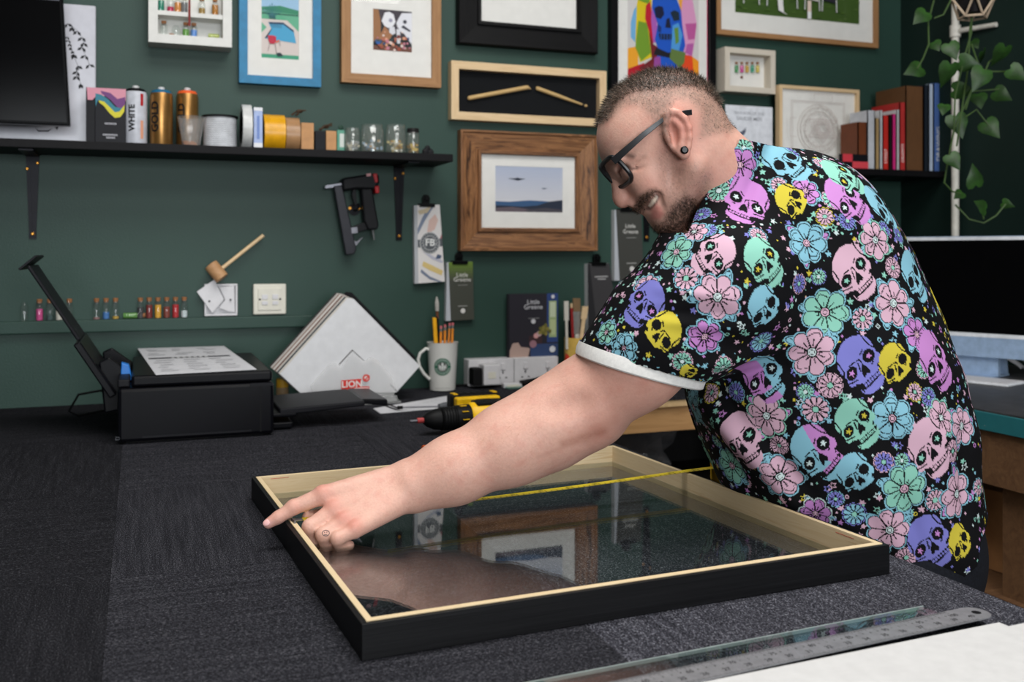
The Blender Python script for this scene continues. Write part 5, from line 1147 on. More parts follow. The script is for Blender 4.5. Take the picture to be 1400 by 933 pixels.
# desk with teal edge
DX0 = 1.82; DZ = .95; DY0 = .95; DY1 = YW-.005; O = (DX0, DY0, 0)
t = thing('computer_desk', 'dark topped desk with a chipped teal front edge along the right wall', 'desk', O)
MB().box(.01, XR-DX0-.005, 0, DY1-DY0, DZ-.03, DZ).build('top', M('grey_desk_top', (52, 51, 52), .45, var=.2, scale=25), t)
teal = _new('chipped_teal_paint'); m_, nt_, b_ = teal; f_ = _noise(nt_, _coord(nt_), 28, 4, .7); nt_.links.new(_ramp(nt_, f_, [(.0, (26, 92, 98)), (.66, (30, 100, 106)), (.70, (170, 170, 160))]), b_.inputs['Base Color'])
MB().box(0, .01, 0, DY1-DY0, DZ-.045, DZ-.004).build('edge_strip', m_, t, bevel=.001)
MB().box(.012, .05, .0, DY1-DY0, DZ-.17, DZ-.046).build('apron', wood('dark_pine', [(.3, (84, 58, 38)), (.7, (108, 78, 52))], (3, 40, 40), .65, .1), t)
DKW = MATS['dark_pine']
for ly in (.02, .75, 1.9): MB().box(.05, .11, ly, ly+.06, 0, DZ-.17).build('leg', DKW, t)
MB().box(.03, XR-DX0-.02, .02, DY1-DY0-.05, .50, .52).build('middle_shelf', DKW, t); MB().box(.02, .05, .0, DY1-DY0, .42, .50).build('shelf_rail', BENCHW, t)
KR = M('brown_cardboard', (150, 106, 66), .8, var=.08, scale=12)
def carton(label, x, y, z, w_, d_, h, rz=0, open_=False):
    b = thing('cardboard_box', label, 'cardboard box', (x, y, z), rz)
    MB().box(-w_/2, w_/2, -d_/2, d_/2, 0, h).build('carton', KR, b, bevel=.002)
    MB().box(-w_/2+.002, w_/2-.002, -.02, .02, h, h+.0008).build('tape', M('brown_tape', (120, 84, 50), .3), b)
    if open_: MB().prism([(-w_/2, h), (-w_/2-.05, h+.07), (-w_/2-.047, h+.072), (-w_/2+.003, h)], -d_/2, d_/2).build('flap', KR, b)
    return b
carton('smaller cardboard box on the shelf under the computer desk', 2.13, 1.86, .521, .26, .28, .20, .15)
carton('wide cardboard carton beside the smaller box under the desk', 2.12, 1.42, .521, .34, .40, .17, -.05)
carton('large cardboard box on the floor below the desk shelf', 2.2, 1.75, .001, .42, .5, .36, .08)
for k in range(4):
    b = thing('wood_offcut', ['reddish narrow', 'pale', 'brown wide', 'dark brown'][k]+' wooden moulding offcut leaning under the computer desk', 'wood offcut', (1.96, 1.30+.05*k, 0), 0, 'moulding offcuts under the desk')
    cc = [(120, 70, 44), (170, 172, 180), (132, 90, 56), (86, 56, 36)][k]; wm = M('offcut_%d' % k, cc, .6)
    MB().hull8([(-.08, 0, .001), (-.03, 0, .001), (-.03, .02, .001), (-.08, .02, .001)], [(.0, 0, .40), (.05, 0, .40), (.05, .02, .40), (.0, .02, .40)]).build('length', wm, b); MB().hull8([(-.07, -.006, .01), (-.05, -.006, .01), (-.05, -.0005, .01), (-.07, -.0005, .01)], [(.01, -.006, .38), (.03, -.006, .38), (.03, -.0005, .38), (.01, -.0005, .38)]).build('bead', wm, b)
# computer
ctr = px(1331, 400, 2.93); dvec = (-.69*RGT+.72*FWD); ang = math.atan2(dvec[1], dvec[0])+math.pi
O = (float(ctr[0]), float(ctr[1]), DZ); t = thing('desktop_computer', 'slim desktop computer with black screen and pale blue chin on the right desk', 'computer', O, ang)
ALU = M('pale_blue_aluminium', (150, 172, 200), .4, .2); BEZ = M('white_bezel', (214, 216, 220), .35)
zt = float(px(1331, 323, 2.93)[2])-DZ; zc1 = float(px(1345, 455, 2.93)[2])-DZ; zc0 = float(px(1345, 488, 2.93)[2])-DZ; hw = .274
MB().box(-hw, hw, 0, .0115, zc0, zt).build('casing', ALU, t, bevel=.004)
MB().box(-hw+.002, hw-.002, -.0012, 0, zc1-.012, zt-.002).build('bezel', BEZ, t); MB().box(-hw+.012, hw-.012, -.0022, -.0013, zc1, zt-.012).build('screen', M('dead_screen', (4, 4, 5), .3), t); MB().box(-hw+.001, hw-.001, -.0012, 0, zc0+.001, zc1-.0125).build('chin', ALU, t)
MB().prism([(.03, zc0+.12), (.055, zc0+.12), (.09, .006), (.07, .006)], -.065, .065, 'x').build('stand_arm', ALU, t); MB().box(-.065, .065, -.04, .10, 0, .005).build('stand_foot', ALU, t, bevel=.001); MB().box(-.065, .065, .012, .03, .0, zc0+.1).build('stand_back', ALU, t)
k0 = on_z(1378, 527, DZ+.006); k1 = on_z(1300, 519, DZ+.006); kd = (k1-k0)/np.linalg.norm(k1-k0); ka = math.atan2(kd[1], kd[0])+math.pi
kb = thing('keyboard', 'slim white keyboard in front of the desktop computer', 'keyboard', (float(k0[0]), float(k0[1]), DZ+.0005), ka)
MB().box(-.30, 0, .0, .112, 0, .006).build('base', BEZ, kb, bevel=.002)
key = None
for r_ in range(5):
    for c_ in range(14):
        if key is None: key = MB().box(0, .0185, 0, .018, .0062, .0085).build('key', WPL, kb); k_ = key
        else: k_ = key.copy(); COL.objects.link(k_)
        k_.location = (-.296+c_*.0209, .004+r_*.0212, 0)
cb = thing('white_cable', 'coiled white cables on the desk behind the keyboard', 'cable', tuple(on_z(1390, 510, DZ+.004)))
MB().tube([(.04*math.cos(a_)+.002*a_, .03*math.sin(a_)+.02, .01+.045*abs(math.sin(a_*.5))) for a_ in np.linspace(0, 9, 40)], .0032, 6).build('coil', WPL, cb, smooth=True); MB().tube([(-.02, -.06, .0), (.05, -.08, .0), (.2, -.12, .0)], .002, 6).build('lead', WPL, cb)
# white pipe on the right wall
pp = on_x(1306, 200, XR-.03); t = thing('white_pipe', 'thin white pipe rising up the dark right wall behind the plant', 'pipe', (float(pp[0]), float(pp[1]), DZ))
PIPE = M('pipe_white', (206, 202, 192), .45); zb = float(on_x(1306, 43, XR-.03)[2])-DZ
MB().cyl((0, 0, 0), (0, 0, ZC-DZ-.001), .0125, n=14).build('pipe', PIPE, t, smooth=True); MB().cyl((0, 0, zb-.02), (0, 0, zb+.02), .018, n=14).build('joint', PIPE, t, smooth=True)
MB().cyl((0, 0, zb), (.02, -.155, zb-.008), .009, .008, 12).build('branch', PIPE, t, smooth=True)
# trailing plant
LEAF = M('pothos_green', (37, 66, 25), .45, var=.3, scale=18); VINE = M('vine_green', (54, 76, 34), .5)
ZP = 2.75
def pl_(x, y, dz=0.0): return px(x, y, ZP+dz)
O = pl_(1330, 20); t = thing('hanging_plant', 'trailing heart-leaved houseplant hanging before the dark right wall', 'plant', O)
def leaf(x, y, r, ang, tilt, dz):
    s = r*1.22*ZP/FPX; mb = MB(); out = [(0, -.15), (.35, -.42), (.75, -.38), (.95, 0), (.85, .5), (.5, 1.0), (0, 1.75)]
    pts = out+[(-a, b) for a, b in out[::-1][1:-1]]; vs = [(0, .35, .10)]+[(a*.8, b*.9-.3, -.12*abs(a)-.10*b*b) for a, b in pts]
    n = len(pts); mb._a([(a*s, b*s, c*s) for a, b, c in vs], [(0, i+1, (i+1) % n+1) for i in range(n)])
    o = mb.build('leaf', LEAF, t, smooth=True); o.location = pl_(x, y, dz)-O
    R = Matrix.Rotation(-YAW, 4, 'Z') @ Matrix.Rotation(math.radians(90), 4, 'X') @ Matrix.Rotation(math.radians(ang), 4, 'Z') @ Matrix.Rotation(math.radians(tilt), 4, 'X') @ Matrix.Rotation(math.radians(tilt*.7), 4, 'Y')
    o.rotation_euler = R.to_euler()
LV = [(1254, 94, 14, 110, 20), (1300, 65, 13, 190, 30), (1297, 97, 16, 170, -20), (1320, 86, 14, 250, 25), (1342, 103, 16, 150, 10), (1370, 72, 15, 160, -30), (1387, 98, 13, 220, 35), (1312, 124, 14, 260, 30), (1338, 133, 13, 170, 40), (1366, 128, 13, 220, 45), (1291, 146, 10, 150, 40), (1309, 166, 16, 190, 20), (1352, 172, 15, 200, 40), (1302, 217, 12, 200, 30), (1334, 246, 15, 10, 15), (1313, 265, 9, 120, 30), (1345, 283, 12, 60, 30), (1375, 279, 8, 240, 40), (1262, 20, 13, 130, 20), (1278, 60, 10, 180, 50), (1331, 58, 9, 185, 50), (1344, 75, 10, 200, -40)]
for k, (x, y, r, a_, ti) in enumerate(LV): leaf(x, y, r, a_, ti, random.uniform(-.06, .06))
for pts in ([(1330, 0), (1328, 45), (1318, 80), (1306, 130), (1304, 180), (1296, 220), (1291, 250), (1302, 262), (1313, 265)], [(1332, 0), (1326, 40), (1324, 90), (1315, 150), (1308, 200)], [(1328, 60), (1340, 95), (1330, 120), (1312, 160), (1306, 175)], [(1340, 95), (1358, 98), (1387, 98)], [(1320, 160), (1335, 150), (1352, 172)], [(1320, 150), (1328, 125), (1366, 122)], [(1306, 280), (1325, 300), (1345, 305), (1362, 295), (1375, 279)], [(1345, 300), (1343, 290), (1345, 283)], [(1277, 0), (1269, 30), (1270, 60), (1262, 80), (1254, 94)], [(1300, 0), (1290, 20), (1277, 25)], [(1345, 103), (1352, 85), (1370, 72)]):
    MB().tube([pl_(x, y)-O for x, y in pts], .0026, 6).build('vine', VINE, t, smooth=True)
# geometric hanger
O = pl_(1330, -6); t = thing('plant_hanger', 'beige geometric wire hanger with a dark pot at the top right', 'planter', O); s = ZP/FPX
mb = MB(); lo = [pl_(1330, 24)+(.060*math.cos(a_)*RGT+.060*math.sin(a_)*FWD)*.62 for a_ in np.linspace(0, 2*math.pi, 6)[:-1]]; up = [pl_(1330, -4)+(.060*math.cos(a_+.6)*RGT+.060*math.sin(a_+.6)*FWD) for a_ in np.linspace(0, 2*math.pi, 6)[:-1]]
WIRE = M('beige_cord', (176, 156, 134), .7)
MB().tube([p-O for p in lo], .0035, 6, True).build('lower_ring', WIRE, t); MB().tube([p-O for p in up], .0035, 6, True).build('upper_ring', WIRE, t)
for i in range(5):
    MB().cyl(lo[i]-O, up[i]-O, .0033, n=6).build('strut', WIRE, t); MB().cyl(lo[i]-O, up[i-1]-O, .0033, n=6).build('strut', WIRE, t); MB().cyl(up[i]-O, (0, 0, ZC-O[2]-.002), .0012, n=5).build('cord', WIRE, t)
MB().lathe([(.03, -.05), (.045, -.01), (.05, .04), (.044, .04), (.03, -.03)], n=20).build('pot', M('dark_pot', (28, 26, 28), .35), t, smooth=True)
# ------------------------------------------------------------------ the person: sculpted as one distance field, meshed with surface nets
def sd_cone(P, a, b, r1, r2):
    ab = b-a; t = np.clip(((P-a)@ab)/max(ab@ab, 1e-12), 0, 1)
    return np.linalg.norm(P-a-t[:, None]*ab, axis=1)-(r1+t*(r2-r1))
def sd_ell(P, c, A, abc):
    q = (P-c)@A.T; k0 = np.linalg.norm(q/abc, axis=1); k1 = np.linalg.norm(q/(abc*abc), axis=1)
    return np.where(k1 > 1e-9, k0*(k0-1)/np.maximum(k1, 1e-9), -min(abc))
class Field:
    def __init__(s): s.p = []
    def cone(s, a, b, r1, r2, k=.01, op=1): s.p.append((lambda P, a=np.array(a), b=np.array(b): sd_cone(P, a, b, r1, r2), k, op)); return s
    def ell(s, c, A, abc, k=.01, op=1): s.p.append((lambda P, c=np.array(c), A=np.array(A), q=np.array(abc, float): sd_ell(P, c, A, q), k, op)); return s
    def fn(s, f, k, op): s.p.append((f, k, op)); return s
    def eval(s, P, keep=None):
        d = None
        for i, (f, k, op) in enumerate(s.p):
            if keep is not None and not keep[i]: continue
            e = f(P)
            if d is None: d = e if op > 0 else np.full(len(P), 1.0); 
            elif op > 0:
                h = np.clip(.5+.5*(e-d)/k, 0, 1) if False else np.clip(.5+.5*(d-e)/k, 0, 1)
                d = d*(1-h)+e*h-k*h*(1-h)
            else:
                h = np.clip(.5-.5*(d+e)/k, 0, 1); d = d*(1-h)-e*h+k*h*(1-h)
        return d
    def mesh(s, lo, hi, vox, smooth=2):
        lo = np.array(lo); B = 16; n = np.ceil((np.array(hi)-lo)/(vox*B)).astype(int)
        bs = vox*B; R = bs*.87
        gi = np.stack(np.meshgrid(*[np.arange(m) for m in n], indexing='ij'), -1).reshape(-1, 3)
        C = lo+(gi+.5)*bs
        vals = [f(C) for f, k, op in s.p]
        full = s.eval(C); act = np.abs(full) < R*1.1+.012
        ks = np.array([k for f, k, op in s.p]); ops = np.array([op for f, k, op in s.p])
        NY, NZ = n[1]*B+2, n[2]*B+2; V = []; ID = []; Q = []
        g = np.arange(B+1); G = np.stack(np.meshgrid(g, g, g, indexing='ij'), -1).reshape(-1, 3)
        corner = [(0,0,0),(1,0,0),(0,1,0),(1,1,0),(0,0,1),(1,0,1),(0,1,1),(1,1,1)]
        edges = [(0,1),(2,3),(4,5),(6,7),(0,2),(1,3),(4,6),(5,7),(0,4),(1,5),(2,6),(3,7)]
        for bi in np.nonzero(act)[0]:
            dc = np.array([v[bi] for v in vals]); dm = full[bi]
            keep = np.where(ops > 0, dc-R < max(dm, 0)+R+ks+.01, dc < R+ks+.01)
            keep[0] = True
            base = gi[bi]*B; D = s.eval(lo+(base+G)*vox, keep).reshape(B+1, B+1, B+1)
            cs = np.stack([D[a:a+B, b:b+B, c:c+B] for a, b, c in corner], -1)
            ins = cs < 0; m = ins.any(-1) & ~ins.all(-1)
            if not m.any(): continue
            idx = np.argwhere(m); c8 = cs[m]; acc = np.zeros((len(idx), 3)); cnt = np.zeros(len(idx))
            for a, b in edges:
                da, db = c8[:, a], c8[:, b]; x = (da < 0) != (db < 0)
                t = np.where(x, da/np.where(x, da-db, 1), 0)
                pa, pb = np.array(corner[a]), np.array(corner[b]); acc += np.where(x[:, None], pa+t[:, None]*(pb-pa), 0); cnt += x
            V.append(lo+(base+idx+acc/cnt[:, None])*vox)
            gidx = base+idx; ID.append((gidx[:, 0]*NY+gidx[:, 1])*NZ+gidx[:, 2])
            for ax, st in ((0, (1, 4)), (1, (2, 3)), (2, (0, 0))): pass
            for ax in range(3):
                cb = (1, 2, 4)[ax]; x = (c8[:, 0] < 0) != (c8[:, cb] < 0)
                if not x.any(): continue
                g0 = gidx[x]; neg = c8[x, 0] < 0; u, v = [(1, 2), (2, 0), (0, 1)][ax]
                def idd(du, dv):
                    q = g0.copy(); q[:, u] -= du; q[:, v] -= dv; return (q[:, 0]*NY+q[:, 1])*NZ+q[:, 2]
                quad = np.stack([idd(1, 1), idd(0, 1), idd(0, 0), idd(1, 0)], 1)
                quad[~neg] = quad[~neg][:, ::-1]; Q.append(quad)
        V = np.concatenate(V); ID = np.concatenate(ID); Q = np.concatenate(Q)
        o = np.argsort(ID); ID = ID[o]; V = V[o]
        F = np.searchsorted(ID, Q); ok = (F < len(ID)).all(1); F = F[ok]; Q = Q[ok]; ok = (ID[F] == Q).all(1); F = F[ok]
        e = np.concatenate([F[:, [0, 1]], F[:, [1, 2]], F[:, [2, 3]]]); lab = np.arange(len(V))
        for _ in range(400):
            m = np.minimum(lab[e[:, 0]], lab[e[:, 1]]); old = lab.copy(); np.minimum.at(lab, e[:, 0], m); np.minimum.at(lab, e[:, 1], m); lab = lab[lab]; lab = lab[lab]
            if (lab == old).all(): break
        big = np.bincount(lab).argmax(); kf = (lab[F] == big).all(1); F = F[kf]; us = np.unique(F); mp = np.zeros(len(V), int); mp[us] = np.arange(len(us)); F = mp[F]; V = V[us]
        for _ in range(smooth):
            e = np.concatenate([F[:, [0, 1]], F[:, [1, 2]], F[:, [2, 3]], F[:, [3, 0]]]); e = np.concatenate([e, e[:, ::-1]])
            cn = np.maximum(np.bincount(e[:, 0], minlength=len(V)), 1)
            A = np.stack([np.bincount(e[:, 0], V[e[:, 1], q], len(V)) for q in range(3)], 1)/cn[:, None]
            V = V*.5+A*.5
        return V, F
def np_mesh(name, V, F):
    me = bpy.data.meshes.new(name); me.vertices.add(len(V)); me.vertices.foreach_set('co', V.astype(np.float32).ravel())
    k = F.shape[1]; me.loops.add(F.size); me.loops.foreach_set('vertex_index', F.astype(np.int32).ravel())
    me.polygons.add(len(F)); me.polygons.foreach_set('loop_start', np.arange(0, F.size, k, dtype=np.int32))
    me.update(calc_edges=True); me.polygons.foreach_set('use_smooth', np.ones(len(F), bool)); me.validate(); return me
def set_col(me, col):
    at = me.color_attributes.new('Col', 'FLOAT_COLOR', 'POINT'); c = np.ones((len(col), 4), np.float32); c[:, :3] = col; at.data.foreach_set('color', c.ravel())
def sm(x, a, b): t = np.clip((x-a)/(b-a), 0, 1); return t*t*(3-2*t)
# frames of reference -------------------------------------------------
HZ = 1.50; HS = FPX/HZ                     # head depth, pixels per metre there
IDA = np.stack([RGT, FWD, UPV])
def axes(deg):
    """image-plane rotation: first axis points deg (counter-clockwise from image right)"""
    c, s = math.cos(math.radians(deg)), math.sin(math.radians(deg)); return np.stack([c*RGT+s*UPV, FWD, -s*RGT+c*UPV])
def hp(x, y, lat=0.0): return px(x, y, HZ+lat/HS)
def far(p, lat): return p+2*lat/HS*FWD
def sides(x, y, lat):
    p = hp(x, y, -lat); return p, far(p, lat)
B = Field()
def hell(x, y, a, b, c, deg=0, k=8, op=1, lat=0): B.ell(hp(x, y, lat), axes(deg), np.array([a, c, b])/HS, k/HS, op)
def hcone(p, q, r1, r2, k=6, op=1): B.cone(p, q, r1/HS, r2/HS, k/HS, op)
# head
hell(903, 171, 85, 75, 70, 16, 10)
hell(866, 196, 47, 46, 57, 60, 18)
hell(888, 246, 66, 38, 52, -56, 22)
hell(912, 297, 21, 20, 28, -50, 16)
for s in (0, 1):
    a = sides(918, 297, 14)[s]; b = sides(948, 232, 47)[s]; hcone(a, b, 20, 20, 18)
    c = sides(885, 247, 34)[s]; B.ell(c, axes(-56), np.array([24, 17, 20])/HS, 12/HS)
    br = sides(846, 219, 28)[s]; B.ell(br, axes(-56), np.array([9, 24, 9])/HS, 8/HS)
hcone(hp(840, 233), hp(849, 266), 8.5, 11, 9); hell(851, 271, 13, 14, 14, 0, 6)
for s in (0, 1):
    hcone(*(sides(864, 276, 9)[s],)*2, 8, 8, 5)
    B.ell(sides(862, 284, 7)[s], axes(0), np.array([5, 3.5, 4])/HS, 2/HS, -1)
hell(877, 279, 13, 11, 24, -56, 8); hell(893, 297, 9, 7.5, 17, -40, 5)
for s in (0, 1):
    B.ell(sides(853, 233, 30)[s], axes(-56), np.array([11, 15, 9])/HS, 6/HS, -1)
    B.ell(sides(859, 235, 30)[s], IDA, np.array([11, 12, 10.5])/HS, 4/HS)
    hcone(sides(886, 289, 0)[s], sides(893, 281, 21)[s], 3.4, 2.4, 3, -1)
for s in (0, 1):
    nl = [sides(x, y, l)[s] for x, y, l in ((872, 263, 24), (887, 257, 40), (899, 267, 44), (905, 284, 40))]
    for a, b in zip(nl[:-1], nl[1:]): B.cone(a, b, 3/HS, 3/HS, 7/HS, -1)
    for x0, y0, x1, y1 in ((868, 226, 880, 216), (868, 232, 884, 228)): B.cone(sides(x0, y0, 47)[s], sides(x1, y1, 57)[s], 1.6/HS, 1.6/HS, 4/HS, -1)
# neck
NK0, NK1 = px(948, 205, 1.50), px(1035, 305, 1.565)
B.cone(NK0, NK1, 60/HS, 74/HS, 16/HS)
# ears
EARH = [(909, 168), (911, 158), (918, 152.5), (927, 154), (936, 162), (942, 175), (943, 188), (941, 200), (938, 211)]
for s in (0, 1):
    for lat0, (x, y) in ((69, (924, 186)),):
        pass
    B.ell(sides(925, 182, 70)[s], axes(-74), np.array([30, 6.5, 17])/HS, 5/HS)
    B.ell(sides(920, 184, 77)[s], axes(-74), np.array([17, 9, 8])/HS, 4/HS, -1)
    pts = [sides(x, y, 72+5*math.sin(i/8*2.6))[s] for i, (x, y) in enumerate(EARH)]
    for a, b in zip(pts[:-1], pts[1:]): B.cone(a, b, 4.3/HS, 4.3/HS, 3/HS)
    ah = [sides(x, y, 75)[s] for x, y in ((922, 165), (931, 174), (933, 187), (930, 198))]
    for a, b in zip(ah[:-1], ah[1:]): B.cone(a, b, 3.2/HS, 3.2/HS, 3/HS)
    B.ell(sides(934, 207, 72)[s], axes(-74), np.array([12, 5, 8.5])/HS, 4/HS); B.cone(sides(912, 186, 71)[s], sides(914, 192, 72)[s], 4/HS, 4/HS, 3/HS)
# torso and limbs -----------------------------------------------------
TZ = 1.62
def pr(r, Z): return r*Z/FPX
TORSO = [((1072, 337), 141, 134, .185, -25), ((1110, 500), 190, 172, .200, 70), ((1164, 630), 168, 148, .195, 60), ((1225, 740), 118, 90, .165, 0)]
TBLK = (np.array([TX0, TY0, TT-.2]), np.array([TX1, TY1, TT]))
def sd_table(P):
    c = (TBLK[0]+TBLK[1])/2; h = (TBLK[1]-TBLK[0])/2; q = np.abs(P-c)-h
    return np.linalg.norm(np.maximum(q, 0), axis=1)+np.minimum(q.max(1), 0)
def torso(F, shrink):
    for (x, y), a, b, c, deg in TORSO:
        F.ell(px(x, y, TZ), axes(deg), np.array([pr(a, TZ)-shrink, c-shrink, pr(b, TZ)-shrink]), .09)
SHN = px(985, 388, 1.475); SHF = px(1015, 350, 1.80)
torso(B, .032)
ARM = [(SHN, 78), (px(868, 497, 1.475), 61), (px(792, 556, 1.495), 58), (px(748, 583, 1.49), 57), (px(698, 607, 1.48), 53), (px(622, 642, 1.462), 43), (px(566, 664, 1.450), 37)]
for (a, r1), (b, r2) in zip(ARM[:-1], ARM[1:]): B.cone(a, b, pr(r1, 1.48), pr(r2, 1.48), .025)
B.cone(px(806, 578, 1.485), px(822, 574, 1.50), pr(30, 1.49), pr(30, 1.49), .02)      # elbow
B.cone(px(728, 624, 1.446), px(796, 602, 1.448), .003, .004, .010, -1)
B.cone(px(756, 557, 1.418), px(790, 553, 1.415), .006, .006, .030, -1)
# near hand (left): metacarpals, fingers
h_ = lambda x, y, Z: px(x, y, Z)
K = [h_(441, 678, 1.412), h_(456, 698, 1.400), h_(469, 714, 1.388), h_(485, 725, 1.378)]
Wr = [h_(556, 652, 1.452), h_(558, 660, 1.447), h_(556, 670, 1.440), h_(552, 680, 1.432)]
ps = lambda r: r*1.40/FPX
for k, (a, b, r1, r2) in enumerate(zip(Wr, K, (22, 24, 24, 22), (13.5, 13, 12.5, 11.5))): B.cone(a, b, ps(r1), ps(r2), .008)
FING = [[K[0], h_(401, 694.5, 1.400), h_(380, 708, 1.3915), h_(367, 716, 1.387)], [K[1], h_(424, 721, 1.382), h_(428, 738, 1.392), h_(446, 742, 1.40)], [K[2], h_(442, 732, 1.371), h_(446, 745, 1.383), h_(462, 746, 1.392)], [K[3], h_(461, 737, 1.364), h_(464, 746, 1.375), h_(478, 746, 1.382)]]
FR = [(12.5, 10.2, 8.8, 7.4), (12, 10.6, 9, 8), (11.5, 10.2, 8.8, 8), (10.5, 9, 8, 7)]
for pts, rr_ in zip(FING, FR):
    for (a, r1), (b, r2) in zip(zip(pts[:-1], rr_[:-1]), zip(pts[1:], rr_[1:])): B.cone(a, b, ps(r1), ps(r2), .0035)
for k_, r_ in zip(K, (10, 9.6, 9.2, 8.4)): B.cone(k_+.0042*UPV-.002*FWD, k_+.0042*UPV-.002*FWD, ps(r_), ps(r_), .006)
for f_, r_ in zip(FING, (9.6, 9.6, 9.2, 8.2)): B.cone(f_[1]+.0016*UPV-.001*FWD, f_[1]+.0016*UPV-.001*FWD, ps(r_), ps(r_), .004)
TH = [h_(535, 682, 1.452), h_(478, 700, 1.44), h_(440, 706, 1.424), h_(421, 707, 1.412)]
for (a, r1), (b, r2) in zip(zip(TH[:-1], (16, 13, 10)), zip(TH[1:], (13, 10, 8.5))): B.cone(a, b, ps(r1), ps(r2), .006)
# far arm, holding the tape case against the frame
FA = [SHF, px(1030, 520, 1.87), px(1012, 590, 1.80), px(1000, 628, 1.765)]
for a, b, r1, r2 in zip(FA[:-1], FA[1:], (.062, .050, .036), (.050, .036, .03)): B.cone(a, b, r1, r2, .03)
for k in range(4):
    a = px(994, 626+5*k, 1.765-.006*k); b = px(984, 640+4*k, 1.752-.006*k); c = px(996, 648+3*k, 1.75-.006*k)
    B.cone(FA[-1], a, .02, .010, .008); B.cone(a, b, .010, .009, .004); B.cone(b, c, .009, .008, .004)
B.cone(px(1002, 622, 1.755), px(978, 628, 1.748), .012, .009, .006)
# legs under the trousers
HIPN, HIPF = px(1215, 770, 1.54), px(1215, 770, 1.72)
KN = HIPN+np.array([.02, -.02, -.40]); KF = HIPF+np.array([-.02, .03, -.40])
def floorpt(p, dz): return np.array([p[0], p[1], dz])
AN = floorpt(HIPN+np.array([.05, -.05, 0]), .09); AF = floorpt(HIPF+np.array([.0, .06, 0]), .09)
for h in (HIPN, HIPF): B.cone(h, h-np.array([0, 0, .05]), .08, .075, .03)
V, F = B.mesh((.05, .85, .55), (1.75, 2.1, 1.75), .0025, 2)
bodym = np_mesh('body', V, F)
# ---- skin, hair and beard colour
X, Y, Zd = proj(V)
loc = V-hp(925, 200); lx = 925+(loc@RGT)*HS; ly = 200-(loc[:, 2])*HS; lat = (loc@FWD)*HS
def inpoly(x, y, poly):
    c = np.zeros(len(x), bool); n = len(poly)
    for i in range(n):
        x0, y0 = poly[i]; x1, y1 = poly[i-1]
        with np.errstate(divide='ignore', invalid='ignore'):
            c ^= ((y0 > y) != (y1 > y)) & (x < (x1-x0)*(y-y0)/(y1-y0+1e-12)+x0)
    return c
def soft(x, y, poly, r):
    """signed distance to polygon mapped to 0..1 over +-r"""
    ins = inpoly(x, y, poly); d = np.full(len(x), 1e9); n = len(poly)
    for i in range(n):
        a = np.array(poly[i-1]); b = np.array(poly[i]); ab = b-a
        t = np.clip(((x-a[0])*ab[0]+(y-a[1])*ab[1])/max(ab@ab, 1e-9), 0, 1); d = np.minimum(d, np.hypot(x-a[0]-t*ab[0], y-a[1]-t*ab[1]))
    return sm(np.where(ins, d, -d), -r, r)
head = (np.linalg.norm((V-hp(915, 205))*1.0, axis=1) < .20) & (X < 1012)
rnd = RNG.random(len(V))
skin = np.array(lin((209, 163, 146))); red = np.array(lin((190, 110, 95))); pale = np.array(lin((214, 172, 153)))
col = np.tile(skin, (len(V), 1)); col *= (0.955+.09*rnd)[:, None]
bl = np.sin(V[:, 0]*95+2*np.sin(V[:, 2]*71))*np.sin(V[:, 2]*88+V[:, 1]*60)*np.sin(V[:, 1]*77+1.7*np.sin(V[:, 0]*43)); bl2 = np.sin(V[:, 0]*260+3*np.sin(V[:, 1]*170))*np.sin(V[:, 2]*240)
wr = np.clip(.18*bl+.10*bl2, 0, 1)[:, None]; col = col*(1-wr)+red*wr; wp_ = np.clip(-.22*bl, 0, 1)[:, None]; col = col*(1-wp_)+pale*wp_
def blush(p, r, amt, c=red):
    global col
    wgt = np.exp(-np.sum((V-p)**2, 1)/(r*r))[:, None]*amt; col = col*(1-wgt)+c*wgt
for k_ in K: blush(k_+.008*UPV-.004*FWD, .011, .75)
for f_ in FING[:1]: blush(f_[1], .010, .75); blush(f_[2], .009, .6); blush(f_[3], .008, .5)
blush(hp(852, 272), .02, .5); blush(hp(930, 175, -72), .035, .6); blush(px(812, 585, 1.46), .03, .35); blush(px(1000, 250, 1.48), .06, .25); blush(px(860, 530, 1.42), .09, .22); blush(hp(890, 250, -50), .02, .25)
for a_, b_, w_, am in (((770, 606), (826, 590), 6, .45), ((735, 625), (790, 604), 3, .2), ((800, 596), (840, 575), 9, .25)):  # crease shade around the elbow put into the skin colour
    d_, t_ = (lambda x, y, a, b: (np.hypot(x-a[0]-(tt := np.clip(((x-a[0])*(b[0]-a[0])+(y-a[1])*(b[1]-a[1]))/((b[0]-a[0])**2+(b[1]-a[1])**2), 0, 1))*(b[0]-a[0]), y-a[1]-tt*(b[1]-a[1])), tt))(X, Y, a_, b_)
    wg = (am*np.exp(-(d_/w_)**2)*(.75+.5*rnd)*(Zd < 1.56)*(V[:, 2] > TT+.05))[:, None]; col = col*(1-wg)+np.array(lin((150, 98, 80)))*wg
xx, yy = lx[head], ly[head]
dens = [(806, 172), (818, 135), (848, 100), (895, 80), (950, 92), (985, 135), (978, 146), (952, 128), (920, 126), (886, 132), (858, 132), (838, 146), (826, 168)]
fade = [(820, 168), (838, 142), (880, 128), (950, 124), (985, 140), (1005, 175), (990, 186), (962, 190), (946, 196), (947, 160), (930, 146), (910, 146), (904, 165), (906, 200), (893, 196), (884, 172), (868, 152), (846, 152), (832, 166)]
beard = [(893, 190), (908, 196), (914, 214), (934, 226), (958, 226), (964, 260), (950, 300), (920, 326), (900, 318), (888, 304), (892, 300), (905, 300), (904, 284), (898, 272), (894, 258), (888, 236)]
bdark = [(905, 296), (914, 282), (928, 270), (944, 276), (948, 290), (936, 310), (916, 326), (898, 320), (893, 309), (904, 306)]
must = [(866, 284), (870, 271), (880, 263), (889, 262), (889, 268), (883, 276), (877, 290), (868, 290)]
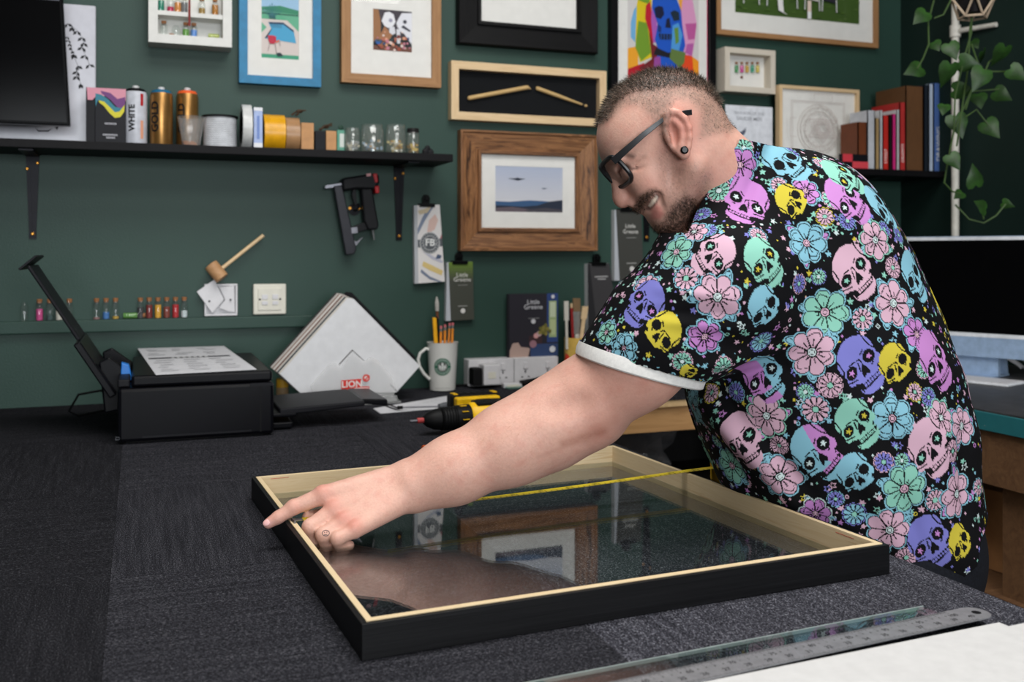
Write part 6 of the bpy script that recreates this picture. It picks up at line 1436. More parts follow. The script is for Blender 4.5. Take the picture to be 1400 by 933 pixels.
hc = np.array(lin((58, 48, 40))); hl = np.array(lin((132, 112, 98))); bc = np.array(lin((64, 47, 38)))
hcol = col[head]; nz = rnd[head]
wd = soft(xx, yy, dens, 9); wf = soft(xx, yy, fade, 9)*.62; wb = soft(xx, yy, beard, 10)*.30; wbd = soft(xx, yy, bdark, 10)*.85; wm_ = soft(xx, yy, must, 5)*.9
for wgt, c, jit in ((wf, hl*.8, .35), (wd*.95, hc, .35), (wb, bc*1.3, .45), (wbd, bc*.8, .4), (wm_, bc*.8, .35)):
    wj = np.clip(wgt*(1-jit+2*jit*nz), 0, 1)[:, None]; hcol = hcol*(1-wj)+c*wj
mth_ = soft(xx, yy, [(879, 288), (884, 275), (892, 267), (896, 270), (893, 280), (886, 289)], 2)[:, None]*.85; hcol = hcol*(1-mth_)+np.array(lin((60, 26, 24)))*mth_
tth_ = soft(xx, yy, [(882, 283), (886, 275), (892, 270), (894, 272), (890, 279), (885, 285)], 1.2)[:, None]*.9; hcol = hcol*(1-tth_)+np.array(lin((206, 190, 172)))*tth_
lips = soft(xx, yy, [(886, 289), (892, 281), (899, 285), (902, 294), (898, 301), (888, 301)], 3)[:, None]*.65; hcol = hcol*(1-lips)+np.array(lin((176, 98, 92)))*lips
crease = soft(xx, yy, [(850, 228), (858, 233), (866, 234), (858, 237), (850, 232)], 2)[:, None]*.75; hcol = hcol*(1-crease)+np.array(lin((70, 40, 36)))*crease
brow = soft(xx, yy, [(838, 214), (846, 212), (862, 218), (860, 222), (846, 219)], 3)[:, None]*.7; hcol = hcol*(1-brow)+hc*brow
earmask = (np.abs(lat[head]) > 66) & (np.hypot((xx-928)/22, (yy-182)/38) < 1.1); hcol[earmask] = col[head][earmask]
col[head] = hcol
nail = np.exp(-np.sum((V-h_(366, 716, 1.379))**2, 1)/(.0052**2))[:, None]; col = col*(1-nail*.8)+np.array(lin((214, 160, 160)))*nail*.8
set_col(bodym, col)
person = thing('person', 'man in a black skull print shirt and glasses leaning over to measure the frame', 'person', floorpt((AN+AF)/2, 0))
PO = np.array(person.location)
def addp(name, me, mat, parent=person):
    o = bpy.data.objects.new(name, me); COL.objects.link(o); me.materials.append(mat); o.parent = parent; o.location = -PO if parent is person else (0, 0, 0); return o
def pbuild(mb, name, mat, parent=person, smooth=True, bevel=0.0):
    return mb.build(name, mat, parent, smooth=smooth, bevel=bevel, org=PO)
SKIN = vcol('skin', .50, .38, .10, .32, 330)
body = addp('body', bodym, SKIN); body['label'] = 'bare forearm, pointing hand, bearded face and neck'
# ---- short hair and stubble strands
bodym.calc_loop_triangles() if hasattr(bodym, 'calc_loop_triangles') else None
nrm_ = np.zeros((len(V), 3), np.float32); bodym.vertices.foreach_get('normal', nrm_.ravel()) if False else None
buf = np.zeros(len(bodym.vertices)*3, np.float32); bodym.vertices.foreach_get('normal', buf); NV = buf.reshape(-1, 3)
hi_ = np.nonzero(head)[0]
def strands(name, wgt, count, length, wdt, cols, lean):
    sel = hi_[wgt > .35]
    if len(sel) == 0: return
    pk = RNG.choice(sel, count); P = V[pk]+RNG.normal(0, .0012, (count, 3)); N = NV[pk]
    D = N+lean+RNG.normal(0, .28, (count, 3)); D /= np.linalg.norm(D, axis=1)[:, None]
    L = length*(.6+.7*RNG.random(count))[:, None]; S = np.cross(D, RNG.normal(0, 1, (count, 3))); S /= np.linalg.norm(S, axis=1)[:, None]
    P = P-N*.0006
    vs = np.stack([P-S*wdt, P+S*wdt, P+D*L], 1).reshape(-1, 3); fs = np.arange(count*3).reshape(-1, 3)
    me = np_mesh(name, vs, fs); c = np.array([lin(q) for q in cols])[RNG.integers(0, len(cols), count)]; set_col(me, np.repeat(c, 3, 0))
    o = addp(name, me, vcol('hair', .55, .3)); o['kind'] = 'stuff'; return o
fwdh = -.75*RGT-.55*UPV
strands('hair', wd, 9000, .0085, .00035, [(48, 40, 34), (70, 58, 48), (98, 84, 70), (34, 28, 24), (120, 106, 92)], fwdh*.5)
strands('hair_fade', soft(xx, yy, fade, 9)*(~earmask), 5000, .0028, .00025, [(70, 58, 50), (110, 92, 80), (52, 42, 36)], fwdh*.2)
strands('beard', np.maximum(wbd, wm_)*(~earmask), 3600, .005, .00030, [(44, 32, 26), (70, 50, 38), (96, 70, 54), (30, 22, 18)], -.5*UPV-.2*RGT)
strands('stubble', soft(xx, yy, beard, 8)*(~earmask), 2200, .0022, .00022, [(60, 44, 36), (90, 68, 56)], -.4*UPV)
# fine hair on the forearm, moles
ai = np.nonzero((X > 560) & (X < 860) & (Y > 480) & (V[:, 2] > TT+.03) & (Zd < 1.60))[0]; cnt = 2600
pk = RNG.choice(ai, cnt); P = V[pk]; N = NV[pk]; ad = ARM[-1][0]-ARM[2][0]; ad /= np.linalg.norm(ad)
D = ad+N*.35-.35*UPV+RNG.normal(0, .22, (cnt, 3)); D /= np.linalg.norm(D, axis=1)[:, None]; Sx = np.cross(D, N); Sx /= np.maximum(np.linalg.norm(Sx, axis=1), 1e-6)[:, None]
Lh = (.004+.006*RNG.random(cnt))[:, None]; vs = np.stack([P-Sx*.00007, P+Sx*.00007, P+D*Lh], 1).reshape(-1, 3)
me = np_mesh('arm_hair', vs, np.arange(cnt*3).reshape(-1, 3)); set_col(me, np.tile(np.array(lin((176, 122, 92))), (cnt*3, 1))); o = addp('arm_hair', me, vcol('hair', .55, .3)); o['kind'] = 'stuff'
nd = FING[0][3]-FING[0][2]; nd /= np.linalg.norm(nd); nz_ = (CAM-FING[0][3]); nz_ /= np.linalg.norm(nz_); nz_ = nz_+.5*UPV; nz_ -= nd*(nz_@nd); nz_ /= np.linalg.norm(nz_); ny_ = np.cross(nz_, nd)
mb = MB(); mb.ball((0, 0, 0), 1.0, 14, 10); cN = FING[0][3]+nz_*ps(5.9)+nd*ps(1.2); mb.v = [tuple(cN+nd*ps(5.6)*a+ny_*ps(4.6)*b+nz_*ps(1.9)*c) for a, b, c in mb.v]
pbuild(mb, 'fingernail', M('nail', (220, 170, 166), .3, var=.03))
# ------------------------------------------------------------------ shirt
S = Field(); torso(S, 0.0)
S.cone(SHN, px(909, 458, 1.475), pr(97, 1.48), pr(86, 1.48), .05); S.cone(px(909, 458, 1.475), px(884, 482, 1.475), pr(86, 1.48), pr(74, 1.48), .03); S.cone(px(884, 482, 1.475), px(830, 532, 1.48), pr(74, 1.48), pr(66, 1.48), .03)
S.cone(SHF, px(1030, 520, 1.87), .105, .085, .05)
S.cone(px(985, 222, 1.53), px(1035, 300, 1.57), pr(72, 1.53), pr(92, 1.55), .05)
S.cone(px(1010, 300, 1.56), SHN, pr(72, 1.55), pr(80, 1.5), .06); S.cone(px(1010, 300, 1.58), SHF, pr(72, 1.6), .085, .06)
S.fn(sd_table, .025, -1)
SV, SF = S.mesh((.55, .9, .70), (1.6, 2.1, 1.6), .0062, 3)
tmp = np_mesh('tmp', SV, SF); to = bpy.data.objects.new('tmp', tmp); COL.objects.link(to)
md = to.modifiers.new('s', 'SUBSURF'); md.levels = 2; md.render_levels = 2
bpy.context.view_layer.update(); shm = bpy.data.meshes.new_from_object(to.evaluated_get(bpy.context.evaluated_depsgraph_get()))
bpy.data.objects.remove(to); bpy.data.meshes.remove(tmp)
n = len(shm.vertices); buf = np.zeros(n*3, np.float32); shm.vertices.foreach_get('co', buf); SV = buf.reshape(-1, 3).astype(float)
buf = np.zeros(n*3, np.float32); shm.vertices.foreach_get('normal', buf); SN = buf.reshape(-1, 3).astype(float)
fb = np.zeros(len(shm.polygons)*4, np.int32); shm.loops.foreach_get('vertex_index', fb); SF = fb.reshape(-1, 4)
bpy.data.meshes.remove(shm)
X, Y, Zd = proj(SV)
# folds: ridge lines (pixel segments) with height and width
def seg(x, y, a, b):
    a = np.array(a, float); b = np.array(b, float); ab = b-a; t = np.clip(((x-a[0])*ab[0]+(y-a[1])*ab[1])/(ab@ab), 0, 1); return np.hypot(x-a[0]-t*ab[0], y-a[1]-t*ab[1]), t
FOLD = [((1085, 470), (935, 505), .010, 9), ((1070, 500), (945, 540), -.010, 8), ((1030, 452), (900, 440), .005, 9), ((1000, 430), (870, 425), -.004, 8), ((1010, 410), (890, 395), .004, 9), ((960, 545), (1100, 700), .012, 13), ((985, 540), (1130, 690), -.010, 12), ((1010, 560), (1070, 650), .007, 10), ((940, 560), (1040, 690), -.008, 10), ((1040, 590), (1180, 740), .006, 14), ((1330, 560), (1338, 700), .007, 9), ((1316, 590), (1322, 720), -.008, 8), ((1290, 600), (1296, 760), .004, 10), ((1130, 215), (1240, 330), .003, 14), ((1050, 205), (1010, 290), -.006, 9), ((1085, 420), (1180, 560), .004, 22), ((1180, 640), (1240, 780), .005, 14), ((1225, 660), (1270, 770), -.004, 12)]
dsp = np.zeros(n); near = (SN@(SV-CAM).T.T if False else np.einsum('ij,ij->i', SN, SV-CAM)) < 0
for a, b, h, w_ in FOLD:
    d, t = seg(X, Y, a, b); dsp += h*np.exp(-(d/w_)**2)*np.sin(np.pi*np.clip(t*.9+.08, 0, 1))**.6
dsp += .0016*np.sin(SV[:, 0]*31+SV[:, 2]*19)*np.sin(SV[:, 1]*27-SV[:, 2]*33)+.0012*np.sin(SV[:, 2]*70+SV[:, 0]*20)
dsp = np.where(near, dsp, dsp*.3); SV = SV+SN*dsp[:, None]
X, Y, Zd = proj(SV)
# trims: neck line, near and far sleeve ends, hem
p0 = px(1003, 186, 1.53); p1 = px(936, 304, 1.50); dl = (p1-p0); nk = -np.cross(dl, FWD); nk /= np.linalg.norm(nk)
if nk@RGT > 0: nk = -nk
cutv = ((SV-p0)@nk > 0) & (np.linalg.norm(SV-px(975, 235, 1.52), axis=1) < .16) & (Y < 318)
cutv |= (Y < np.interp(X, [985, 1003, 1060, 1100, 1130, 1160], [182, 187, 200, 204, 209, 220])) & (X > 985) & (X < 1160) & (Y < 222)
q0 = px(800, 474, 1.47); q1 = px(940, 513, 1.47); nsl = np.cross(q1-q0, FWD); nsl /= np.linalg.norm(nsl)
if nsl@UPV > 0: nsl = -nsl
armax = px(820, 540, 1.48)-SHN; armax /= np.linalg.norm(armax)
dist_ax = np.linalg.norm((SV-SHN)-((SV-SHN)@armax)[:, None]*armax, axis=1)
cutv |= ((SV-q0)@nsl > 0) & (dist_ax < .105) & ((SV-SHN)@armax > .06)
cutv |= ((SV-px(1030, 520, 1.87))@((px(1030, 520, 1.87)-SHF)/np.linalg.norm(px(1030, 520, 1.87)-SHF)) > -.05) & (np.linalg.norm(SV-px(1030, 520, 1.87), axis=1) < .13) & (Zd > 1.72)
hemy = np.interp(X, [900, 1190, 1276, 1300, 1322, 1336, 1342, 1360], [760, 770, 788, 781, 760, 752, 722, 690])
hz_w = CAM[2]-(hemy-HOR)/FPX*1.55
cutv |= SV[:, 2] < hz_w
keepf = ~cutv[SF].any(1); SF = SF[keepf]; used = np.unique(SF); mp = -np.ones(n, int); mp[used] = np.arange(len(used)); SF = mp[SF]; SV = SV[used]; SN = SN[used]; X, Y, Zd = X[used], Y[used], Zd[used]; n = len(SV)
# keep the largest connected piece
# ---- print: motifs laid on the cloth
PK = {'P': (204, 166, 184), 'L': (184, 126, 188), 'M': (134, 192, 174), 'B': (128, 180, 198), 'Y': (196, 180, 62), 'V': (118, 118, 190), 'K': (11, 11, 14), 'W': (196, 212, 212)}
LK = {k_: np.array(lin(v)) for k_, v in PK.items()}
scol = np.tile(LK['K'], (n, 1))
def N_(x, y): return ((x-425)/230.0, (340-y)/230.0)
SK_OUT = [N_(*q) for q in ((235, 330), (240, 260), (265, 200), (310, 145), (370, 115), (430, 110), (480, 130), (515, 175), (525, 205), (545, 235), (572, 250), (580, 300), (560, 320), (568, 345), (604, 395), (610, 425), (597, 465), (586, 500), (540, 530), (510, 555), (450, 566), (420, 546), (400, 520), (375, 496), (340, 512), (315, 490), (310, 455), (285, 430), (258, 405), (238, 370))]
SK_HALF = [N_(*q) for q in ((235, 330), (240, 260), (265, 200), (310, 145), (370, 115), (430, 110), (480, 130), (515, 175), (525, 205), (545, 235), (572, 250), (580, 300), (560, 330), (574, 372), (545, 400), (500, 440), (450, 478), (425, 470), (400, 480), (375, 470), (340, 505), (315, 490), (310, 455), (285, 430), (258, 405), (238, 370))]
SK_NOSE = [N_(*q) for q in ((432, 330), (462, 348), (495, 378), (490, 402), (466, 404), (450, 440), (436, 430), (426, 385))]
SK_MOUTH = [N_(*q) for q in ((376, 492), (430, 478), (500, 428), (552, 375), (586, 356), (580, 410), (540, 452), (490, 500), (440, 532), (405, 520))]
def teeth():
    T = []; a0, b0 = np.array(N_(436, 492)), np.array(N_(566, 382)); d = b0-a0; L = np.linalg.norm(d); d = d/L; nn = np.array([-d[1], d[0]])
    for k in range(7):
        t0, t1 = L*k/7+.012, L*(k+1)/7-.012
        for lo_, hi__ in ((.012, .105), (-.105, -.012)): T.append([tuple(a0+d*t0+nn*lo_), tuple(a0+d*t1+nn*lo_), tuple(a0+d*t1+nn*hi__), tuple(a0+d*t0+nn*hi__)])
    return T
SK_TEETH = teeth()
def ellp(cx, cy, rx, ry, rot=0, m=18): c, s = math.cos(rot), math.sin(rot); return [(cx+rx*math.cos(a)*c-ry*math.sin(a)*s, cy+rx*math.cos(a)*s+ry*math.sin(a)*c) for a in np.linspace(0, 2*math.pi, m, endpoint=False)]
EY1 = ellp(*N_(484, 270), .21, .235, -.5); EY2 = ellp(*N_(348, 406), .18, .255, -.45)
def starp(cx, cy, r, rot=0, inner=.45): return [(cx+(r if i % 2 == 0 else r*inner)*math.sin(rot+i*math.pi/5), cy+(r if i % 2 == 0 else r*inner)*math.cos(rot+i*math.pi/5)) for i in range(10)]
def grow(poly, f): c = np.mean(poly, 0); return [tuple(c+(np.array(p)-c)*f) for p in poly]
SK_LINES = [[N_(430, 112), N_(455, 150), N_(490, 186), N_(522, 203)], [N_(240, 330), N_(262, 360), N_(286, 400), N_(286, 430)], [N_(390, 312), N_(408, 300), N_(425, 318)], [N_(398, 330), N_(418, 390)], [N_(330, 352), N_(372, 320)], [N_(418, 262), N_(436, 226)], [N_(315, 490), N_(345, 478), N_(392, 455)], [N_(376, 494), N_(410, 520), N_(440, 545)], [N_(560, 322), N_(556, 350)], [N_(510, 330), N_(520, 312)]]
def near_line(u, v, pts, w_):
    m = np.zeros(len(u), bool)
    for a, b in zip(pts[:-1], pts[1:]): m |= seg(u, v, a, b)[0] < w_
    return m
def put(idx, mask, c): scol[idx[mask]] = c
DARK = np.array(lin((14, 14, 17)))
def skull(idx, u, v, c, half, c2=None, star='W', R=.04):
    out = SK_HALF if half else SK_OUT; lw = .0012/R
    put(idx, inpoly(u, v, out), LK[c])
    if c2 is not None: put(idx, inpoly(u, v, out) & ((u-.05)*.62+(v+.1)*.78 > 0 if True else None) & (u*.9+v*.25 > .02), LK[c2])
    for L_ in SK_LINES: put(idx, near_line(u, v, L_, lw*.85) & inpoly(u, v, out), DARK)
    for e in (EY1, EY2):
        put(idx, inpoly(u, v, e), DARK); c0 = np.mean(e, 0)
        if star: put(idx, inpoly(u, v, starp(c0[0], c0[1], .125, .25)), LK[star])
    put(idx, inpoly(u, v, SK_NOSE), DARK)
    if not half: put(idx, inpoly(u, v, SK_MOUTH), DARK)
    for tq in SK_TEETH[::1]:
        if half and tq[2][1] < tq[0][1]-.02 and False: continue
        put(idx, inpoly(u, v, tq) & (inpoly(u, v, SK_MOUTH) if not half else inpoly(u, v, SK_HALF) | True) if not half else inpoly(u, v, tq) & (SK_TEETH.index(tq) % 2 == 0), LK[c2 or c])
def flower(idx, u, v, c, halo, leafc, seed, R):
    r = np.hypot(u, v); a = np.arctan2(v, u); lw = .0013/R; np_ = 7; ph = seed*1.3
    wob = lambda k, A0: A0+.10*np.abs(np.cos((a+ph)*k/2))
    edge = .80+.16*np.abs(np.cos((a+ph)*np_/2))
    for k in range(3):      # leaves
        an = ph+k*2.1+.4; cu, cv = .85*math.cos(an), .85*math.sin(an); e = ellp(cu, cv, .34, .16, an+.35)
        put(idx, inpoly(u, v, grow(e, 1.35)), LK[halo]); put(idx, inpoly(u, v, grow(e, 1.16)), DARK); put(idx, inpoly(u, v, e), LK[leafc]); put(idx, near_line(u, v, [(cu*.8, cv*.8), (cu*1.25, cv*1.25)], lw*.5), DARK)
    edge = .66+.30*np.abs(np.cos((a+ph)*np_/2))**.55+.05*np.cos((a+ph)*2+seed)
    put(idx, r < edge+lw*2.3+.02, LK[halo]); put(idx, r < edge+lw*1.25, DARK); put(idx, r < edge, LK[c])
    fr_ = np.abs(np.cos((a+ph)*np_/2)); put(idx, (r < edge) & (r > .2) & (fr_*r*2/np_ < lw*.80), DARK)
    k2 = np.floor((a+ph)*np_/(2*math.pi)+.5); off = np.abs(np.sin((a+ph)*np_/2)); 
    put(idx, (r > .26) & (r < .50+.1*np.sin(k2*2.3)) & (off*r*2/np_ < lw*.6), DARK)
    in2 = (np.mod(k2, 2) == 0) & (np.abs(r-(edge-.16-.05*np.sin(a*9))) < lw*.62) & (fr_ > .35); put(idx, in2, DARK)
    put(idx, (r < .32) & (r > .2) & (np.abs(np.cos(a*10)) < .35), DARK)
    put(idx, r < .215, DARK); put(idx, r < .17, LK['P'] if c != 'P' else LK['W']); put(idx, np.abs(r-.10) < lw*.35, DARK)
def daisy(idx, u, v, c, halo, cen, seed, R):
    r = np.hypot(u, v); a = np.arctan2(v, u); m = 11+seed % 3; ph = seed*.7
    tt = np.abs(((a+ph)*m/(2*math.pi)) % 1-.5)*2         # 0 at petal axis? 1 between
    pet = (tt < .74) & (r < .86-.10*tt) & (r > .12); lens = tt*r < .25
    put(idx, r < .97-.10*(tt > .7), LK[halo]); put(idx, r < .90-.12*(tt > .7), DARK); put(idx, pet & (tt < .66), LK[c])
    put(idx, (tt < .10) & (r > .25) & (r < .5), DARK); put(idx, r < .25, DARK); put(idx, r < .20, LK[cen])
# camera-facing anchors ------------------------------------------------
from mathutils.bvhtree import BVHTree
GC = .02; glo = SV.min(0)-.001; gn = ((SV.max(0)-glo)/GC).astype(int)+2
gk = ((SV-glo)/GC).astype(int); gkey = (gk[:, 0]*gn[1]+gk[:, 1])*gn[2]+gk[:, 2]; gord = np.argsort(gkey, kind='stable'); gsort = gkey[gord]
def within(p, r):
    a = np.maximum(((p-r-glo)/GC).astype(int), 0); b = np.minimum(((p+r-glo)/GC).astype(int), gn-1); out = []
    for i in range(a[0], b[0]+1):
        for j in range(a[1], b[1]+1):
            k0 = (i*gn[1]+j)*gn[2]; l0 = np.searchsorted(gsort, k0+a[2]); l1 = np.searchsorted(gsort, k0+b[2], 'right'); out.append(gord[l0:l1])
    idx = np.concatenate(out); d = SV[idx]-p; return idx[np.einsum('ij,ij->i', d, d) < r*r]
facing = np.einsum('ij,ij->i', SN, SV-CAM) < 0
fi = np.nonzero(facing)[0]; fX, fY, fZ = X[fi], Y[fi], Zd[fi]
def anchor(x, y):
    m = (np.abs(fX-x) < 3.5) & (np.abs(fY-y) < 3.5)
    if not m.any(): return None
    c = fi[m]; p = SV[c[np.argmin(fZ[m])]]; nn = SN[within(p, .014)].mean(0); nn /= np.linalg.norm(nn); return p, nn
def lay(kind, x, y, R, rot=0, flip=False, c='P', halo='B', extra=None, seed=0, pn=None, rm=None):
    if pn is None: pn = anchor(x, y)
    if pn is None: return
    p, nn = pn; Rm = rm or R*((p-CAM)@FWD)/FPX
    idx = within(p, 1.5*Rm); idx = idx[SN[idx]@nn > .15]
    vax = UPV-nn*(UPV@nn)
    if np.linalg.norm(vax) < .2: vax = RGT-nn*(RGT@nn)
    vax /= np.linalg.norm(vax); uax = np.cross(vax, nn)
    if uax@RGT < 0 and pn is None: uax = -uax
    q = SV[idx]-p; u = (q@uax)/Rm; v = (q@vax)/Rm; cr, sr = math.cos(math.radians(rot)), math.sin(math.radians(rot)); u, v = u*cr+v*sr, -u*sr+v*cr
    if flip: u = -u
    if kind in 'SH': skull(idx, u, v, c, kind == 'H', extra, {'M': 'Y', 'P': 'M', 'V': 'L', 'L': 'W', 'B': None, 'Y': None}[c] if extra is None else 'W', Rm)
    elif kind == 'F': flower(idx, u, v, c, halo, extra or 'B', seed, Rm)
    elif kind == 'D': daisy(idx, u, v, c, halo, extra or 'M', seed, Rm)
    elif kind == '*': put(idx, inpoly(u, v, starp(0, 0, 1, seed)), LK[c]);
    elif kind == 'o': put(idx, np.hypot(u, v) < 1, LK[c])
    elif kind == 'O': put(idx, np.abs(np.hypot(u, v)-.75) < .25, LK[c])
    elif kind == 'A': put(idx, inpoly(u, v, starp(0, 0, 1.1, seed)), LK[c]); put(idx, inpoly(u, v, starp(0, 0, .62, seed)), DARK)
MOT = """D 993 217 16 V B|D 1020 200 16 M P|D 980 258 18 M P|D 955 290 15 V B|D 966 311 13 V B|D 1068 250 14 P B|D 1140 270 16 M P|D 1130 293 14 P Y|D 1161 300 14 V B|D 1125 220 13 P B|D 1212 310 12 V B|D 1232 318 13 V B|D 935 378 19 P B|D 1096 391 15 V P|D 1122 382 12 M V|D 1182 433 17 P B|D 1224 363 15 P P|D 930 498 15 M P|D 991 506 16 M P|D 970 534 14 P Y|D 1003 540 15 V B|D 1043 470 18 B V|D 1132 530 18 P P|D 1098 533 13 M V|D 1112 563 21 P B|D 1266 502 14 M P|D 1254 533 14 P Y|D 1273 540 14 V B|D 977 607 11 M V|D 1062 612 14 P P|D 1211 630 15 V P|D 1236 628 12 M V|D 1281 687 17 P B|D 1165 706 17 B V|D 1140 686 12 V B|D 1237 766 16 P P|D 1341 664 13 P B|D 1306 615 16 P P|D 1040 318 15 P B|D 1086 205 13 V B
F 1015 228 27 L B|F 1105 258 23 L B|F 946 314 21 P B|F 921 342 27 M B|F 978 407 36 P B|F 1105 330 32 B B|F 1200 325 30 P M|F 1125 425 36 M B|F 1225 412 35 P B|F 966 463 27 L B|F 1107 485 36 P B|F 1257 455 27 L B|F 945 560 27 B B|F 1045 572 32 P M|F 1223 570 33 B B|F 1235 672 37 M B|F 1063 655 32 P B|F 998 640 29 M B|F 1213 728 33 P B|F 1312 672 37 P B|F 1290 568 27 P M|F 1318 580 30 P B|F 850 474 20 B B|F 880 387 20 P B|F 1112 705 24 L W|F 826 452 18 M B|F 1285 400 22 P B
S 1018 276 40 L 8 1|H 1088 273 30 Y 22 0|S 1078 217 38 B 75 1|S 1163 270 40 L 6 0|S 1158 236 36 M 10 0|S 1208 280 36 B 5 0|S 1050 355 37 M 0 0|S 972 346 34 P -20 1|S 1172 370 40 P 0 0|S 878 412 36 V 2 1|H 900 453 33 Y -16 1|H 1050 428 34 B 4 0|S 1253 375 38 B -14 0|S 1180 497 41 V 0 0|H 1230 499 33 Y 0 0|S 1284 490 43 L -5 0|S 1042 512 37 L 0 0 B|S 1008 604 40 P -6 0|S 1170 583 36 M 4 0|S 1115 624 42 B 14 0 L|H 1170 655 33 B 4 0|S 1275 616 43 P 0 0|S 1275 745 40 V 2 0|H 1318 742 29 Y 4 0|H 946 514 16 Y 20 0"""
# the sides the photograph does not show repeat the same motifs
seen = []
items = [q.split() for q in MOT.replace('\n', '|').split('|')]
for q in items:
    a = anchor(float(q[1]), float(q[2]))
    if a is not None: seen.append((a[0], float(q[3])*((a[0]-CAM)@FWD)/FPX))
# small scatter first, so that the motifs lie over it
SP = np.array([q[0] for q in seen]); SR = np.array([q[1] for q in seen])
ci = RNG.integers(0, n, 60000); cp = SV[ci]; free = np.ones(len(ci), bool)
for q_, r_ in zip(SP, SR): free &= np.einsum('ij,ij->i', cp-q_, cp-q_) > (r_*.96+.0015)**2
ci = ci[free]; vk = np.floor(SV[ci]/.0135).astype(np.int64); _, fi_ = np.unique((vk[:, 0]*4000+vk[:, 1])*4000+vk[:, 2], return_index=True)
for i in ci[fi_]:
    r_ = RNG.random(); c = 'MPBLMYVPW'[RNG.integers(0, 9)]
    if r_ > .66: continue
    kd, rm = ('*', .0054) if r_ < .20 else (('o', .0011+.0011*RNG.random()) if r_ < .58 else (('O', .0032) if r_ < .61 else ('A', .0062)))
    lay(kd, 0, 0, 0, c=c, pn=(SV[i], SN[i]), rm=rm, seed=RNG.random()*2)
hid = 0
for i in RNG.integers(0, n, 4000):
    p = SV[i]; vis = SN[i]@(p-CAM)/np.linalg.norm(p-CAM) < -.12
    if vis and not (Zd[i] > 1.75): continue
    kd = ('S', .040) if hid % 3 == 0 else (('F', .036) if hid % 3 == 1 else ('D', .017))
    if all(np.linalg.norm(p-s[0]) > (kd[1]+s[1])*1.08 for s in seen):
        seen.append((p, kd[1])); hid += 1
        lay(kd[0], 0, 0, 0, rot=RNG.uniform(-40, 40), flip=bool(RNG.integers(0, 2)), c='PLMBVYPM'[RNG.integers(0, 8)] if kd[0] != 'F' else 'PLMBP'[RNG.integers(0, 5)], halo='B', pn=(p, SN[i]), rm=kd[1], seed=hid)
for k_, q in enumerate(items):
    kd, x, y, R = q[0], float(q[1]), float(q[2]), float(q[3])
    if kd in 'DF': lay(kd, x, y, R*(.90 if kd == 'F' else 1), c=q[4], halo=q[5], seed=k_, extra=('L' if q[4] in 'PB' and k_ % 2 else 'B') if kd == 'F' else ('W' if q[4] == 'M' else 'M'))
    else: lay(kd, x, y, R, rot=float(q[5]), flip=q[6] == '1', c=q[4], extra=q[7] if len(q) > 7 else None)
shirtm = np_mesh('shirt', SV, SF); set_col(shirtm, scol)
shirt = addp('shirt', shirtm, vcol('printed_cotton', .85, .15, 0, .12, 900)); shirt['label'] = 'black short-sleeved shirt printed with pastel skulls, flowers and stars'
# white turned-up sleeve lining
mb = MB(); m_ = 56; rings = []
e1 = np.cross(armax, UPV); e1 /= np.linalg.norm(e1); e2 = np.cross(e1, armax)
dax = np.linalg.norm((SV-SHN)-((SV-SHN)@armax)[:, None]*armax, axis=1); sel = (np.abs((SV-q0)@nsl) < .005) & (dax < .10) & ((SV-SHN)@armax > .05)
rel = SV[sel]-SHN; an_ = np.arctan2(rel@e2, rel@e1); rb_ = []
for i in range(m_):
    th = -math.pi+2*math.pi*i/m_; dd = np.abs((an_-th+math.pi) % (2*math.pi)-math.pi) < .12; rb_.append(np.median(dax[sel][dd]) if dd.sum() > 3 else np.nan)
rb_ = np.array(rb_); ok = ~np.isnan(rb_); ii = np.arange(m_); rb_ = np.interp(ii, ii[ok], rb_[ok], period=m_); rb_ = np.minimum(rb_, pr(80, 1.48))
for _ in range(3): rb_ = .5*rb_+.25*np.roll(rb_, 1)+.25*np.roll(rb_, -1)
def cuffpt(i, off, dr):
    th = -math.pi+2*math.pi*i/m_; o_ = SHN+(e1*math.cos(th)+e2*math.sin(th))*(rb_[i]+dr); t_ = ((q0-o_)@nsl)/(armax@nsl); return o_+nsl*off
prof = [(-.006, .0012), (.004, .0026), (.0130, .0018), (.0150, -.0005), (.0140, -.003), (.002, -.004)]
vs = [cuffpt(i, o_, r_)+armax*(((q0-cuffpt(i, 0, r_))@nsl)/(armax@nsl)) for o_, r_ in prof for i in range(m_)]
mb._a(vs, [(k*m_+i, k*m_+(i+1) % m_, (k+1)*m_+(i+1) % m_, (k+1)*m_+i) for k in range(len(prof)-1) for i in range(m_)])
pbuild(mb, 'sleeve_lining', M('white_cotton', (226, 224, 220), .85, var=.03, scale=200, bump=.1)).__setitem__('label', 'white turned-up sleeve lining')
# trousers and shoes
Tq = Field(); Tq.ell(px(1226, 745, 1.63), IDA, np.array([.128, .170, .15]), .05)
for h, k_, a in ((HIPN, KN, AN), (HIPF, KF, AF)): Tq.cone(h, k_, .105, .078, .04); Tq.cone(k_, a+np.array([0, 0, .0]), .078, .068, .03)
Tq.fn(sd_table, .02, -1)
tv, tf = Tq.mesh((.7, .8, .02), (1.75, 2.1, 1.1), .012, 2)
k_ = ~((tv[:, 2] < .075)[tf].all(1)); tf = tf[k_]
addp('trousers', np_mesh('trousers', tv, tf), M('dark_denim', (24, 26, 32), .85, var=.2, scale=300)).__setitem__('label', 'dark navy trousers')
for a in (AN, AF):
    Sh = Field(); Sh.cone(a+np.array([.03, 0, -.045]), a+np.array([-.17, 0, -.055]), .043, .034, .02); Sh.cone(a, a+np.array([0, 0, .03]), .046, .046, .02)
    Sh.fn(lambda P: P[:, 2]-.004, .004, -1)
    sv_, sf_ = Sh.mesh(a-np.array([.3, .15, .12]), a+np.array([.2, .15, .15]), .008, 2); addp('shoe', np_mesh('shoe', sv_, sf_), M('black_shoe', (20, 20, 21), .5))
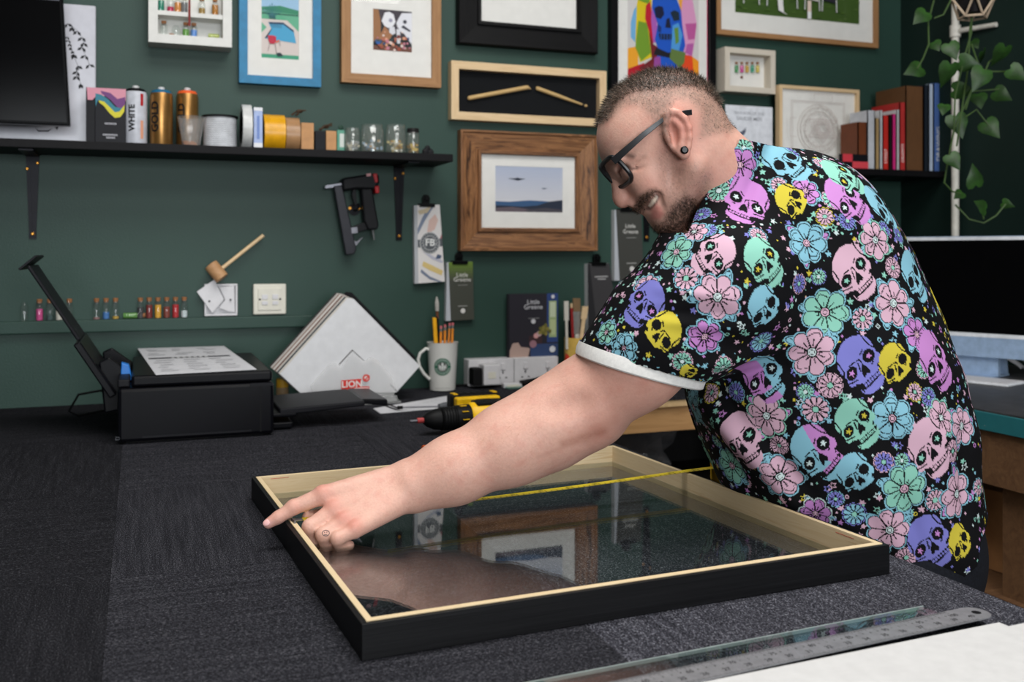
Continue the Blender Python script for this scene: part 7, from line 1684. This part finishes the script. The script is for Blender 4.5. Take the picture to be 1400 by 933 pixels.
# ------------------------------------------------------------------ glasses, ear plug, tattoo, teeth
GF = M('glasses_black', (17, 18, 22), .35, spec=.5); gl = bpy.data.objects.new('glasses', None); COL.objects.link(gl); gl.parent = person; gl['label'] = 'dark rectangular framed glasses'
def gbuild(mb, name, mat, bevel=0.0, smooth=True): return mb.build(name, mat, gl, smooth=smooth, bevel=bevel, org=PO)
for s in (0, 1):
    pts = [sides(x, y, l)[s] for x, y, l in ((946, 153.5, 72), (936, 154.5, 69), (922, 157.5, 65), (906, 164, 74), (880, 184, 73), (855, 206, 68), (838, 221, 62))]
    wdt = [3.6, 3.4, 2.8, 2.8, 3.5, 4.3, 5.0]; mb = MB(); vs = []; out_ = (-FWD if s == 0 else FWD)
    for i, p in enumerate(pts):
        d = pts[min(i+1, 6)]-pts[max(i-1, 0)]; d /= np.linalg.norm(d); nn = np.cross(d, out_); nn /= np.linalg.norm(nn); w_ = wdt[i]/HS
        vs += [p+nn*w_+out_*.0015, p-nn*w_+out_*.0015, p-nn*w_-out_*.0015, p+nn*w_-out_*.0015]
    fs = [(4*i+a, 4*i+(a+1) % 4, 4*i+4+(a+1) % 4, 4*i+4+a) for i in range(6) for a in range(4)]+[(3, 2, 1, 0), (24, 25, 26, 27)]
    mb._a(vs, fs); gbuild(mb, 'temple_arm', GF, .0006)
    c = sides(843, 235.5, 31)[s]; dn = .67*RGT-.74*UPV; fw_ = -.74*RGT-.67*UPV; la = FWD*(1 if s == 0 else -1)
    la2 = la*.95+fw_*.30; la2 /= np.linalg.norm(la2)
    outl = [(c+la2*(29*math.copysign(abs(math.cos(a))**.55, math.cos(a)))/HS+dn*(21*math.copysign(abs(math.sin(a))**.6, math.sin(a)))/HS) for a in np.linspace(0, 2*math.pi, 36, endpoint=False)]
    mb = MB(); mb.tube(outl, .0036, 8, True); gbuild(mb, 'rim', GF)
    mb = MB(); mb._a([tuple(p) for p in outl], [tuple(range(36))]); gbuild(mb, 'lens', glass('lens', (.9, .92, .92), 0, .06), smooth=False)
mb = MB(); mb.tube([sides(838, 229, 3)[0], hp(834, 231, 0), far(sides(838, 229, 3)[0], 3)], .0028, 8); gbuild(mb, 'bridge', GF)
for s in (0, 1):
    p = sides(935.5, 205.5, 76)[s]; o_ = -FWD if s == 0 else FWD
    mb = MB(); mb.cyl(p-o_*.004, p+o_*.0035, 5.2/HS, n=18).cyl(p+o_*.0035, p+o_*.0050, 5.2/HS, 3.6/HS, 18); pbuild(mb, 'ear_plug', M('polished_black', (8, 8, 9), .12), bevel=.0003)
hf = F[(np.linalg.norm(V-h_(445, 729, 1.37), axis=1) < .03)[F].all(1)]; bb = BVHTree.FromPolygons([tuple(p) for p in V], [tuple(int(i) for i in f) for f in hf])
def skinpt(x, y, lift=.0003):
    d = ray(x, y); h = bb.ray_cast(Vector(CAM), Vector(d/np.linalg.norm(d))); return np.array(h[0])-d*lift if h[0] is not None else None
mb = MB(); cx, cy = 445.5, 729.2
ring = [skinpt(cx+4.9*math.cos(a), cy+3.9*math.sin(a)) for a in np.linspace(0, 2*math.pi, 20, endpoint=False)]; ring = [p for p in ring if p is not None]
if len(ring) > 6: mb.tube(ring, .00045, 5, True)
for dx, dy in ((-1.6, -1), (1.4, -1.4)):
    p = skinpt(cx+dx, cy+dy)
    if p is not None: mb.ball(tuple(p), .0007, 6, 4)
sml = [skinpt(cx-2.2+.8*k, cy+1.6+(.5 if 0 < k < 5 else 0)) for k in range(6)]; sml = [p for p in sml if p is not None]
if len(sml) > 2: mb.tube(sml, .0004, 5)
pbuild(mb, 'finger_tattoo', M('tattoo_ink', (60, 62, 66), .7))
mb = MB()
for s in (0, 1):
    mb.tube([sides(884, 284.5, 2)[s], sides(887.5, 281.5, 11)[s], sides(891, 278.5, 19)[s]], .0026, 8)
pbuild(mb, 'teeth', M('tooth_enamel', (216, 204, 188), .3))
# ------------------------------------------------------------------ tape measure
zt_ = TT+FH+.0012; t0 = on_z(402, 713, zt_); t1 = on_z(942, 645, zt_); td = t1-t0; L_ = float(np.linalg.norm(td)); td = td/L_; ta = math.atan2(td[1], td[0])
tape = thing('tape_measure', 'yellow steel tape measure stretched across the black frame', 'tape measure', tuple(t0), ta)
TY = M('tape_yellow', (222, 196, 40), .35, var=.05)
vs = []; m_ = 30
Lt = L_+.055
for i in range(m_+1):
    x = Lt*i/m_; sag = -.0035*math.sin(math.pi*min(1, x/L_))
    for y, z in ((-.008, .0016), (-.004, .0003), (0, 0), (.004, .0003), (.008, .0016)): vs.append((x, y, z+sag))
mb = MB(); mb._a(vs, [(5*i+k, 5*i+5+k, 5*i+6+k, 5*i+1+k) for i in range(m_) for k in range(4)]); mb.build('blade', TY, tape, smooth=True)
mb = MB()
for i in range(1, int(Lt*100)):
    x = i*.01; sag = -.0035*math.sin(math.pi*min(1, x/L_)); ln = .010 if i % 5 == 0 else .005; mb.box(x-.0004, x+.0004, -.0078, -.0078+ln, sag+.0017, sag+.0019)
    if i % 5 == 0: ztext(mb, str(i), .008, x-.006, -.0005, sag+.0019)
mb.build('scale_marks', BLACK, tape)
MB().box(-.002, .0, -.009, .009, -.011, .003).build('end_hook', M('gun_steel'), tape); MB().box(-.002, .012, -.006, .006, .0012, .002).build('hook_plate', M('gun_steel'), tape)
MB().box(Lt, Lt+.055, -.017, .017, -.028, .030).build('case', DY, tape, bevel=.008); MB().box(Lt+.01, Lt+.045, -.0182, .0182, -.018, .02).build('case_grip', DK, tape, bevel=.003)
